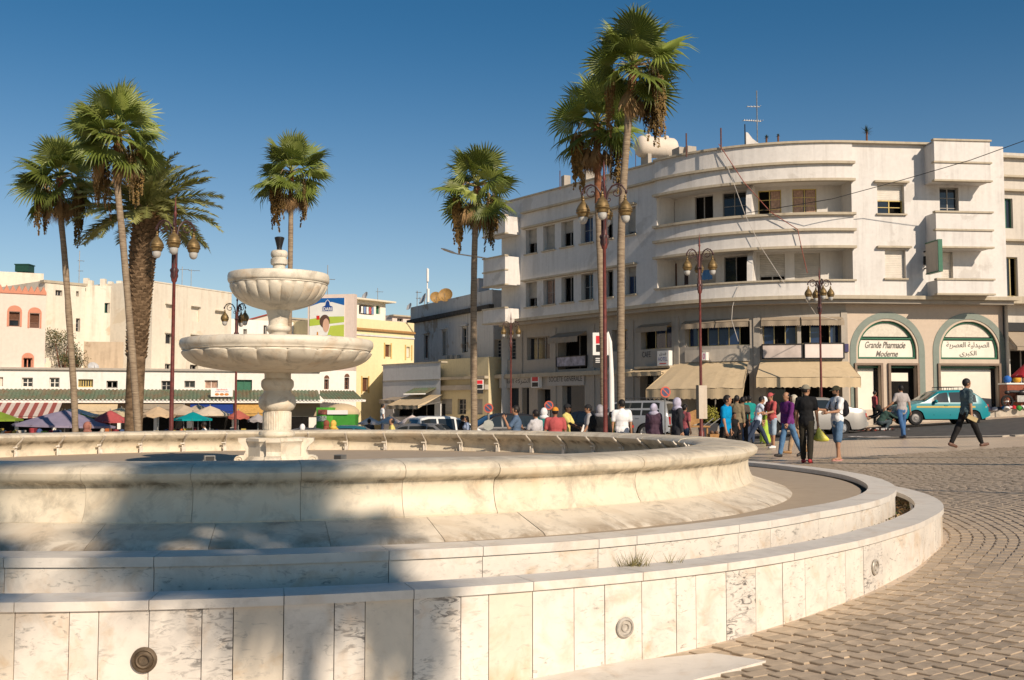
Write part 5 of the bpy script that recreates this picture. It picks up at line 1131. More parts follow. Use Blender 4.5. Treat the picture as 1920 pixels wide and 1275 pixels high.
# painted snack board on the canopy
a, b = sorted((P_.at_u(396, 1.4), P_.at_u(437, 1.4))); z1, z0 = sz(726, 55.5), sz(743, 55.5); q = P_.P((a + b) / 2, z0, 1.4)
t = thing("snack_sign", "white snack board lettered Sandwich with painted dishes standing on the green canopy", "sign", (q.x, q.y, z0)); k = MB(); band(k, P_, a, b, z0, z1, 1.35, 1.42, step=9); k.build("panel", M_SIGNW, t, world=True)
text("Sandwich", (b - a) * .5, (z1 - z0) * .2, P_.M((a + b) / 2, z0 + (z1 - z0) * .82, 1.426), M_RED, "lettering", t, bold=.01); text("SERVICES", (b - a) * .62, (z1 - z0) * .15, P_.M((a + b) / 2, z0 + (z1 - z0) * .57, 1.426), simple("sign_blue", (0.05, 0.07, 0.25), 0.5), "lettering", t)
for f_ in (.28, .5, .72):
    k = MB(); c = P_.P(b - (b - a) * f_, z0 + (z1 - z0) * .26, 1.428); k.add([P_.P(b - (b - a) * f_ - .12 * cos(2 * pi * i / 10), z0 + (z1 - z0) * .26 + .07 * sin(2 * pi * i / 10), 1.428) for i in range(10)], [tuple(range(9, -1, -1))]); k.build("dish_print", simple("dish_orange", (0.5, 0.2, 0.05), .6, var=.4, scale=20), t, world=True)
# scrub on the terrace before the cream annex
def shrub(u, v0, v1, y, wpx, label, cols, n):
    p = at(u, v1, y); h = (v1 - v0) / FPX * y; w_ = wpx / 2 / FPX * y; t = thing("shrub", label, "shrub", tuple(p)); r = random.Random(int(u)); k = MB()
    cl_ = [(r.uniform(-w_, w_) * .7, r.uniform(-.5, .5), h * r.uniform(.15, .85), r.uniform(.25, .5)) for _ in range(16)]
    for i in range(n):
        c = r.choice(cl_); d = Vector((r.gauss(0, 1), r.gauss(0, 1), r.gauss(0, 1))).normalized() * c[3] * r.random() ** .4; s_ = r.uniform(.03, .075); q = Vector((c[0], c[1], max(.02, c[2]))) + d
        M4 = Matrix.Translation(q) @ Euler((r.uniform(0, 6), r.uniform(0, 6), r.uniform(0, 6))).to_matrix().to_4x4(); k.add([(-s_, 0, 0), (0, -s_ * .4, 0), (s_, 0, 0), (0, s_ * .4, 0)], [(0, 1, 2, 3)], 0 if r.random() < .7 else 1, M4)
    k.build("foliage", cols, t)
    k = MB()
    for c in cl_[:9]: k.tube([(c[0] * .3, c[1] * .3, -.1), (c[0] * .7, c[1] * .7, c[2] * .6), c[:3]], [.035, .025, .01], 5)
    k.build("stems", M_BROWN, t)
shrub(118, 612, 692, 58.0, 66, "straggly brownish green shrub on the terrace behind the leftmost palm trunk", [simple("scrub_leaf", (0.075, 0.085, 0.03), .7, var=.4), simple("scrub_dry", (0.22, 0.16, 0.08), .8, var=.3)], 2600)
shrub(144, 645, 690, 58.3, 26, "dense dark shrub against the tan garden wall's left end", [simple("scrub_dark", (0.05, 0.06, 0.025), .7, var=.4), simple("scrub_dry", (0.22, 0.16, 0.08), .8)], 900)
# canopy of the arched house, kiosk under it
Pa = Path([A_(668, 62.2).to_2d(), A_(588, 61).to_2d()])
tiles(Pa, .1, Pa.L, sz(733, 61), sz(749, 60), 1.5, arw, .18); bandpart(Pa, -.05, Pa.L + .1, sz(753, 60), sz(749, 60), 0, 1.5, M_WHITEP, arw, "eave")
for i, (u0, u1, v0, v1, m, lab) in enumerate(((593, 622, 764, 800, simple("kiosk_green", (0.09, 0.36, 0.04), .5), 0), (596, 614, 768, 777, simple("kiosk_panel", (0.36, 0.42, 0.30), .5, var=.4, scale=6), 0))): pass
kp_ = at(607, 790, 57.5); kz = G(kp_.x, kp_.y); kt = thing("kiosk", "bright green kiosk with a white lettered board under the tiled canopy", "kiosk", (kp_.x, kp_.y, kz))
zz = lambda v: sz(v, 57.5) - kz
MB().box(-.4, .5, 0, 1.2, 0, zz(764)).build("body", simple("kiosk_green", (0.07, 0.30, 0.03), .5), kt); MB().box(.5, 1.7, 0, 1.2, 0, zz(777)).build("counter", simple("kiosk_green2", (0.05, 0.25, 0.03), .5), kt)
MB().box(.2, 1.3, -.1, -.03, zz(777), zz(769)).build("signboard", M_SIGNW, kt); MB().box(-.3, .2, -.05, -.01, zz(777), zz(768)).build("panel", simple("kiosk_red", (0.30, 0.10, 0.07), .5, var=.5, scale=9), kt); MB().box(-.38, .15, -.05, -.01, zz(790), zz(780)).build("menu", simple("kiosk_menu", (0.4, 0.45, 0.36), .5, var=.7, scale=14), kt)
p = at(636, 770, 58.2); tz = G(p.x, p.y); t = thing("kiosk_awning", "rounded beige hood awning behind the green kiosk", "awning", (p.x, p.y, tz)); MB().ell((0, 1, sz(765, 58.2) - tz - .3), (1.0, 1.2, .55), 16, 8).build("hood", M_CANVAS, t, 60); MB().tube([(0, 1, 0), (0, 1, sz(770, 58.2) - tz)], .04, 6).build("post", M_STEEL, t)
# awnings on the low grey shop
Pg = Pl
a, b = sorted((Pg.at_u(818, .5), Pg.at_u(744, .5))); awning(Pg, a, b - 0.8, Pg.zv(a, 740), Pg.zv(a, 760), .1, 1.6, .22, M_CANVAS, "beige awning with a dark scalloped valance on the low grey shop", wav=.03, mv=M_CANVAS2)
awning(Pg, b - .75, b + 1.0, Pg.zv(b, 744), Pg.zv(b, 750), .1, 1.0, .22, M_CANVAS2, "dark striped blind at the left end of the low grey shop", wav=.01, sides=False)
tiles(Pg, .4, Pg.L * .45, Pg.zv(1, 728), Pg.zv(1, 738), .7, low, .16)
# satellite dishes and aerials on the roofs
M_DISHY = simple("dish_ochre", (0.30, 0.18, 0.06), .6, var=.2); M_DISHG = simple("dish_grey", (0.42, 0.42, 0.42), .5)
def dish(u, v, y, r_, m, az, el_, label, zb):
    p = at(u, v, y); t = thing("satellite_dish", label, "satellite dish", (p.x, p.y, zb)); h = p.z - zb
    R_ = Matrix.Translation((0, 0, h)) @ Euler((pi / 2 - el_, 0, az)).to_matrix().to_4x4()
    MB().lathe([(0.01, -.0), (r_ * .4, .03 * r_ / .5), (r_ * .75, .1 * r_ / .5), (r_, .2 * r_ / .5), (r_ * 1.02, .19 * r_ / .5), (r_ * .75, .07 * r_ / .5), (.01, -.03)], 20, M=R_).build("reflector", m, t, 60)
    MB().tube([R_ @ Vector((0, -r_ * .9, .15)), R_ @ Vector((0, 0, r_ * .9))], .015, 5).build("feed_arm", M_STEEL, t); MB().tube([(0, 0, 0), (0, 0, h)], .03, 6).build("post", M_STEEL, t)
dish(817, 559, 75, .42, M_DISHY, .2, .3, "ochre satellite dish on the old grey house, the left and smaller of the two", 7.33); dish(836, 555, 73.5, .5, M_DISHY, -.15, .35, "ochre satellite dish on the old grey house, the right and larger of the two", 7.33)
dish(796, 562, 77, .45, M_DISHG, -1.2, .5, "grey satellite dish seen edge on left of the white cell mast", 7.33); dish(69, 676, 57.5, .42, M_DISHG, .9, .5, "grey satellite dish on the shop row's roof before the pink house", 1.8); dish(174, 690, 58, .3, M_DISHG, .7, .5, "small dish on a pole before the tan garden wall", 1.8); dish(769, 576, 79, .3, M_DISHG, -1.0, .5, "small grey satellite dish at the left end of the old grey house's roof", 7.33); dish(686, 556, 71, .3, M_DISHG, -.9, .5, "small dark satellite dish on the white rooftop storey", 6.9)
t = pole(801, 503, 575, 76, .05, "white cell mast with thick antenna tubes on the old grey house", M_SIGNW, base=7.33, name="cell_mast", cat="antenna"); h = sz(503, 76) - 7.33
MB().tube([(.03, -.08, h * .62), (.03, -.08, h * .98)], .09, 10).build("antenna_tube", M_SIGNW, t, 50); MB().tube([(.07, -.05, .1), (.07, -.05, h * .42)], .1, 10).build("antenna_tube", M_SIGNW, t, 50)
pole(782, 545, 580, 79, .03, "lattice aerial left of the white cell mast", arms=((.9, .3, 4, 0.1), (.55, .25, 3, 0.1)), base=7.33); pole(708, 540, 565, 71, .02, "thin aerial above the white rooftop storey", arms=((.75, .35, 3, .3),), base=6.9); pole(614, 497, 551, 66, .025, "thin aerial behind the poster house", arms=((.55, .45, 4, 0.2),), base=6.8)
pole(148, 470, 530, 61, .02, "thin aerial behind the leftmost fan palm trunk", arms=((.7, .25, 3, 0.5), (.4, .2, 3, 0.4)), base=7.0); pole(341, 500, 545, 66, .02, "thin aerial on the tall cream house left of the bowls", arms=((.9, .4, 3, 0.1),), base=6.9); pole(358, 505, 545, 66, .02, "bent aerial beside the lamp on the tall cream house", arms=((.95, .5, 3, .1),), base=6.9)
# washing hung in the first floor loggia, a small air conditioner
for u, v0, v1, w_, c, lab in ((1289, 503, 534, .12, (0.03, 0.02, 0.02), "dark garment hung from the ceiling of the lower curved balcony"), (1328, 506, 524, .3, (0.06, 0.16, 0.32), "blue towel hung on the lower curved balcony behind the lamp lanterns")):
    s_ = U(u, -.6); k = MB(); z0, z1 = PB.zv(s_, v1, -.6), PB.zv(s_, v0, -.6); n = 5
    for i in range(n):
        a, b = s_ - w_ + 2 * w_ * i / n, s_ - w_ + 2 * w_ * (i + 1) / n; oa, ob = -.6 + .03 * (i % 2), -.6 + .03 * ((i + 1) % 2); k.quad(PB.P(b, z0 - .05 * (i % 2), ob), PB.P(a, z0, oa), PB.P(a, z1, oa), PB.P(b, z1, ob))
    k.tube([PB.P(s_ - w_, z1, -.6), PB.P(s_ - w_ * .8, 7.45, -.6)], .006, 4); tag(k.build("washing", cloth0(c), None), lab, "washing")
# cables slung across the curved balconies
def cable(pts, r_, m, label, name="cable"):
    t = MB().tube(pts, r_, 5).build(name, m, None); tag(t, label, "cable")
M_CABR = simple("cable_red", (0.24, 0.07, 0.05), .7); M_CABW = simple("cable_pale", (0.45, 0.42, 0.38), .7)
def wp(u, v, off): s_ = U(u, off); return PB.P(s_, PB.zv(s_, v, off), off)
cable([wp(1353, 270, .3), wp(1400, 342, .35), wp(1450, 398, .4), wp(1500, 430, .36), wp(1510, 480, .3), wp(1517, 512, .2)], .022, M_CABR, "reddish cable hanging down across the curved balconies")
cable([wp(1353, 270, .3), wp(1381, 345, .4), wp(1402, 405, .4), wp(1432, 466, .4), wp(1474, 532, .3)], .014, M_CABW, "pale cable hanging left of the reddish one")
cable([at(1925, 262, 46), at(1820, 300, 47), at(1700, 335, 48), at(1560, 373, 48.5), wp(1400, 400, .3)], .018, M_BLACK, "thin black overhead wire crossing the upper right of the white building")
cable([wp(1388, 535, .2), wp(1375, 575, .4), wp(1373, 600, .5), wp(1385, 640, .4)], .016, M_CABW, "pale wire hanging in front of the middle café windows"); cable([at(1510, 560, 47.6), at(1530, 590, 47.8), wp(1572, 600, .5)], .014, M_CABW, "pale wire sagging from the lamp to the café blind")
# ---------------------------------------------------------------- palms
def leafmat(name, c1, c2, trans=0.35, rough=0.45):
    t = NT(name); oi = t.n("ObjectInfo"); n = t.noise(t.coords(), 2.0, 3)
    a = t.mix(t.ramp(n, [(.3, 0), (.7, 1)]), c1, c2); hs = t.n("HueSaturation"); mr = t.n("MapRange"); mr.inputs[3].default_value = .65; mr.inputs[4].default_value = 1.35
    t.l(oi.outputs["Random"], mr.inputs[0]); t.l(mr.outputs[0], hs.inputs["Value"]); t.l(a, hs.inputs["Color"])
    t.base(hs.outputs[0]); t.set(rough, .45)
    tr = t.n("BsdfTranslucent"); t.l(hs.outputs[0], tr.inputs[0]); mx = t.n("MixShader"); mx.inputs[0].default_value = trans
    t.l(t.b.outputs[0], mx.inputs[1]); t.l(tr.outputs[0], mx.inputs[2]); t.l(mx.outputs[0], t.out.inputs[0]); return t.mat
M_FAN = leafmat("fan_leaf_green", (0.13, 0.18, 0.032), (0.21, 0.25, 0.05)); M_FANY = leafmat("fan_leaf_young", (0.24, 0.29, 0.07), (0.32, 0.36, 0.10), .4)
M_DEAD = leafmat("dead_leaf_brown", (0.26, 0.155, 0.065), (0.40, 0.27, 0.13), .2, .8); M_SEED = simple("seed_brown", (0.21, 0.135, 0.045), .9, var=.45, scale=20)
M_DATE = leafmat("date_leaf", (0.19, 0.21, 0.06), (0.32, 0.32, 0.13), .35); M_PET = simple("petiole", (0.24, 0.25, 0.07), .5)
def m_bark(name, c, d, ring):
    t = NT(name); co = t.coords(scale=(1, 1, ring), rand=True); n = t.noise(co, 3, 6, .65); n2 = t.noise(t.coords(scale=(6, 6, 1.2)), 2, 5)
    a = t.mix(t.ramp(n, [(.35, 0), (.65, 1)]), d, c); a = t.mix(t.ramp(n2, [(.5, 0), (.75, .4)]), a, d); t.base(a); t.set(.9, .2); t.bump(n, .7, .03); return t.mat
M_BARK = m_bark("palm_bark", (0.33, 0.26, 0.18), (0.17, 0.125, 0.085), 7); M_BARKR = m_bark("palm_bark_red", (0.24, 0.10, 0.05), (0.12, 0.055, 0.03), 4); M_BARKD = m_bark("date_bark", (0.22, 0.15, 0.09), (0.07, 0.045, 0.025), 2)
def fan_leaf(k, dead=False):
    """one fan leaf: stalk along +X, then a pleated fan of strips with drooping tips"""
    r = random.Random(k); m = MB(); pl = 0.75; L = 0.95; N = 30
    m.tube([(0, 0, 0), (pl * .5, 0, .03), (pl, 0, -.02)], [.028, .02, .014], 5, 1 if not dead else 0)
    span = radians(r.uniform(100, 125)) if not dead else radians(38)
    droop = r.uniform(.08, .34) if not dead else .3
    def P(a, d, up, w):
        x, y = cos(a) * d, sin(a) * d * (1 if not dead else .8)
        z = -droop * (max(0, d - .35) ** 2) * 1.1 - .18 * (y * y) + up
        return (pl + x + w * -sin(a), y + w * cos(a), z - .02)
    for i in range(N):
        a = -span + 2 * span * (i + .5) / N; da = span / N; ll = L * (1 - .28 * (abs(a) / span) ** 2) * r.uniform(.9, 1.05); tip = r.uniform(-.10, .05) if r.random() < .75 else r.uniform(-.42, -.12)
        d0, d1, d2, d3 = .02, ll * .60, ll * .80, ll
        w1 = d1 * da * .98; v = [P(a, d0, 0, 0), P(a, d1, -.012, -w1), P(a, d1, .02, 0), P(a, d1, -.012, w1), P(a, d2, tip * .3, -w1 * .55), P(a, d2, tip * .3 + .012, 0), P(a, d2, tip * .3, w1 * .55), P(a, d3, tip, 0)]
        m.add(v, [(0, 1, 2), (0, 2, 3), (1, 4, 5, 2), (2, 5, 6, 3), (4, 7, 5), (5, 7, 6)], 0)
    return m
FAN = [fan_leaf(k).mesh("frond", [M_FAN, M_PET]) for k in range(5)]; FANY = [fan_leaf(20 + k).mesh("frond", [M_FANY, M_PET]) for k in range(3)]; FAND = [fan_leaf(40 + k, True).mesh("dead_frond", [M_DEAD]) for k in range(3)]
def cluster(k):
    r = random.Random(k); m = MB(); L = 1.75
    m.tube([(0, 0, 0), (.45, 0, .1), (.7, 0, -.25), (.78, 0, -.6)], [.02, .016, .012, .008], 4, 1)
    for j in range(7):
        x0, y0 = .70 + r.uniform(-.1, .1), r.uniform(-.14, .14); l = L * r.uniform(.5, 1)
        m.tube([(.7, 0, -.25), (x0, y0, -.55), (x0 + r.uniform(-.05, .05), y0, -.4 - l)], [.008, .006, .004], 3, 1)
        for q in range(95):
            f = r.random(); g = r.uniform(0, 6.28); w = .09 * sin(pi * min(1, f * .9 + .1)) * r.random() ** .5; c = (x0 + w * cos(g), y0 + w * sin(g), -.42 - l * f); s = r.uniform(.018, .042)
            m.add([(c[0] - s, c[1], c[2]), (c[0], c[1] - s, c[2] - s), (c[0] + s, c[1], c[2]), (c[0], c[1] + s, c[2] + s)], [(0, 1, 2, 3), (0, 2, 3)], 0)
    return m.mesh("seed_cluster", [M_SEED, simple("seed_stalk", (0.42, 0.30, 0.17), .7)])
SEEDS = [cluster(k) for k in range(3)]
def orient(az, el_, roll=0):
    return (Matrix.Rotation(az, 4, 'Z') @ Matrix.Rotation(-el_, 4, 'Y') @ Matrix.Rotation(roll, 4, 'X')).to_euler()
def fan_palm(pts, y, rb, rt, size, n, seeds, dead, label, seed, redfrac=.12):
    """pts: measured points of the trunk from foot to crown; y: depth"""
    r = random.Random(seed); base = at(*pts[0], y); gz = G(base.x, base.y)
    world = [at(u, v, y) for u, v in pts]; t = thing("fan_palm", label, "palm tree", (base.x, base.y, gz), group="fan palms on the square")
    loc = [Vector((p.x - base.x, 0, p.z - gz)) for p in world]; loc[0].z = min(loc[0].z, 0.0)
    # smooth trunk
    P = []; N = 40
    def cr(i, f):
        p0, p1, p2, p3 = loc[max(0, i - 1)], loc[i], loc[i + 1], loc[min(len(loc) - 1, i + 2)]
        return .5 * ((2 * p1) + (p2 - p0) * f + (2 * p0 - 5 * p1 + 4 * p2 - p3) * f * f + (3 * p1 - p0 - 3 * p2 + p3) * f ** 3)
    for i in range(len(loc) - 1):
        for j in range(N // (len(loc) - 1)): P.append(cr(i, j / (N // (len(loc) - 1))))
    P.append(loc[-1]); P = [Vector((0, 0, -.3)) + Vector((P[0].x, 0, 0))] + P if P[0].z > -.1 else P
    k = len(P); kr = int(k * (1 - redfrac)); R = [rb + (rt - rb) * (i / k) ** .6 + r.uniform(-.006, .006) for i in range(k)]
    R = [q * (1 + .35 * max(0, 1 - P[i].z / .9)) if P[i].z < .9 else q for i, q in enumerate(R)]
    MB().tube(P[:kr + 1], R[:kr + 1], 14).build("trunk", M_BARK, t, 60)
    R2 = [q * (1.0 + .12 * (i % 2) + .2 * (i > k - 4)) for i, q in enumerate(R)]
    MB().tube(P[kr:], R2[kr:], 12).build("upper_trunk", M_BARKR, t, 30)
    top = P[-1]
    for i in range(n):
        f = i / n; az = i * 2.39996 + r.uniform(-.5, .5); e = radians(86 - 132 * f ** .85 + r.uniform(-16, 16)); s = size * r.uniform(.78, 1.18) * (.92 + .18 * min(1, f * 2))
        me = r.choice(FANY) if f < .25 or r.random() < .12 else r.choice(FAN)
        o = link(me, "frond", t, top + Vector((0, 0, .25 * (1 - f) - .1 * f)), rot=orient(az, e, r.uniform(-.9, .9)), scale=(s, s, s))
    for i in range(int(dead * 1.7)):
        az = r.uniform(0, 6.28); o = link(r.choice(FAND), "dead_frond", t, top + Vector((0, 0, -.15)), rot=orient(az, radians(r.uniform(-82, -55)), r.uniform(-1, 1)), scale=(size,) * 3)
    for i, az in enumerate(seeds):
        s = size * r.uniform(1.0, 1.35); o = link(SEEDS[i % 3], "seed_cluster", t, top + Vector((0, 0, .05)), rot=(r.uniform(-.1, .1), r.uniform(-.1, .1), az), scale=(s * .9, s * .9, s))
    return t
fan_palm([(141, 1040), (141, 800), (131, 620), (121, 480), (113, 395), (112, 335)], 38, .125, .10, .92, 34, (2.6, 2.9, 0.2, -.3, .5, -2.6), 6, "leftmost fan palm, dark trunk leaning left with hanging seed clusters", 1, .1)
fan_palm([(266, 960), (258, 800), (246, 640), (232, 470), (219, 330), (222, 255)], 35, .125, .105, .98, 40, (2.9, 2.75, 2.5, -.6, 0.3, 0.0), 4, "tall pale fan palm leaning in front of the stout date palm", 2, .2)
fan_palm([(536, 980), (540, 760), (543, 580), (545, 440), (546, 325)], 40, .10, .088, .84, 32, (2.8, 3.2, .1, -2.2, -.5, 3.4), 10, "fan palm rising right behind the fountain finial", 3, .1)
fan_palm([(889, 905), (889, 790), (888, 600), (890, 460), (895, 350)], 42, .155, .115, .98, 34, (3.0, .2, 3.3, -.2, .6, -.9), 12, "fan palm with a straight trunk left of the white corner building", 4, .1)
fan_palm([(1133, 880), (1132, 770), (1129, 600), (1122, 400), (1120, 232)], 36, .12, .105, .98, 36, (3.0, 3.3, 2.7, -.1, .25, -1.2), 8, "shorter fan palm of the pair beside the tall street lamp", 5, .22)
fan_palm([(1163, 885), (1164, 770), (1164, 600), (1166, 400), (1178, 230), (1188, 125)], 32, .125, .108, .98, 41, (0.1, -.35, .05, .35, -.2, 2.9, -.6, .55), 4, "tallest fan palm, its curved trunk passing the tall street lamp", 6, .14)
# two more palms of the square stand behind the photographer and shade the near left of the fountain wall
tall = [o for o in bpy.data.objects if o.name.startswith("fan_palm") and o.parent is None][-1]
bpy.context.view_layer.update()
for k, (sx, sy, sc) in enumerate(((-5.0, 7.7, 1.0), (-1.5, 6.75, .72))):
    c = copy_tree(tall); zc = 11.6 * sc - 1.35; tt = (zc + .85) / TOSUN.z; hx, hy = sx + TOSUN.x * tt, sy + TOSUN.y * tt
    c.location = (hx - .4 * sc, hy, G(hx, hy)); c.scale = (sc,) * 3; c["label"] = ["tall fan palm behind the photographer shading the fountain wall's left end", "second fan palm behind the photographer, shading the planter panels"][k]
# the date palm
def date_frond(k):
    r = random.Random(k); m = MB(); L = 2.7; N = 46; cv = r.uniform(.5, .8)
    def S(f): return Vector((L * f * (1 - .12 * f * f), 0, .35 * f - cv * f * f * 1.5))
    m.tube([S(i / 9) for i in range(10)], [.035 * (1 - i / 10) + .006 for i in range(10)], 4, 1)
    for i in range(N):
        f = .14 + .86 * i / N; p = S(f); q = S(min(1, f + .02)); tx = (q - p).normalized(); ll = (.42 * sin(pi * (f * .8 + .15)) + .1) * r.uniform(.85, 1.1)
        for sg in (-1, 1):
            d = (Vector((0, sg, 0)) * .8 + tx * .75 + Vector((0, 0, r.uniform(-.1, .35)))).normalized(); w = tx * .026; e = p + d * ll + Vector((0, 0, -.1 * ll))
            md = p + d * ll * .5
            m.add([p - w, p + w, md + w * .9, md - w * .9, e], [(0, 1, 2, 3), (3, 2, 4)], 0)
    return m.mesh("frond", [M_DATE, M_PET])
DF = [date_frond(k) for k in range(4)]
def date_palm(pts, y, label):
    r = random.Random(9); base = at(*pts[0], y); gz = G(base.x, base.y); t = thing("date_palm", label, "palm tree", (base.x, base.y, gz))
    loc = [Vector(((at(u, v, y).x - base.x), 0, at(u, v, y).z - gz)) for u, v in pts]; loc[0].z = -.3
    W_ = [.31, .31, .32, .37, .43, .43]; 
    MB().tube(loc, W_, 18).build("trunk", M_BARKD, t, 60)
    k = MB(); zs = loc[2].z - .2; top = loc[-1]                                     # old leaf bases spiralling up the trunk
    i = 0; z = zs
    while z < top.z - .1:
        f = 0
        for a, b, wa, wb in zip(loc, loc[1:], W_, W_[1:]):
            if a.z <= z <= b.z: f = (z - a.z) / (b.z - a.z); c = a.lerp(b, f); w = wa + (wb - wa) * f
        az = i * 2.39996; M4 = Matrix.Translation((c.x, c.y, z)) @ Matrix.Rotation(az, 4, 'Z'); q = .11 * r.uniform(.8, 1.2)
        k.add([(w - .06, -q, -.09), (w - .06, q, -.09), (w + .02, q * .8, .0), (w + .02, -q * .8, .0), (w + .075, q * .5, .085), (w + .075, -q * .5, .085), (w - .03, q * .6, .10), (w - .03, -q * .6, .10)], [(0, 1, 2, 3), (3, 2, 4, 5), (5, 4, 6, 7), (1, 6, 4, 2), (0, 3, 5, 7)], 0, M4)
        z += .0145; i += 1
    o = k.build("leaf_bases", M_BARKD, t); o["kind"] = 'stuff'
    k = MB()
    for i in range(60):
        az = i * 2.39996; h = top.z - .28 + .5 * i / 60; M4 = Matrix.Translation((top.x, 0, h)) @ Matrix.Rotation(az, 4, 'Z') @ Matrix.Rotation(-.5, 4, 'Y'); k.box(.26, .55, -.05, .05, -.03, .03, 0, M4)
    o = k.build("cut_stalks", simple("cut_stalk", (0.42, 0.27, 0.14), .8, var=.3), t); o["kind"] = 'stuff'
    for i in range(84):
        f = i / 84; az = i * 2.39996 + r.uniform(-.2, .2); e = radians(82 - 96 * f ** .8 + r.uniform(-7, 7)); s = r.uniform(.95, 1.18)
        link(r.choice(DF), "frond", t, top + Vector((0, 0, .15)), rot=orient(az, e, r.uniform(-.4, .4)), scale=(s, s, s))
date_palm([(251, 975), (250, 800), (256, 660), (262, 560), (268, 470), (276, 408)], 38, "stout date palm with scaly trunk and arching feathery crown")

# ---------------------------------------------------------------- street lamps
M_OXB = simple("oxblood_paint", (0.125, 0.027, 0.022), .45, .45, var=.35, scale=10); M_OXD = simple("dark_iron", (0.05, 0.022, 0.022), .5, .4, var=.3)
M_GLOBE = simple("frosted_globe", (0.42, 0.41, 0.38), .12, .5, var=.08)
def lantern_meshes():
    a = MB().lathe([(.001, .80), (.025, .79), (.035, .76), (.02, .73), (.05, .71), (.055, .68), (.04, .66), (.09, .60), (.15, .52), (.195, .43), (.205, .40), (.21, .385), (.195, .37), (.20, .345), (.215, .33), (.20, .31), (.175, .29), (.165, .24), (.155, .215), (.13, .20), (.01, .20)], 18).mesh("shade", M_BRASS, 35)
    b = MB().lathe([(.125, .21), (.13, .15), (.115, .08), (.08, .025), (.03, .003), (.001, 0)], 16).mesh("globe", M_GLOBE, 80)
    return a, b
LAN = lantern_meshes()
def scroll():
    m = MB(); p = [(.05, 0, 5.35), (.055, 0, 6.2), (.10, 0, 6.42), (.19, 0, 6.55), (.31, 0, 6.60), (.42, 0, 6.56), (.50, 0, 6.46), (.52, 0, 6.36)]
    m.tube(p, [.028, .026, .024, .024, .024, .024, .022, .018], 6)
    sp = [(.30 + (.15 - .0062 * i) * cos(pi * .5 - i * .34) - .01, 0, 6.40 + (.15 - .0062 * i) * sin(pi * .5 - i * .34)) for i in range(22)]; m.tube(sp, .014, 5)
    sp = [(.11 + (.07 - .0036 * i) * cos(pi + i * .36), 0, 6.24 + (.07 - .0036 * i) * sin(pi + i * .36)) for i in range(16)]; m.tube(sp, .010, 4)
    m.ell((.52, 0, 6.40), (.035, .035, .05), 6, 4); m.ell((.05, 0, 5.95), (.05, .05, .06), 8, 5); m.lathe([(.03, 5.4), (.06, 5.35), (.035, 5.28), (.045, 5.2), (.015, 5.12), (.001, 5.06)], 8, c=(.06, 0, 0))
    return m.mesh("arm", M_OXD, 50)
ARM = scroll()
def lamp(u, y, label, narms, a0, foot=None, cabinet=False):
    p = at(u, 800, y); gz = G(p.x, p.y) - (0.25 if y > 46 and p.x > 8 else 0); t = thing("street_lamp", label, "street lamp", (p.x, p.y, gz), group="ornate street lamps on the square")
    MB().lathe([(.15, -.1), (.15, .1), (.11, .16), (.10, .5), (.065, .6), (.055, 1.2), (.047, 3.5), (.038, 5.3), (.07, 5.35), (.075, 5.45), (.06, 5.75), (.04, 5.8), (.034, 6.6), (.028, 6.65), (.024, 6.95), (.045, 7.0), (.024, 7.07), (.028, 7.1), (.006, 7.4), (.001, 7.46)], 14).build("post", M_OXB, t, 40)
    for i in range(narms):
        a = a0 + i * 2 * pi / narms; ar = link(ARM, "arm", t, (0, 0, .26), a); ln = thing("lantern", None, None, (0, 0, 0)); bpy.data.objects.remove(ln)
        c = (cos(a) * .50, sin(a) * .50, 5.92); s_ = link(LAN[0], "lantern", t, c, scale=(.82, .82, .84)); link(LAN[1], "globe", s_)
    return t
lamp(321, 26, "tall oxblood street lamp with three brass lanterns between the date palm and the fountain", 3, radians(-75) )
lamp(1135, 25, "tall peeling oxblood street lamp with brass lanterns against the two tall palms", 4, radians(-10))
lc = lamp(1315, 37, "street lamp with a pale cabinet strapped to its post in front of the café awning", 3, radians(-38))
lamp(1541, 47.2, "street lamp before the wide awning, right of the one with the cabinet", 4, radians(2)); lamp(441, 44.5, "street lamp seen small between the tall cream house and the fountain bowls", 3, radians(-35))
lamp(958, 62.0, "thin street lamp in front of the bank windows", 3, radians(-30)); lamp(690, 74, "distant street lamp just right of the wide fountain bowl", 3, radians(0))
p = at(1316, 750, 36.8); cb = thing("cabinet", "pale rusty junction cabinet on the street lamp's post before the café awning", "cabinet", (p.x, p.y - .05, sz(785, 36.8)))
MB().box(-.16, .12, -.28, -.04, 0, sz(723, 36.8) - sz(785, 36.8)).build("box", plaster("cabinet_paint", (0.60, 0.52, 0.42), dirt=(0.35, 0.2, 0.1), amt=.7), cb); MB().box(-.22, -.165, -.26, -.06, .0, 1.15).build("side_plate", M_DARKM, cb)
# cobra head lamp fixed to the white building
s_ = U(958, 0); t = thing("wall_lamp", "grey street light on a bent arm fixed to the white building's left end", "street light", tuple(PB.P(s_, 6.6, .05)))
b0 = PB.P(s_, PB.zv(s_, 512), .05); b1 = PB.P(s_, PB.zv(s_, 492), .25); 
q2 = PB.P(s_ + 1.2, PB.zv(s_, 482), 1.3); q3 = PB.P(s_ + 2.3, PB.zv(s_, 474), 2.4); q4 = PB.P(s_ + 3.0, PB.zv(s_, 463), 3.1)
MB().tube([b0, b1, q2, q3], [.05, .05, .045, .04], 8).build("arm", M_STEEL, t, 60, world=True); MB().tube([q3, q3.lerp(q4, .3), q3.lerp(q4, .8), q4], [.06, .15, .14, .05], 8, flat=.5).build("head", M_STEEL, t, 60, world=True)
# lamps and a palm standing off the right of the view; their shadows cross the paving
lamp(2700, 16.5, "street lamp standing outside the view to the right, the farther of two", 3, 0.4); lamp(3300, 9.5, "street lamp standing outside the view to the right, the nearer of two", 3, 0.9)
c = copy_tree(tall); c.location = (14.5, 13.0, G(14.5, 13)); c["label"] = "tall fan palm outside the view to the right, shading the paving"
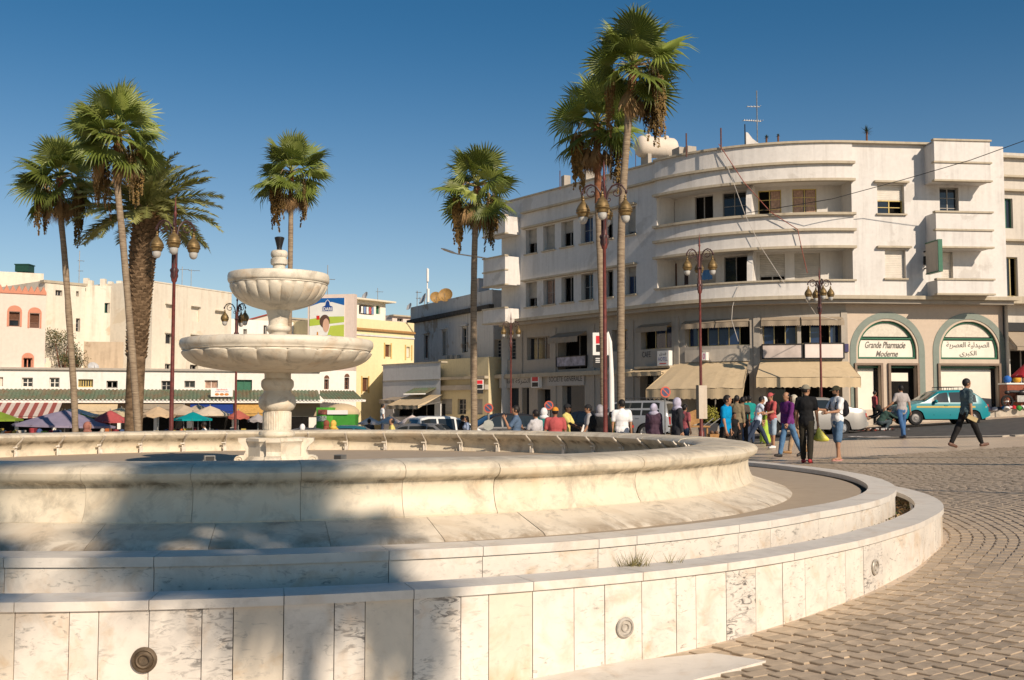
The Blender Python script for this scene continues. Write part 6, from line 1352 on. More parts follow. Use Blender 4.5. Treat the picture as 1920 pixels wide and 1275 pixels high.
# tall totem of the bank
p = at(1146, 800, 47.5); gz = G(p.x, p.y) + .3; yy = p.y; t = thing("bank_totem", "tall white mast sign with red and black logo in front of the bank", "sign", (p.x, p.y, gz))
mst = MB(); zt_ = sz(622, yy) - gz; mst.tube([(0.02, 0, -.1), (0.02, 0, zt_ * .55), (-.03, 0, zt_ * .9), (-.12, 0, zt_)], [.14, .12, .09, .03], 10); mst.build("mast", M_SIGNW, t, 60)
x0, x1 = (1112 - 1146) / FPX * yy, (1142 - 1146) / FPX * yy; Z = lambda v: sz(v, yy) - gz
MB().box(x0, x1 - .02, -.12, .12, Z(666), Z(624)).build("panel", M_SIGNW, t); MB().box(x0 + .14, x1 - .16, -.126, -.121, Z(644.5), Z(630)).build("logo", M_RED, t); MB().box(x0 + .14, x1 - .16, -.126, -.121, Z(660), Z(646.5)).build("logo", M_BLACK, t)
MB().box(x0 + .02, x1 - .02, -.1, .1, Z(689), Z(668)).build("panel", M_BLACK, t); 
for v in (672, 675.5, 679): MB().box(x0 + .12, x0 + .55, -.105, -.101, Z(v + 1), Z(v - .6)).build("text_line", M_SIGNW, t)
t2 = Path([(A_(906, 60).x, 60), (A_(893, 60.4).x, 60.4)]); p = at(900, 720, 60); gz = G(p.x, p.y); t = thing("bank_sign", "small red and black bank sign on the shop beside the palm trunk", "sign", (p.x, p.y, sz(738, 60)))
Z = lambda v: sz(v, 60) - sz(738, 60); MB().box(-.27, .2, -.08, .08, Z(730), Z(712)).build("panel", M_SIGNW, t); MB().box(-.22, .15, -.086, -.081, Z(720), Z(713)).build("logo", M_RED, t); MB().box(-.22, .15, -.086, -.081, Z(729), Z(721)).build("logo", M_BLACK, t); MB().box(-.25, .18, -.08, .06, Z(738), Z(731)).build("panel", M_BLACK, t)
# no parking signs
def nopark(u, v, y, r_, label, ang=0.0, back=False):
    p = at(u, v, y); gz = G(p.x, p.y); t = thing("parking_sign", label, "road sign", (p.x, p.y, gz), ang, "no parking signs"); h = p.z - gz; R4 = Matrix.Translation((0, -.03, h)) @ Matrix.Rotation(pi / 2, 4, 'X')
    MB().tube([(0, .02, -.2), (0, .02, h + r_ * .5)], .03, 8).build("post", M_STEEL, t)
    MB().lathe([(.001, .0), (r_, .0), (r_, .02), (.001, .02)], 24, M=R4).build("disc", simple("faded_sign_red", (0.50, 0.10, 0.06), .5), t)
    MB().lathe([(.001, .025), (r_ * .74, .025)], 24, M=R4).build("field", simple("faded_sign_blue", (0.06, 0.07, 0.13), .5), t)
    MB().obox((0, -.062, h), (r_ * 1.5, .004, r_ * .2), rot=Matrix.Rotation(-.75, 3, 'Y').inverted()).build("bar", simple("faded_sign_red", (0.50, 0.10, 0.06), .5), t)
    return t, gz
t, gz = nopark(916, 765, 29, .13, "faded no parking sign beside the straight trunked palm with a grey plate below"); MB().lathe([(.001, -.055), (.15, -.055), (.15, -.04), (.001, -.04)], 8, M=Matrix.Translation((0, 0, sz(797, 29) - gz)) @ Matrix.Rotation(pi / 2, 4, 'X').inverted()).build("plate", simple("grey_plate", (0.36, 0.37, 0.33), .6), t)
nopark(1029, 760, 40, .17, "dark no parking sign in shade before the bank door"); nopark(1247, 735, 44, .23, "no parking sign above the silver off roader's roof", .3)
# ---------------------------------------------------------------- market umbrellas
def umbrella(u, v_top, v_edge, y, wpx, col, label, n=8, tilt=(0, 0), val=.0, name="market_umbrella"):
    p = at(u, v_top, y); gz = G(p.x, p.y); R = wpx / 2 / FPX * y; h = p.z - gz; d = (v_edge - v_top) / FPX * y
    t = thing(name, label, "umbrella", (p.x, p.y, gz), group="market umbrellas"); m = MB(); r = random.Random(int(u)); N = n * 4; rings = 4
    T = Matrix.Translation((0, 0, h)) @ Euler((tilt[0], tilt[1], r.uniform(0, 1))).to_matrix().to_4x4(); vs = [(0, 0, 0)]
    for i in range(1, rings + 1):
        f = i / rings
        for j in range(N):
            a = 2 * pi * j / N; seam = abs(((j % 4) / 4) * 2 - 1); rr = R * f * (cos(pi / n) / cos(((a + pi / n) % (2 * pi / n)) - pi / n)); vs.append((rr * cos(a), rr * sin(a), -d * (f ** 1.15) - .05 * R * sin(pi * f) * (1 - seam)))
    fs = [(0, 1 + j, 1 + (j + 1) % N) for j in range(N)]
    for i in range(rings - 1): fs += [(1 + i * N + j, 1 + (i + 1) * N + j, 1 + (i + 1) * N + (j + 1) % N, 1 + i * N + (j + 1) % N) for j in range(N)]
    b = len(vs); e = [vs[1 + (rings - 1) * N + j] for j in range(N)]; vs += [(x * .995, y_ * .995, z - .08 - val * (.5 + .5 * cos(j * pi / 2))) for j, (x, y_, z) in enumerate(e)]
    fs += [(1 + (rings - 1) * N + j, b + j, b + (j + 1) % N, 1 + (rings - 1) * N + (j + 1) % N) for j in range(N)]
    m.add(vs, fs, 0, T); m.build("canopy", col, t, 35)
    MB().tube([(0, 0, 0), (0, 0, h + .06)], .025, 6).build("pole", M_STEEL, t)
    rb = MB()
    for j in range(n):
        a = 2 * pi * j / n; rb.tube([T @ Vector((0, 0, -.04)), T @ Vector((R * .97 * cos(a), R * .97 * sin(a), -d - .03))], .008, 4)
    o = rb.build("ribs", M_STEEL, t); o["kind"] = 'stuff'
    return t
def cl(n, c): return simple("cloth_" + n, c, .85, .2, var=.1, scale=3)
umbrella(-6, 770, 786, 44, 92, cl("lime", (0.18, 0.26, 0.03)), "lime green market umbrella cut off by the left picture edge"); umbrella(152, 775, 791, 45.5, 74, cl("lime", (0.18, 0.26, 0.03)), "lime green market umbrella behind the big mauve one and the leftmost palm")
umbrella(122, 769, 797, 43, 186, cl("mauve", (0.25, 0.22, 0.30)), "very wide faded mauve market umbrella around the leftmost palm trunk", tilt=(0, .03)); umbrella(207, 769, 789, 44, 78, cl("red", (0.50, 0.045, 0.04)), "bright red market umbrella left of the date palm trunk", n=6)
umbrella(228, 764, 778, 47, 84, cl("cream", (0.55, 0.45, 0.28)), "cream market umbrella behind the red one"); umbrella(140, 765, 778, 48, 96, cl("offwhite", (0.62, 0.57, 0.50)), "off white market umbrella behind the mauve one"); umbrella(296, 762, 777, 46, 66, cl("sand", (0.52, 0.38, 0.24)), "sand coloured market umbrella with a scalloped edge right of the date palm", val=.08)
umbrella(345, 759, 775, 48, 78, cl("beige", (0.47, 0.38, 0.28)), "beige market umbrella left of the cream pair by the blue awning"); umbrella(372, 758, 772, 49, 62, cl("beige", (0.47, 0.38, 0.28)), "second beige market umbrella half hidden behind the first and the cream one"); umbrella(394, 761, 776, 46, 76, cl("cream2", (0.60, 0.50, 0.38)), "cream market umbrella above the teal one")
umbrella(362, 772, 785, 43, 70, cl("teal", (0.0, 0.25, 0.27)), "teal market umbrella right of the left street lamp", n=6); umbrella(447, 769, 781, 47, 42, cl("brick", (0.40, 0.11, 0.08)), "faded brick red umbrella at the foot of the small street lamp", val=.05); umbrella(484, 776, 787, 47, 40, cl("grey", (0.36, 0.33, 0.32)), "grey umbrella just left of the fountain's fluted drum", val=.05)
umbrella(694, 782, 793, 51.5, 46, cl("pinkish", (0.62, 0.52, 0.47)), "pale pinkish parasol, leftmost of the three before the awning shops"); umbrella(731, 780, 792, 52.0, 50, cl("pinkish", (0.62, 0.52, 0.47)), "pale pinkish parasol, middle one of the three before the awning shops"); umbrella(773, 778, 793, 51.5, 56, cl("pinkish", (0.62, 0.52, 0.47)), "pale pinkish parasol, rightmost and largest of the three before the awning shops")
umbrella(1932, 674, 704, 47, 72, cl("crimson", (0.42, 0.03, 0.04)), "crimson umbrella over the stall at the right picture edge")

# ---------------------------------------------------------------- cars
M_TYRE = simple("tyre_rubber", (0.018, 0.018, 0.018), .85, .2); M_ALLOY = simple("alloy_rim", (0.42, 0.42, 0.42), .35, .5, .7, .15); M_UNDER = simple("underbody_black", (0.01, 0.01, 0.01), .9, .1)
M_TAIL = simple("tail_lamp_red", (0.42, 0.012, 0.012), .25, .5); M_HEADL = simple("head_lamp_clear", (0.55, 0.55, 0.52), .15, .6); M_PLATE = simple("plate_white", (0.7, 0.7, 0.68), .5); M_BUMP = simple("bumper_grey", (0.05, 0.05, 0.055), .6)
M_CGL = glass("car_glass", (0.02, 0.024, 0.026), .05)
def paint(n, c, metal=.0): 
    k = "paint_" + n
    if k in MATS: return MATS[k]
    t = NT(k); t.base(c); t.set(.42, .4, metal); t.b.inputs["Coat Weight"].default_value = .2; t.b.inputs["Coat Roughness"].default_value = .25; MATS[k] = t.mat; return t.mat
def interp(tb, x):
    if x <= tb[0][0]: return tb[0][1]
    for (a, p), (b, q) in zip(tb, tb[1:]):
        if x <= b: f = (x - a) / (b - a); return p + (q - p) * f
    return tb[-1][1]
def car(name, label, loc, rz, L, W_, top, belt, wheels, wr, glassx, pm, cat="car", ws=None, rs=None, trim=None, stripe=None, rack=False, alloy=True, tail=None, zlo=.24, dup=None):
    """top: roof line (x from nose), glassx: side window spans, ws / rs: windscreen and rear screen spans"""
    t = thing(name, label, cat, loc, rz, "cars parked around the square"); Ra = wr + .055
    def w(x): e = min(x, L - x); return W_ / 2 * (1 - .16 * max(0, 1 - e / .55) ** 2.2)
    def hw(x, z):
        zb = belt
        if z <= zb: return w(x) * (1 - .05 * max(0, (.42 - z) / .3) ** 2 - .03 * max(0, (z - .55) / (zb - .55)) ** 2)
        return w(x) * .97 - .30 * (z - zb) - .12 * (z - zb) ** 2
    xs = sorted(set([0, .03, .08, L - .03, L - .08, L] + [i * .09 for i in range(1, int(L / .09))] + [q[0] for q in top]))
    m = MB(); K = 0; rows = []
    for x in xs:
        zt = interp(top, x); lo = zlo + .10 * max(0, 1 - min(x, L - x) / .3)
        for xw in wheels:
            if abs(x - xw) < Ra: lo = max(lo, wr + sqrt(Ra * Ra - (x - xw) ** 2) - .02)
        lo = min(lo, zt - .12); zb = min(belt, zt - .02); r_ = []
        zz = [lo, lo + (zb - lo) * .3, lo + (zb - lo) * .62, lo + (zb - lo) * .92, zb]
        for z in zz: r_.append((hw(x, z), z))
        if zt > belt + .03:
            for f in (.45, .85): z = belt + (zt - belt) * f; r_.append((hw(x, z), z))
            e = hw(x, zt); r_.append((e - .05, zt - .005)); r_.append((e * .5, zt + .018)); 
        else:
            e = hw(x, zb); r_ += [(e - .01, zb + .006), (e - .04, zt - .006), (e - .10, zt), (e * .5, zt + .012)]
        full = [(x, -y, z) for y, z in r_] + [(x, 0, zt + .022)] + [(x, y, z) for y, z in reversed(r_)]; rows.append(full); K = len(full)
    vs = [p for r_ in rows for p in r_]; vs = [(L / 2 - x, -y, z) for x, y, z in vs]
    fs = [(i * K + j, i * K + j + 1, (i + 1) * K + j + 1, (i + 1) * K + j) for i in range(len(rows) - 1) for j in range(K - 1)]
    fs += [tuple(range(K - 1, -1, -1)), tuple(range((len(rows) - 1) * K, len(rows) * K))]; m.add(vs, fs)
    me = flip_ok(m.mesh("body", pm, 32)); link(me, "body", t)
    X = lambda x: L / 2 - x
    MB().box(X(L - .12), X(.12), -W_ / 2 + .17, W_ / 2 - .17, zlo - .04, belt - .15).build("underbody", M_UNDER, t)
    tyre = MB().lathe([(wr * .62, -.09), (wr * .93, -.095), (wr, -.07), (wr, .07), (wr * .93, .095), (wr * .62, .09)], 22).mesh("tyre", M_TYRE, 40)
    rm = MB().lathe([(.001, .075), (wr * .2, .08), (wr * .22, .06), (wr * .5, .05), (wr * .6, .085), (wr * .65, .085), (wr * .63, -.05)], 20)
    if alloy:
        for k in range(5): 
            M4 = Matrix.Rotation(k * 2 * pi / 5, 4, 'Z'); rm.box(wr * .12, wr * .6, -wr * .09, wr * .09, .058, .078, 0, M4)
    rme = rm.mesh("rim", M_ALLOY if alloy else simple("steel_rim", (0.22, 0.21, 0.2), .5, .4, .5), 30)
    for xw in wheels:
        for sg in (1, -1):
            o = link(tyre, "wheel", t, (X(xw), sg * (W_ / 2 - .11), wr), rot=(-pi / 2 * sg, 0, 0)); link(rme, "rim", o)
    def sidepatch(x0, x1, sg, nm, zlow=None, zhigh=None, mt=M_CGL, off=.008, inset=(0, 0)):
        n = 6; k = MB(); A = []
        for i in range(n + 1):
            x = x0 + (x1 - x0) * i / n; zl = zlow if zlow is not None else belt + .045; zh = zhigh if zhigh is not None else min(interp(top, x) - .085, interp(top, min(x + .0, L)) - .085); zh = max(zh, zl + .01)
            A.append((X(x), -sg * (hw(x, zl) + off), zl)); A.append((X(x), -sg * (hw(x, zh) + off), zh))
        fs = [(2 * i, 2 * i + 2, 2 * i + 3, 2 * i + 1) if sg < 0 else (2 * i, 2 * i + 1, 2 * i + 3, 2 * i + 2) for i in range(n)]
        return k.add(A, fs).build(nm, mt, t)
    for sg in (1, -1):
        for a, b in glassx: sidepatch(a, b, sg, "window")
        for a, b in glassx[:2]: MB().obox((X(b - .12), -sg * (hw(b, belt - .1) + .012), belt - .08), (.16, .03, .03)).build("door_handle", pm, t)
        for q_ in sorted(set([glassx[0][0] + .06] + [b + .035 for a, b in glassx[:2]])):
            if all(abs(q_ - xw) > Ra for xw in wheels): sidepatch(q_ - .007, q_ + .007, sg, "door_seam", zlo + .14, belt, M_UNDER, .003)
        if stripe: sidepatch(.35, L - .12, sg, "stripe", belt - .17, belt - .10, stripe, .006)
        if trim: sidepatch(.1, L - .1, sg, "trim_strip", .42, .50, trim, .012)
        MB().ell((X(glassx[0][0] + .12), -sg * (hw(glassx[0][0], belt) + .10), belt + .08), (.07, .11, .075), 8, 5).build("wing_mirror", pm if trim is None else M_BUMP, t, 60)
        MB().ell((X(.13), -sg * (w(.13) - .2), .62), (.11, .17, .085), 10, 6).build("headlight", M_HEADL, t, 60)
        tl = tail or (.16, .05, .1); MB().obox((X(L - .07), -sg * (w(L - .05) - tl[0] / 2 - .01), .62 + tl[2] * 1.6), (.12, tl[0], tl[1] * 2)).build("tail_light", M_TAIL, t)
    for sp, nm in ((ws, "windscreen"), (rs, "rear_window")):
        if sp:
            k = MB(); n = 5; A = []
            for i in range(n + 1):
                x = sp[0] + (sp[1] - sp[0]) * i / n; z = interp(top, x); e = hw(x, z) - .09
                for yv in (-e, -e * .5, 0, e * .5, e): A.append((X(x), yv, z + (.030 if abs(yv) < e * .2 else .026 if abs(yv) < e * .7 else .012)))
            fs = [(i * 5 + j, i * 5 + j + 1, i * 5 + j + 6, i * 5 + j + 5) for i in range(n) for j in range(4)]; me = flip_ok(k.add(A, fs).mesh(nm, M_CGL)); link(me, nm, t)
    for x in (.02, L - .02): MB().obox((X(x), 0, .44), (.14, W_ * .86, .16)).build("bumper", M_BUMP if trim else pm, t)
    for x, s_ in ((-.04, 1), (L + .03, 1)): MB().obox((X(x), 0, .5), (.02, .48, .11)).build("number_plate", M_PLATE, t)
    if rack:
        k = MB(); x0, x1 = rack; z = interp(top, (x0 + x1) / 2)
        for sg in (-1, 1): k.tube([(X(x0), sg * .5, z + .13), (X(x1), sg * .5, z + .13)], .016, 5)
        for i in range(5): x = x0 + (x1 - x0) * i / 4; k.tube([(X(x), -.5, z), (X(x), -.5, z + .13), (X(x), .5, z + .13), (X(x), .5, z)], .012, 4)
        k.build("roof_rack", M_BUMP, t)
    return t
hatch = [(0, .52), (.04, .68), (.12, .76), (.85, .90), (1.0, .93), (1.62, 1.33), (1.85, 1.38), (2.6, 1.40), (3.0, 1.36), (3.35, 1.12), (3.55, .86), (3.62, .80), (3.66, .5)]
p = at(1757, 800, 43.4); car("taxi", "teal hatchback taxi with a yellow side stripe parked before the pharmacy", (p.x, p.y, G(p.x, p.y)), pi + .06, 3.66, 1.6, hatch, .86, (.62, 2.98), .29, ((1.28, 1.98), (2.04, 2.72), (2.78, 3.12)), paint("teal", (0.0, 0.20, 0.235)), "car", (1.06, 1.58), (3.03, 3.33), stripe=simple("taxi_yellow", (0.50, 0.36, 0.07), .5), rack=(1.9, 2.7), alloy=False)
sedan = [(0, .50), (.05, .66), (.2, .74), (1.2, .92), (1.35, .95), (2.05, 1.38), (2.4, 1.44), (3.0, 1.44), (3.35, 1.37), (3.95, 1.06), (4.35, 1.02), (4.45, .95), (4.48, .5)]
p = at(1506, 800, 41.5); car("parked_car", "silver saloon car parked behind the group of young men", (p.x, p.y, G(p.x, p.y)), pi - .03, 4.48, 1.72, sedan, .90, (.86, 3.5), .31, ((1.62, 2.42), (2.50, 3.42)), paint("silver", (0.36, 0.34, 0.31), .55), "car", (1.42, 2.02), (3.42, 3.9), tail=(.3, .07, .1))
suv = [(0, .6), (.06, .9), (.2, .98), (1.3, 1.08), (1.5, 1.12), (2.05, 1.68), (2.4, 1.76), (4.2, 1.78), (4.55, 1.70), (4.72, 1.1), (4.78, .8), (4.8, .5)]
p = at(1192, 800, 49.0); car("parked_suv", "silver off roader with a roof rack parked before the café", (p.x - .5, p.y, G(p.x, p.y) - .02), pi - .45, 4.8, 1.85, suv, 1.08, (.9, 3.7), .38, ((1.72, 2.55), (2.62, 3.45), (3.52, 4.3)), paint("silver_blue", (0.38, 0.39, 0.40), .5), "car", (1.55, 2.0), (4.57, 4.70), rack=(2.3, 4.3), tail=(.12, .17, .17), zlo=.34)
mpv = [(0, .52), (.05, .7), (.2, .8), (.95, .98), (1.1, 1.02), (1.9, 1.50), (2.3, 1.58), (3.4, 1.58), (3.8, 1.50), (4.05, 1.05), (4.15, .85), (4.2, .5)]
def pc(u, y, rz, kind, col, label, metal=0, nm="parked_car", top=None, **kw):
    p = at(u, 800, y); a = dict(hatch=(3.9, 1.66, [(x * 3.9 / 3.66, z) for x, z in hatch], .88, (.66, 3.17), .29, ((1.36, 2.1), (2.17, 2.9), (2.96, 3.32)), (1.13, 1.68), (3.23, 3.55)), sedan=(4.48, 1.72, sedan, .90, (.86, 3.5), .31, ((1.62, 2.42), (2.50, 3.42)), (1.42, 2.02), (3.42, 3.9)), mpv=(4.2, 1.75, mpv, .98, (.8, 3.4), .31, ((1.5, 2.2), (2.28, 3.0), (3.08, 3.75)), (1.15, 1.85), (3.83, 4.03)))[kind]
    return car(nm, label, (p.x, p.y, G(p.x, p.y)), rz, a[0], a[1], a[2], a[3], a[4], a[5], a[6], paint(*col, metal), "car", a[7], a[8], **kw)
pc(846, 44.5, radians(28), 'mpv', ("white", (0.62, 0.62, 0.60)), "white people carrier parked behind the fountain left of the straight palm"); pc(676, 43.0, radians(4), 'sedan', ("petrol", (0.01, 0.09, 0.12)), "dark petrol blue saloon behind the fountain below the green tiled canopy", nm="taxi")
pc(597, 44.5, radians(8), 'sedan', ("black", (0.012, 0.012, 0.014)), "black saloon behind the fountain just right of its stem"); pc(772, 43.5, radians(160), 'hatch', ("grey", (0.20, 0.20, 0.20)), "grey hatchback parked left of the white people carrier", .4); pc(470, 44.0, radians(175), 'sedan', ("navy", (0.012, 0.02, 0.05)), "dark blue car behind the fountain left of its stem")
pc(925, 46.5, radians(200), 'mpv', ("black", (0.012, 0.012, 0.014)), "black car parked in front of the bank behind the grey sign plate"); pc(208, 43.0, radians(178), 'hatch', ("slate", (0.13, 0.14, 0.15)), "slate grey car whose roof shows under the red market umbrella", .3); pc(385, 43.6, radians(3), 'hatch', ("silver2", (0.32, 0.33, 0.33)), "pale car barely showing over the basin below the teal umbrella", .4)
pc(1098, 47.5, radians(130), 'sedan', ("black", (0.012, 0.012, 0.014)), "black saloon parked before the bank's right window")
# motorbike at the right picture edge
p = at(1914, 785, 49.4); gz = G(p.x, p.y) + .3; t = thing("motorbike", "black motorbike parked on the pavement at the right picture edge", "motorbike", (p.x, p.y, gz), .05)
for x in (-.62, .62):
    o = MB().lathe([(.2, -.05), (.27, -.055), (.30, -.03), (.30, .03), (.27, .055), (.2, .05)], 20, M=Matrix.Translation((x, 0, .3)) @ Matrix.Rotation(pi / 2, 4, 'X')).build("wheel", M_TYRE, t, 40); k = MB(); 
    for i in range(6): a = i * pi / 3; k.tube([(x, 0, .3), (x + .21 * cos(a), 0, .3 + .21 * sin(a))], .01, 4)
    k.build("rim", M_ALLOY, o)
MB().tube([(.62, .06, .3), (.42, .06, .75), (.34, 0, .95)], .025, 6).build("fork", M_STEEL, t); MB().tube([(.36, -.3, .98), (.33, 0, .96), (.36, .3, .98)], .018, 6).build("handlebar", M_BUMP, t)
MB().ell((.12, 0, .72), (.26, .14, .13), 12, 7).build("tank", paint("black", (0.012, 0.012, 0.014)), t, 60); MB().ell((-.32, 0, .76), (.36, .13, .07), 12, 6).build("seat", M_BUMP, t, 60); MB().box(-.2, .25, -.12, .12, .28, .58).build("engine", M_STEEL, t); MB().ell((-.6, 0, .72), (.16, .1, .09), 10, 6).build("tail", paint("black", (0.012, 0.012, 0.014)), t, 60); MB().ell((.46, 0, .82), (.09, .1, .11), 10, 6).build("headlight", M_HEADL, t, 60)
MB().tube([(-.65, .09, .3), (-.1, .1, .32), (.15, .08, .3)], .035, 8).build("exhaust", M_ALLOY, t)
# ---------------------------------------------------------------- people
import mathutils, mathutils.noise
RQ = []
def soft(m, name, mat_, parent, vox, it=3, extra=None, mats=None):
    """a union of rounded shapes, later fused into one continuous skin"""
    o = m.build(name, mat_, parent); md = o.modifiers.new("fuse", 'REMESH'); md.mode = 'VOXEL'; md.voxel_size = vox; md.use_smooth_shade = True
    ms = o.modifiers.new("smooth", 'SMOOTH'); ms.factor = .5; ms.iterations = it
    RQ.append((o, extra, mats or [mat_])); return o
def finish_people():
    bpy.context.view_layer.update(); dg = bpy.context.evaluated_depsgraph_get()
    for o, extra, mats in RQ:
        me = bpy.data.meshes.new_from_object(o.evaluated_get(dg)); old = o.data
        if extra and extra.v:
            v = [tuple(q.co) for q in me.vertices]; f = [tuple(q.vertices) for q in me.polygons]; b = len(v); mi = [0] * len(f) + extra.m
            n2 = bpy.data.meshes.new(o.name); n2.from_pydata(v + extra.v, [], f + [tuple(i + b for i in q) for q in extra.f]); n2.polygons.foreach_set("material_index", mi); n2.polygons.foreach_set("use_smooth", [True] * len(mi)); me = n2
            me.materials.clear(); [me.materials.append(q) for q in mats]
        if o.name.split('.')[0] in ("shirt", "trousers", "coat", "shorts", "skirt") and len(me.vertices) > 1500:
            nz = mathutils.noise; hv = hash(o.name) % 97; fold = .020 if o.name.startswith(("coat", "skirt", "shirt")) else .016
            cs = np.empty(len(me.vertices) * 3); me.vertices.foreach_get("co", cs); ns = np.empty(len(me.vertices) * 3); me.vertices.foreach_get("normal", ns); cs = cs.reshape(-1, 3); ns = ns.reshape(-1, 3)
            h = np.array([nz.noise((c[0] * 9 + hv, c[1] * 9 + c[2] * 2.5, c[2] * 6)) + .5 * nz.noise((c[0] * 22, c[1] * 22 + hv, c[2] * 15 + c[0] * 9)) for c in cs])
            me.vertices.foreach_set("co", (cs + ns * (h * fold * .6)[:, None]).ravel()); me.update()
        o.modifiers.clear(); o.data = me; me.name = o.name
        if old.users == 0: bpy.data.meshes.remove(old)
def cap(m, p0, p1, r0, r1, n=10):
    p0, p1 = Vector(p0), Vector(p1); m.tube([p0, p1], [r0, r1], n); m.ell(p0, (r0,) * 3, n, 6); m.ell(p1, (r1,) * 3, n, 6)
SKIN = {k: simple("skin_" + k, c, .55, .35, var=.06) for k, c in dict(light=(0.46, 0.27, 0.17), mid=(0.36, 0.19, 0.11), tan=(0.27, 0.135, 0.075), dark=(0.10, 0.05, 0.03)).items()}
M_HAIR = simple("black_hair", (0.012, 0.009, 0.008), .6, var=.3); M_EYE = simple("eye_dark", (0.02, 0.015, 0.012), .3); M_LIP = simple("lip", (0.22, 0.08, 0.06), .5); M_BROW = M_HAIR
def cloth(n, c, var=.14): return simple("cloth_" + n, c, .85, .2, var=var, scale=7, bump=.5)
def person(x, y, H, head, label, pose=None, top=("tee", "white", (0.7, 0.7, 0.7)), bottom=("trousers", "jean", (0.05, 0.08, 0.14)), skin="mid", hair="short", shoes=((0.03, 0.03, 0.03)), female=False, build=1.0, z=None, group="people in the square", beard=False, vox=None):
    """head: heading in degrees, 0 faces right in the picture, 90 away from the camera"""
    P = dict(lt=(4, 4), rt=(-4, 4), la=(3, 8, 12, 0), ra=(-3, 8, 12, 0), lean=0, turn=0, nod=0, sit=None); P.update(pose or {})
    s = H / 1.75; gz = G(x, y) if z is None else z; near = y < 36; v = (vox or (.017 if near else .024)) 
    t = thing("person", label, "person", (x, y, gz), radians(head), group)
    R = math.radians; bw = build * (.92 if female else 1.0)
    J = {}
    for sd, sg in (("l", 1), ("r", -1)):
        a, k = P[sd + "t"]; h = Vector((0, sg * .092, 0)); kn = h + Vector((sin(R(a)), 0, -cos(R(a)))) * .43; an = kn + Vector((sin(R(a - k)), 0, -cos(R(a - k)))) * .41; J[sd] = [h, kn, an, a - k]
    hip = max(-J[q][2].z for q in "lr") + .085
    if P['sit']: hip = P['sit']
    up = Vector((sin(R(P['lean'])), 0, cos(R(P['lean']))))
    def T(f, dx=0, dy=0): return (Vector((0, 0, hip)) + up * f + Vector((up.z, 0, -up.x)) * dx + Vector((0, dy, 0))) * s
    for q in "lr": J[q] = [(p + Vector((0, 0, hip))) * s for p in J[q][:3]] + [J[q][3]]
    sh = {"l": T(.495, 0, .175 * bw), "r": T(.495, 0, -.175 * bw)}; arm = {}
    for sd, sg in (("l", 1), ("r", -1)):
        f, o, e, inn = P[sd + "a"]; f += P['lean'] * .0
        d = Vector((sin(R(f)) * cos(R(o)), sg * sin(R(o)), -cos(R(f)) * cos(R(o)))); el = sh[sd] + d * .29 * s
        f2 = f + e; d2 = Vector((sin(R(f2)) * cos(R(inn)), -sg * sin(R(inn)) + sg * sin(R(o)) * .4, -cos(R(f2)) * cos(R(inn)))).normalized(); wr = el + d2 * .25 * s; arm[sd] = (sh[sd], el, wr, d2)
    hc = T(.70, .015); tr = Matrix.Rotation(R(P['turn']), 3, 'Z') @ Matrix.Rotation(R(P['nod']), 3, 'Y')
    def Hd(p): return hc + tr @ (Vector(p) * s)
    def torso(m, g, lo=True, hi=True, neck=True):
        if lo: m.ell(T(.0), ((.115 + g) * s * bw, (.165 + g) * s * bw, (.14 + g) * s), 12, 8)
        if hi:
            m.ell(T(.17, .005), ((.108 + g) * s * bw, (.150 + g) * s * bw, (.20 + g) * s), 12, 8); m.ell(T(.37, .0), ((.118 + g) * s * bw, (.172 + g) * s * bw, (.19 + g) * s), 12, 8); cap(m, T(.485, 0, .15 * bw), T(.485, 0, -.15 * bw), (.062 + g) * s, (.062 + g) * s); cap(m, T(.45, -.01), T(.54, -.005), (.085 + g) * s, (.055 + g) * s)
            if female: m.ell(T(.36, .07, .06), ((.075 + g) * s,) * 3, 10, 6); m.ell(T(.36, .07, -.06), ((.075 + g) * s,) * 3, 10, 6)
    sk = SKIN[skin]; b = MB(); torso(b, 0); cap(b, T(.53), T(.62, .01), .054 * s, .050 * s)
    b.ell(Hd((0, 0, .015)), (.098 * s, .077 * s, .108 * s), 14, 10, rot=tr); b.ell(Hd((.025, 0, -.055)), (.068 * s, .058 * s, .062 * s), 12, 8, rot=tr); b.ell(Hd((.095, 0, -.005)), (.022 * s, .015 * s, .026 * s), 8, 6, rot=tr)
    for sg in (1, -1): b.ell(Hd((-.005, sg * .078, -.005)), (.02 * s, .012 * s, .03 * s), 8, 6, rot=tr)
    for q in "lr":
        h, k, a, fa = J[q]; cap(b, h, k, .082 * s * bw, .054 * s); cap(b, k, a, .055 * s, .036 * s); cap(b, k.lerp(a, .15), k.lerp(a, .42), .055 * s, .052 * s)
        fd = Vector((cos(R(fa * .5)), 0, sin(R(fa * .5)))); cap(b, a + Vector((-.02, 0, -.04)) * s, a + (fd * .15 + Vector((0, 0, -.055))) * s, .038 * s, .028 * s)
    ex = MB()
    for q in "lr":
        a0, e0, w0, d2 = arm[q]; cap(b, a0, e0, .050 * s * bw, .040 * s); cap(b, e0, w0, .041 * s, .028 * s); side = Vector((0, 1 if q == "l" else -1, 0)); nrm = d2.cross(side).normalized(); side = nrm.cross(d2).normalized()
        pc_ = w0 + d2 * .05 * s; b.ell(pc_, (.042 * s, .026 * s, .05 * s), 10, 6); cap(b, w0, pc_ + d2 * .02 * s, .027 * s, .036 * s)
        for i, (off, ln) in enumerate(((-.030, .062), (-.010, .075), (.010, .070), (.029, .056))):
            p0 = pc_ + d2 * .035 * s + nrm * off * s; p1 = p0 + (d2 * .55 - side * .25) * ln * s; p2 = p1 + (d2 * .25 - side * .45) * ln * s; ex.tube([p0, p1, p2], [.0105 * s, .0095 * s, .0075 * s], 6)
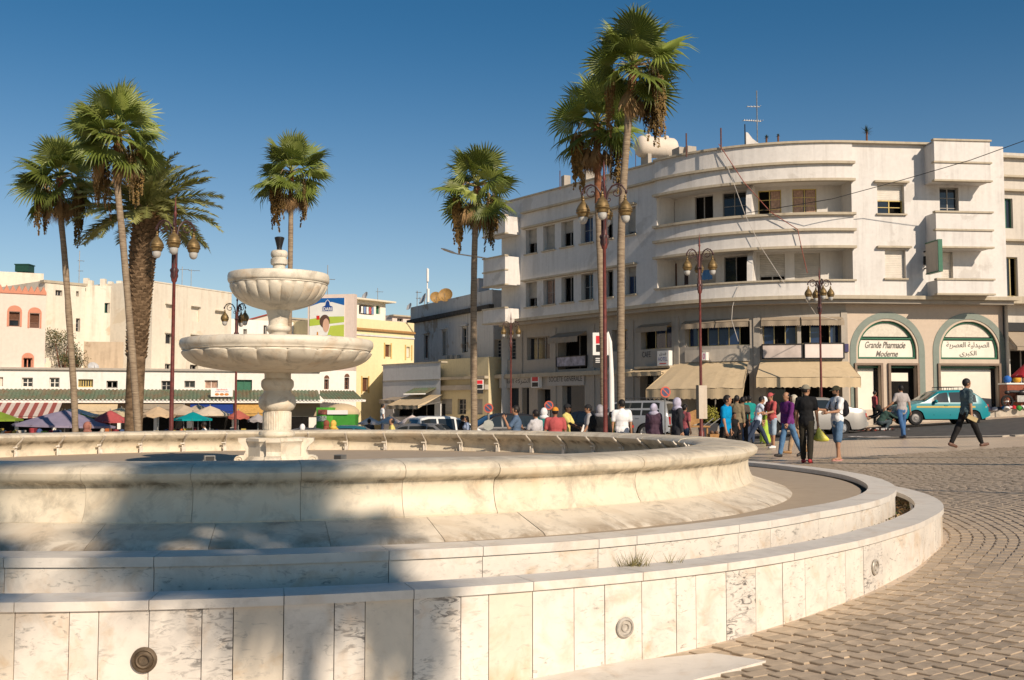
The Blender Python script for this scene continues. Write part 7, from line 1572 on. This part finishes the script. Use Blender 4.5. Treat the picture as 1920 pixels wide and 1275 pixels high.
        p0 = pc_ - d2 * .02 * s + nrm * .032 * s * (1); p1 = p0 + (nrm * .03 + d2 * .035 - side * .01) * s; p2 = p1 + (d2 * .03 + nrm * .004) * s; ex.tube([p0, p1, p2], [.012 * s, .0105 * s, .008 * s], 6)
    for sg in (1, -1):
        ex.ell(Hd((.083, sg * .031, .018)), (.008 * s, .013 * s, .008 * s), 6, 4, 1, rot=tr); ex.ell(Hd((.086, sg * .031, .040)), (.008 * s, .022 * s, .005 * s), 6, 4, 1, rot=tr)
    ex.ell(Hd((.083, 0, -.052)), (.010 * s, .024 * s, .007 * s), 6, 4, 2, rot=tr)
    soft(b, "body", sk, t, v * s, 3, ex, [sk, M_EYE, M_LIP])
    if beard: soft(MB().ell(Hd((.040, 0, -.072)), (.060 * s, .056 * s, .050 * s), 12, 8, rot=tr), "beard", M_HAIR, t, v * s, 2)
    # clothes
    kind, cn, cc = top; cm = cloth(cn, cc) if not isinstance(cc, bpy.types.Material) else cc
    m = MB(); g = .016 if kind != "coat" else .03; torso(m, g)
    m.ell(T(.05), ((.122 + g) * s * bw, (.17 + g) * s * bw, (.12 + g) * s), 12, 8)
    frac = {"tee": .72, "polo": .72, "shirt": 2, "coat": 2, "vest": .15, "half": .9}.get(kind, .72)
    for q in "lr":
        a0, e0, w0, d2 = arm[q]
        if frac <= 1: cap(m, a0, a0.lerp(e0, frac), .066 * s * bw, .062 * s)
        else: cap(m, a0, e0, .064 * s * bw, .054 * s); cap(m, e0, e0.lerp(w0, .93), .054 * s, .043 * s)
    if kind == "coat":
        for q in "lr": h, k, a, fa = J[q]; cap(m, h, h.lerp(k, .9), .13 * s * bw, .14 * s)
    soft(m, "coat" if kind == "coat" else "shirt", cm, t, v * s * 1.05, 4)
    kind, cn, cc = bottom; cm = cloth(cn, cc); m = MB(); m.ell(T(-.01), (.13 * s * bw, .178 * s * bw, .14 * s), 12, 8)
    if kind in ("robe", "skirt"):
        a = (J["l"][2] + J["r"][2]) / 2; z1 = .09 if kind == "robe" else .35
        for i in range(15): f = i / 14; c = T(-.02) * (1 - f) + Vector((a.x * .6, 0, z1 * s)) * f; m.ell(c, ((.13 + .09 * f) * s, (.175 + .06 * f) * s, .12 * s), 12, 6)
    else:
        for q in "lr":
            h, k, a, fa = J[q]; cap(m, h, h.lerp(k, .92), .096 * s * bw, .078 * s if kind == "shorts" else .068 * s)
            if kind == "trousers": cap(m, k, k.lerp(a, .4), .078 * s, .072 * s); cap(m, k.lerp(a, .4), k.lerp(a, .92), .072 * s, .058 * s); cap(m, h.lerp(k, .8), k, .078 * s, .078 * s); cap(m, k, k.lerp(a, .25), .078 * s, .066 * s)
            if kind == "shorts": cap(m, h.lerp(k, .5), h.lerp(k, 1.02), .085 * s, .086 * s)
    soft(m, {"trousers": "trousers", "shorts": "shorts"}.get(kind, "skirt"), cm, t, v * s * 1.05, 3)
    if shoes:
        for q in "lr":
            h, k, a, fa = J[q]; fd = Vector((cos(R(fa * .5)), 0, sin(R(fa * .5)))); n = Vector((-fd.z, 0, fd.x)); m = MB()
            cap(m, a - fd * .035 * s - n * .036 * s, a + fd * .15 * s - n * .048 * s, .046 * s, .037 * s); cap(m, a - fd * .04 * s - n * .062 * s, a + fd * .17 * s - n * .065 * s, .022 * s, .02 * s); cap(m, a - n * .02 * s, a + fd * .05 * s - n * .03 * s, .044 * s, .042 * s)
            soft(m, "shoe", simple("shoe_%d" % (int(sum(shoes) * 1000)), shoes, .5), t, .014 * s, 1)
    M4 = Matrix.Translation(hc) @ tr.to_4x4()
    def shell(c, r, keep, n=18, k=12):
        m = MB(); m.ell(c, r, n, k, M=M4); f2 = []
        for f in m.f:
            q = sum((Vector(m.v[i]) for i in f), Vector()) / len(f); l = tr.transposed() @ (q - hc) / s
            if keep(l): f2.append(f)
        m.f = f2; m.m = [0] * len(f2); return m
    if hair in ("short", "balding", "long"):
        keep = (lambda l: l.x < .045 + .5 * max(0, l.z - .03) and l.z > -.045 - .03 * (l.x < -.03) ) if hair == "short" else (lambda l: l.z > -.05 and l.x < .0 - (.04 if l.z > .05 else 0)) if hair == "balding" else (lambda l: l.x < .045 + .5 * max(0, l.z - .03))
        shell((-.008 * s, 0, .024 * s), (.104 * s, .085 * s, .110 * s), keep).build("hair", M_HAIR, t, 80)
        if hair == "long": soft(MB().ell(Hd((-.07, 0, -.08)), (.05 * s, .08 * s, .14 * s), 10, 8), "hair", M_HAIR, t, v * s, 2)
    elif hair[0] == "cap":
        _, cn, cc, br = hair; cm = cloth(cn, cc, .25); o = shell((-.006 * s, 0, .03 * s), (.108 * s, .090 * s, .102 * s), lambda l: l.z > .035).build("cap", cm, t, 80)
        a = R(br); k = MB(); n = 9
        for zz in (.046, .040): k.add([M4 @ (Vector((cos(a) * .085 - sin(a) * yy, sin(a) * .085 + cos(a) * yy, zz)) * s) for yy in (-.07, .07)] + [M4 @ (Vector((cos(a) * (.085 + .085 * cos(q)) - sin(a) * .072 * sin(q), sin(a) * (.085 + .085 * cos(q)) + cos(a) * .072 * sin(q), zz - .012 * cos(q))) * s) for q in [pi / 2 - pi * i / n for i in range(n + 1)]], [tuple(range(n + 3))] if 0 else [tuple([0] + list(range(n + 2, 1, -1)) + [])[:n + 2]])
        k.build("brim", cm, o); shell((-.008 * s, 0, .02 * s), (.102 * s, .083 * s, .10 * s), lambda l: l.z < .06 and l.x < .03 and l.z > -.05).build("hair", M_HAIR, t, 80)
    elif hair[0] == "scarf":
        _, cn, cc = hair; cm = cloth(cn, cc, .3); m = shell((-.012 * s, 0, .0), (.122 * s, .104 * s, .140 * s), lambda l: not (l.x > .045 and abs(l.y) < .075 and -.10 < l.z < .075), 20, 14)
        m.ell(T(.555, .0), (.12 * s, .15 * s, .085 * s), 16, 8); m.ell(Hd((-.02, 0, -.10)), (.098 * s, .092 * s, .08 * s), 14, 8); m.build("headscarf", cm, t, 80)
    return t, dict(hand={q: arm[q][2] + arm[q][3] * .08 * s for q in "lr"}, T=T, s=s, J=J, hc=hc)
def W2(t, p): return ORG[t] @ Vector(p)
def put(u, y): p = at(u, 800, y); return p.x, p.y
def Hof(u, v, y): x, _ = put(u, y); return (762 - v) / FPX * y - G(x, y)
WALK = dict(lt=(24, 8), rt=(-20, 14), la=(-22, 8, 12, 0), ra=(24, 8, 16, 0)); WALK2 = dict(rt=(22, 6), lt=(-22, 18), ra=(-18, 8, 14, 0), la=(20, 8, 20, 0)); STAND = dict(lt=(3, 3), rt=(-3, 2))
def backpack(t, info, c, label, sc_=1.0):
    T = info['T']; s = info['s']; q = W2(t, T(.3, -.2)); o = thing("backpack", label, "bag", tuple(q), t.rotation_euler.z)
    m = MB(); m.ell((0, 0, 0), (.09 * sc_, .14 * sc_, .21 * sc_), 12, 8); m.ell((-.05, 0, -.06), (.06 * sc_, .11 * sc_, .11 * sc_), 10, 6); soft(m, "body", cloth("bag_%d" % int(c[0] * 1000), c), o, .02, 2)
    for sg in (1, -1): MB().tube([(.07, sg * .09, .17), (.16, sg * .11, .23), (.30, sg * .12, .14), (.34, sg * .12, 0), (.2, sg * .15, -.14), (.05, sg * .12, -.16)], .018, 6, flat=.5).build("strap", cloth("bag_%d" % int(c[0] * 1000), c), o, 60)
    return o
# -- the group at the right end of the basin
x, y = put(1512, 24.8)
t, i = person(x, y, 1.82, 62, "man in black tee, dark joggers and red trainers holding a yellow bag", dict(lt=(5, 3), rt=(-7, 4), la=(0, 8, 12, 0), ra=(4, 9, 6, 0), turn=-38), ("tee", "black", (0.012, 0.012, 0.013)), ("trousers", "joggers", (0.028, 0.024, 0.017)), "mid", ("cap", "camo_pale", (0.22, 0.20, 0.15), 170), (0.36, 0.03, 0.035))
h = W2(t, i['hand']['r']); bag = thing("yellow_bag", "yellow plastic bag hanging from the hand of the man in the black tee", "bag", tuple(h - Vector((0, 0, .34)))); m = MB()
rg = random.Random(4); N = 18; prof_ = [(.012, .33), (.03, .29), (.075, .2), (.125, .10), (.15, .05), (.12, .01), (.02, .0)]
m.lathe(prof_, N, mod=lambda g, r, z: 1 + .16 * sin(g * 5) * (z > .02) + .08 * sin(g * 9 + z * 20)); m.v = [(x_ * 1.15 + (.34 - z_) * .25, y_ * .55, z_) for x_, y_, z_ in m.v]; m.build("body", simple("yellow_plastic", (0.62, 0.55, 0.08), .4, var=.15), bag, 60); MB().tube([(.01, 0, .32), (-.01, 0, .37), (.02, 0, .36)], .012, 5).build("handle", simple("yellow_plastic", (0.62, 0.55, 0.08)), bag)
x, y = put(1570, 25.0)
t, i = person(x, y, 1.75, 198, "bearded man in white tee, denim shorts and camouflage cap looking at his phone", dict(lt=(6, 4), rt=(-6, 3), la=(22, 4, 62, 12), ra=(30, 6, 66, 18), nod=10), ("tee", "white", (0.74, 0.73, 0.72)), ("shorts", "denim_pale", (0.10, 0.17, 0.27)), "mid", ("cap", "camo", (0.10, 0.09, 0.05), 0), None, beard=True)
for q in "lr":
    a = W2(t, i['J'][q][2]); m = MB().obox((0, 0, 0), (.25, .095, .02)); o = thing("flip_flop", "pink flip flop under the %s foot of the man in denim shorts" % ("left" if q == "l" else "right"), "sandal", (a.x, a.y, G(a.x, a.y)), t.rotation_euler.z); MB().prism([(-.08, -.035), (.06, -.045), (.16, -.035), (.185, 0), (.16, .035), (.06, .045), (-.08, .035), (-.1, 0)], .001, .02).build("sole", simple("flipflop_pink", (0.5, 0.25, 0.22), .6), o); MB().tube([(.12, 0, .02), (.09, .03, .05), (.03, .045, .02)], .008, 5).tube([(.12, 0, .02), (.09, -.03, .05), (.03, -.045, .02)], .008, 5).build("strap", simple("flipflop_pink", (0.5, 0.25, 0.22), .6), o)
backpack(t, i, (0.015, 0.015, 0.02), "black backpack on the man in the white tee and denim shorts")
h = W2(t, (i['hand']['l'] + i['hand']['r']) / 2); tag(MB().obox((0, 0, 0), (.075, .01, .14), .3).build("phone", M_BLACK, None, loc=tuple(W2(t, i['hand']['r']) + Vector((-.03, -.02, .05)))), "dark phone held by the man in the white tee and denim shorts", "phone")
x, y = put(1478, 27.6); person(x, y, 1.71, 205, "balding man in purple shirt and blue jeans walking left", dict(lt=(-22, 6), rt=(16, 3), la=(14, 6, 14, 0), ra=(-6, 8, 10, 0), lean=3), ("shirt", "purple", (0.13, 0.025, 0.14)), ("trousers", "jeans", (0.08, 0.17, 0.30)), "mid", "balding", (0.02, 0.018, 0.016), build=1.1)
x, y = put(1492, 29.0); person(x, y, 1.62, 180, "woman in patterned headscarf and brown jacket half hidden behind the purple shirt", dict(lt=(18, 6), rt=(-20, 10), lean=3), ("shirt", "brown", (0.12, 0.06, 0.045)), ("trousers", "tan", (0.36, 0.25, 0.15)), "mid", ("scarf", "pale_print", (0.42, 0.38, 0.30)), (0.3, 0.17, 0.07), female=True)
x, y = put(1448, 32.6); t, i = person(x, y, 1.70, 205, "youth in red cap backwards, red tee and pale denim shorts looking down", dict(la=(20, 4, 60, 10), ra=(20, 4, 60, 10), nod=22, lean=3), ("tee", "red", (0.48, 0.02, 0.025)), ("shorts", "denim_light", (0.28, 0.36, 0.44)), "mid", ("cap", "red", (0.48, 0.02, 0.025), 180), (0.7, 0.68, 0.66))
backpack(t, i, (0.02, 0.018, 0.018), "black backpack on the youth in the red cap", .9)
x, y = put(1420, 34.5); person(x, y, Hof(1420, 737, 34.5), 5, "man in pale blue shirt and dark jeans stepping forward right of the crowd", dict(lt=(30, 6), rt=(-28, 6), lean=12, la=(10, 5, 10, 0), ra=(30, 5, 10, 0), nod=12), ("half", "paleblue", (0.52, 0.58, 0.68)), ("trousers", "darkjean", (0.03, 0.045, 0.08)), "mid", "short", (0.03, 0.02, 0.015))
x, y = put(1434, 36.5); person(x, y, Hof(1434, 744, 36.5), 190, "woman in lime green top with a pale headscarf behind the red capped youth", STAND, ("shirt", "lime", (0.38, 0.55, 0.06)), ("robe", "limelow", (0.35, 0.5, 0.07)), "mid", ("scarf", "white", (0.7, 0.68, 0.62)), (0.1, 0.1, 0.1), female=True)
x, y = put(1406, 36.0); person(x, y, Hof(1406, 742, 36.0), 100, "man in teal tee seen from behind in the crowd", STAND, ("tee", "tealtee", (0.01, 0.22, 0.20)), ("trousers", "darkjean", (0.03, 0.045, 0.08)), "mid", "short"); x, y = put(1393, 33.5); person(x, y, Hof(1393, 744, 33.5), 95, "man in dark grey tee and black trousers seen from behind in the crowd", STAND, ("tee", "charcoal", (0.07, 0.06, 0.05)), ("trousers", "blacktr", (0.015, 0.014, 0.014)), "tan", "short")
x, y = put(1399, 37.5); person(x, y, Hof(1399, 743, 37.5), 80, "man in sage green tee behind the dark grey tee", STAND, ("tee", "sage", (0.22, 0.27, 0.20)), ("trousers", "bluejean", (0.07, 0.11, 0.2)), "mid", "short"); x, y = put(1382, 32.5); person(x, y, Hof(1382, 741, 32.5), 60, "man with bushy hair in olive brown jacket behind the blue polo", STAND, ("shirt", "olive", (0.20, 0.16, 0.10)), ("trousers", "blacktr", (0.015, 0.014, 0.014)), "tan", "short")
x, y = put(1360, 25.6); person(x, y, Hof(1360, 740, 25.6), -35, "man in bright blue polo shirt glancing back at the rim of the basin", dict(la=(-4, 9, 10, 0), ra=(6, 10, 8, 0), turn=15, lean=4, lt=(10, 4), rt=(-12, 8)), ("polo", "bright_blue", (0.0, 0.22, 0.46)), ("trousers", "blacktr", (0.015, 0.014, 0.014)), "mid", "short"); x, y = put(1376, 29.0); person(x, y, 1.22, -60, "child in black vest beside the man in the blue polo", dict(la=(10, 12, 40, 30)), ("vest", "black", (0.012, 0.012, 0.013)), ("shorts", "blacktr", (0.015, 0.014, 0.014)), "tan", "short")
# -- walkers on the right
x, y = put(1692, 33.6); person(x, y, 1.70, 100, "man in grey tee and blue jeans walking towards the pharmacy", dict(lt=(-14, 10), rt=(12, 4), la=(6, 26, 34, -30), ra=(-12, 14, 12, 0), lean=3), ("tee", "grey", (0.30, 0.29, 0.31)), ("trousers", "jeans2", (0.05, 0.12, 0.26)), "mid", "short", (0.03, 0.03, 0.04))
chk = NT("cloth_checked"); ck = chk.n("TexChecker"); ck.inputs["Scale"].default_value = 26; chk.l(chk.coords(rand=False), ck.inputs[0]); ck.inputs[1].default_value = (0.05, 0.08, 0.09, 1); ck.inputs[2].default_value = (0.12, 0.17, 0.18, 1); chk.base(ck.outputs[0]); chk.set(.85, .2)
x, y = put(1812, 27.3); t, i = person(x, y, 1.82, 12, "man in dark checked shirt and black trousers striding right with a folded paper", dict(lt=(-24, 4), rt=(26, 2), la=(18, 6, 14, 0), ra=(-6, 6, 8, 0), lean=2, turn=-8), ("half", "checked", chk.mat), ("trousers", "blacktr", (0.015, 0.014, 0.014)), "mid", "short", (0.12, 0.06, 0.04))
tag(MB().obox((0, 0, 0), (.26, .05, .11), 0, rot=Matrix.Rotation(.45, 3, 'Y')).build("paper_bundle", simple("old_paper", (0.42, 0.33, 0.17), .8), None, loc=tuple(W2(t, i['hand']['r']) + Vector((0, -.03, -.03)))), "folded yellowish paper in the hand of the striding man", "paper")
x, y = put(1641, 43.5); person(x, y, 1.38, 10, "child in red shirt standing by the pharmacy's left window", STAND, ("shirt", "red", (0.48, 0.02, 0.025)), ("trousers", "blacktr", (0.015, 0.014, 0.014)), "tan", "short", z=G(x, y) + .15)
x, y = put(1650, 42.0); person(x, y, 1.7, 20, "person in dark green crouching over goods spread by the kerb", dict(lt=(100, 130), rt=(95, 132), lean=42, la=(50, 6, 20, 0), ra=(55, 6, 25, 0), sit=.30, nod=20), ("shirt", "darkgreen", (0.03, 0.06, 0.05)), ("trousers", "greyblue", (0.05, 0.07, 0.08)), "tan", "short"); x, y = put(1668, 42.6); person(x, y, 1.7, 170, "person in black crouching beside the one in dark green", dict(lt=(100, 130), rt=(95, 132), lean=38, la=(50, 6, 20, 0), ra=(55, 6, 25, 0), sit=.30, nod=15), ("shirt", "black", (0.012, 0.012, 0.013)), ("trousers", "blacktr", (0.015, 0.014, 0.014)), "tan", ("scarf", "blackscarf", (0.02, 0.02, 0.02)), female=True)
# -- people behind the basin
def back(u, v, y, head, label, pose, top, bottom=("trousers", "darkjean", (0.03, 0.045, 0.08)), **kw):
    x, yy = put(u, y); return person(x, yy, (sz(v, y) - kw["z"]) if "z" in kw else max(1.2, Hof(u, v, y)), head, label, pose, top, bottom, **kw)
back(968, 760, 27, 175, "man in blue and navy tee holding a phone to his ear", dict(ra=(-6, 8, 10, 0), la=(35, 10, 120, 20), turn=10), ("tee", "slateblue", (0.09, 0.14, 0.22)), skin="mid"); back(1005, 768, 27, 130, "boy in light grey tee seen from behind beside the white headscarf", dict(la=(30, 6, 80, 10)), ("tee", "ltgrey", (0.50, 0.49, 0.50)), female=True, hair="short"); back(1020, 765, 30, 60, "woman in white headscarf and teal patterned dress", STAND, ("coat", "tealdress", (0.02, 0.17, 0.16)), ("robe", "tealdress", (0.02, 0.17, 0.16)), hair=("scarf", "white", (0.7, 0.68, 0.62)), female=True)
back(1041, 763, 26, 85, "stocky person in red tee and orange cap seen from behind", dict(la=(0, 12, 6, 0), ra=(0, 12, 6, 0)), ("tee", "red", (0.48, 0.02, 0.025)), hair=("cap", "orange", (0.55, 0.23, 0.03), 0), build=1.12, skin="tan"); tt_, ii_ = back(1060, 757, 29, -20, "dark skinned vendor in pale yellow tee and black cap with a shoulder strap", dict(la=(30, 10, 30, 0), ra=(40, 10, 30, 0), lean=4), ("tee", "paleyellow", (0.62, 0.52, 0.17)), hair=("cap", "blackcap", (0.02, 0.02, 0.022), 0), skin="dark")
tag(MB().obox((0, 0, 0), (.22, .03, .36), .3, rot=Matrix.Rotation(.3, 3, 'Y')).build("white_bag", M_SIGNW, None, loc=tuple(W2(tt_, ii_['hand']['r']) + Vector((.1, 0, -.1)))), "white paper bag held out by the vendor in yellow", "bag")
back(1104, 758, 28, 180, "man in grey tee and dark cap worn in profile", dict(la=(12, 6, 20, 0)), ("tee", "midgrey", (0.32, 0.31, 0.31)), hair=("cap", "blackcap", (0.02, 0.02, 0.022), 0)); back(1125, 759, 25.5, 95, "woman in black with black and white patterned headscarf seen from behind", dict(la=(0, 14, 10, 0), ra=(0, 14, 10, 0)), ("coat", "black", (0.012, 0.012, 0.013)), ("robe", "black", (0.012, 0.012, 0.013)), hair=("scarf", "printscarf", (0.30, 0.29, 0.31)), female=True, build=1.2)
back(1146, 772, 30, 80, "person in lime tee glimpsed between the palm trunks", STAND, ("tee", "lime", (0.38, 0.55, 0.06))); back(1166, 749, 28, 100, "broad man in white tee with pink yoke seen from behind", dict(la=(0, 10, 4, 0), ra=(0, 10, 4, 0), turn=25), ("tee", "white", (0.74, 0.73, 0.72)), build=1.1)
back(1226, 757, 27, 60, "woman in lavender headscarf and plum top, the left of the lavender pair", STAND, ("coat", "plum", (0.07, 0.04, 0.06)), ("robe", "plum", (0.07, 0.04, 0.06)), hair=("scarf", "lavender", (0.40, 0.38, 0.48)), female=True, build=1.1); back(1270, 746, 26.5, 20, "woman in lavender headscarf and dark jacket, the right of the lavender pair", dict(la=(0, 10, 20, 0)), ("coat", "darknavy", (0.03, 0.03, 0.035)), ("robe", "blackskirt", (0.015, 0.015, 0.016)), hair=("scarf", "lavender", (0.40, 0.38, 0.48)), female=True)
back(1284, 758, 31, 40, "person in red striped top behind the lavender headscarf", STAND, ("tee", "redstripe", (0.30, 0.08, 0.09))); back(867, 776, 40, 20, "man in black tee walking beside the white people carrier", WALK, ("tee", "black", (0.012, 0.012, 0.013))); back(875, 780, 39.5, 200, "woman in blue and white top beside the man in black", STAND, ("tee", "bluewhite", (0.30, 0.36, 0.48)), female=True, hair="long")
back(735, 784, 38, 185, "man in yellow shirt before the pale parasols", STAND, ("tee", "paleyellow", (0.62, 0.52, 0.17)), hair="balding"); back(717, 757, 57, 20, "person in white top carrying green goods under the dark blind", STAND, ("tee", "white", (0.74, 0.73, 0.72)), z=-1.55); back(692, 785, 47, 90, "person in dark navy before the leftmost pale parasol", STAND, ("tee", "darknavy", (0.03, 0.03, 0.035)))
back(625, 788, 38, 60, "person in yellow headscarf behind the basin right of the fountain stem", STAND, ("coat", "mustard", (0.55, 0.33, 0.06)), ("robe", "mustard", (0.55, 0.33, 0.06)), hair=("scarf", "yellowscarf", (0.60, 0.38, 0.08)), female=True); back(612, 788, 40, 170, "person with reddish hair cover beside the yellow headscarf", STAND, ("shirt", "rust", (0.22, 0.07, 0.04)), hair=("scarf", "rust", (0.22, 0.07, 0.04)), female=True); back(567, 795, 38, 90, "person in white headscarf just right of the fountain's fluted drum", STAND, ("coat", "white", (0.74, 0.73, 0.72)), hair=("scarf", "white", (0.7, 0.68, 0.62)), female=True)
back(164, 791, 38, 20, "person in reddish brown headscarf between the leftmost palm and the red umbrella", STAND, ("coat", "rust", (0.22, 0.07, 0.04)), hair=("scarf", "rosebrown", (0.28, 0.12, 0.09)), female=True); back(383, 790, 44, 180, "person in white seated stall clothes under the teal umbrella", STAND, ("tee", "white", (0.74, 0.73, 0.72)))
# ---------------------------------------------------------------- goods laid out on the pavement, café odds and ends
def cap_item(u, v, y, c, label, k):
    p = at(u, v, y); z = G(p.x, p.y) + .30; t = thing("cap", label, "cap", (p.x, p.y, z), k * 1.3, "caps laid out on the pavement"); m = MB()
    m.lathe([(.13, 0), (.135, .05), (.11, .11), (.06, .145), (.001, .155)], 12, M=Euler((.25, .1 * k, 0)).to_matrix().to_4x4()); m.build("crown", cloth("cap_%d" % k, c), t, 60); m = MB(); m.prism([(.10, -.09), (.2, -.07), (.24, 0), (.2, .07), (.10, .09)], .0, .012); m.build("brim", cloth("cap_%d" % k, c), t)
CAPS = [(1846, (0.5, 0.06, 0.06), "red"), (1853, (0.62, 0.4, 0.42), "pale pink"), (1859, (0.16, 0.14, 0.15), "dark grey"), (1866, (0.42, 0.41, 0.42), "light grey"), (1873, (0.02, 0.02, 0.03), "black"), (1881, (0.04, 0.15, 0.3), "blue"), (1888, (0.7, 0.7, 0.7), "white"), (1895, (0.62, 0.42, 0.42), "rose"), (1902, (0.45, 0.02, 0.03), "crimson"), (1910, (0.05, 0.25, 0.05), "green"), (1917, (0.55, 0.55, 0.52), "off white")]
for k, (u, c, n) in enumerate(CAPS): cap_item(u, 779 - (k % 3), 48.4 + .25 * (k % 3), c, "%s cap in the row of caps laid out right of the teal taxi" % n, k)
# heap of small wares by the kerb, nobody could count it
p = at(1632, 802, 41.5); m = MB(); r = random.Random(21)
for i in range(140):
    x, y = r.gauss(0, .55), r.gauss(0, .3); s = r.uniform(.03, .09); m.obox((x, y, s * .4 + r.uniform(0, .05)), (s * 1.6, s, s * .8), r.uniform(0, 3), i % 4)
o = m.build("small_wares", [simple("ware_dark", (0.03, 0.025, 0.025), .7), simple("ware_red", (0.3, 0.04, 0.03), .7), simple("ware_pale", (0.5, 0.48, 0.45), .7), simple("ware_brown", (0.16, 0.09, 0.05), .7)], None, loc=(p.x, p.y, G(p.x, p.y))); o["kind"] = 'stuff'
p = at(1655, 817, 35.5); m = MB(); r = random.Random(3); N = 14
m.add([(i * .16 - 1.1, (j - 1.5) * .13 + .05 * sin(i), .012 + .02 * r.random()) for i in range(N) for j in range(4)], [(i * 4 + j, (i + 1) * 4 + j, (i + 1) * 4 + j + 1, i * 4 + j + 1) for i in range(N - 1) for j in range(3)])
tag(m.build("plastic_sheet", simple("plastic_sheet", (0.55, 0.52, 0.5), .4), None, loc=(p.x, p.y, G(p.x, p.y))), "thin pale plastic sheet lying flat on the paving near the kerb", "plastic sheet")
# café terrace
p = at(1327, 790, 45.5); z = G(p.x, p.y); t = thing("potted_plant", "yellow green bush in a dark square pot by the post with the cabinet", "potted plant", (p.x, p.y, z)); MB().add([(-.3, -.3, 0), (.3, -.3, 0), (.3, .3, 0), (-.3, .3, 0), (-.38, -.38, .6), (.38, -.38, .6), (.38, .38, .6), (-.38, .38, .6)], [(0, 1, 5, 4), (1, 2, 6, 5), (2, 3, 7, 6), (3, 0, 4, 7), (4, 5, 6, 7)]).build("pot", M_BUMP, t)
m = MB(); r = random.Random(8)
for i in range(700):
    d = Vector((r.gauss(0, 1), r.gauss(0, 1), r.gauss(0, .7))).normalized() * r.uniform(.1, .5); s = r.uniform(.03, .06); M4 = Matrix.Translation(d + Vector((0, 0, .95))) @ Euler((r.uniform(0, 6), r.uniform(0, 6), 0)).to_matrix().to_4x4(); m.add([(-s, 0, 0), (0, -s * .5, 0), (s, 0, 0), (0, s * .5, 0)], [(0, 1, 2, 3)], 0, M4)
m.build("foliage", simple("bush_yellow", (0.24, 0.22, 0.03), .6, var=.4), t)
p = at(1292, 800, 40); z = G(p.x, p.y); t = thing("handcart", "wooden handcart with a tilted tan board between the lavender headscarf and the cabinet", "cart", (p.x, p.y, z), .2); M_WOOD = simple("cart_wood", (0.32, 0.17, 0.06), .7, var=.3)
MB().box(-.7, .7, -.35, .35, .62, .68).build("tray", M_WOOD, t); MB().obox((-.1, -.3, .92), (.8, .05, .5), 0, rot=Matrix.Rotation(-.35, 3, 'Y')).build("board", M_WOOD, t)
for x in (-.6, .6):
    for y in (-.28, .28): MB().box(x - .03, x + .03, y - .03, y + .03, 0, .62).build("leg", M_WOOD, t)
MB().tube([(.7, -.3, .66), (1.1, -.3, .95)], .02, 6).build("handle", M_STEEL, t); MB().tube([(.7, .3, .66), (1.1, .3, .95)], .02, 6).build("handle", M_STEEL, t)
p = at(1352, 800, 38.5); z = G(p.x, p.y); t = thing("display_crate", "low wooden crate with red and brown wares left of the blue polo shirt", "crate", (p.x, p.y, z)); MB().box(-.45, .45, -.3, .3, .0, .35).build("box", M_WOOD, t)
for i in range(5): MB().ell((-.34 + .17 * i, 0, .4), (.08, .16, .07), 8, 5).build("ware", simple("ware_red" if i > 2 else "ware_brown", (0.3, 0.04, 0.03)), t, 60)
# stall at the right edge
p = at(1908, 760, 49.6); z = G(p.x, p.y) + .3; t = thing("market_stall", "stall with an orange front under the crimson umbrella at the right edge", "stall", (p.x, p.y, z)); MB().box(-.45, 1.4, 0, .8, 0, 1.1).build("counter", simple("stall_orange", (0.27, 0.07, 0.03), .6, var=.2), t); MB().box(-.5, 1.45, -.05, .85, 1.1, 1.17).build("top", M_SIGNW, t)
for i, (c, x) in enumerate((((0.02, 0.12, 0.42), -.3), ((0.6, 0.3, 0.02), .15), ((0.5, 0.4, 0.3), .6))): MB().ell((x, .3, 1.34), (.19, .17, .18), 10, 7).build("bundle", simple("bundle_%d" % i, c, .7), t, 60)

# stalls with goods under the market umbrellas
GOODS = [simple("goods_%d" % i, c, .8, var=.25) for i, c in enumerate(((0.42, 0.12, 0.03), (0.10, 0.20, 0.04), (0.45, 0.34, 0.08), (0.30, 0.04, 0.05), (0.5, 0.46, 0.4), (0.05, 0.09, 0.2)))]
LAB = ["stall with goods under the lime umbrella at the left edge", "stall with goods under the left half of the wide mauve umbrella", "stall with goods under the right half of the wide mauve umbrella", "stall with goods under the bright red umbrella", "stall with goods under the sand coloured umbrella", "stall with goods under the left beige umbrella", "stall with goods under the teal umbrella", "stall with goods under the cream umbrella above the teal one", "stall with goods under the brick red umbrella"]
for k, (u, y) in enumerate(((14, 45.5), (80, 45.0), (176, 46.0), (214, 47.0), (300, 48.0), (338, 49.0), (368, 46.5), (412, 47.5), (452, 48.5))):
    p = at(u, 790, y); z = G(p.x, p.y); top_ = sz(801, y) - z; t = thing("market_stall", LAB[k], "stall", (p.x, p.y, z), .1 * (k % 3), "stalls under the market umbrellas"); r = random.Random(k)
    MB().box(-.75, .75, -.4, .4, top_ - .4, top_ - .34).build("table", M_WOOD, t); MB().box(-.72, .72, -.38, .38, 0, top_ - .4).build("skirt", GOODS[(k * 2 + 5) % 6], t)
    for i in range(6):
        x = -.6 + .24 * i; h = r.uniform(.12, .34); c = GOODS[(k + i * 2) % 6]
        if i % 2: MB().box(x - .1, x + .1, -.25, .25, top_ - .34, top_ - .34 + h).build("goods_box", c, t)
        else: MB().ell((x, 0, top_ - .34 + h * .4), (.12, .25, h * .6), 8, 5).build("goods_heap", c, t, 60)
finish_people()
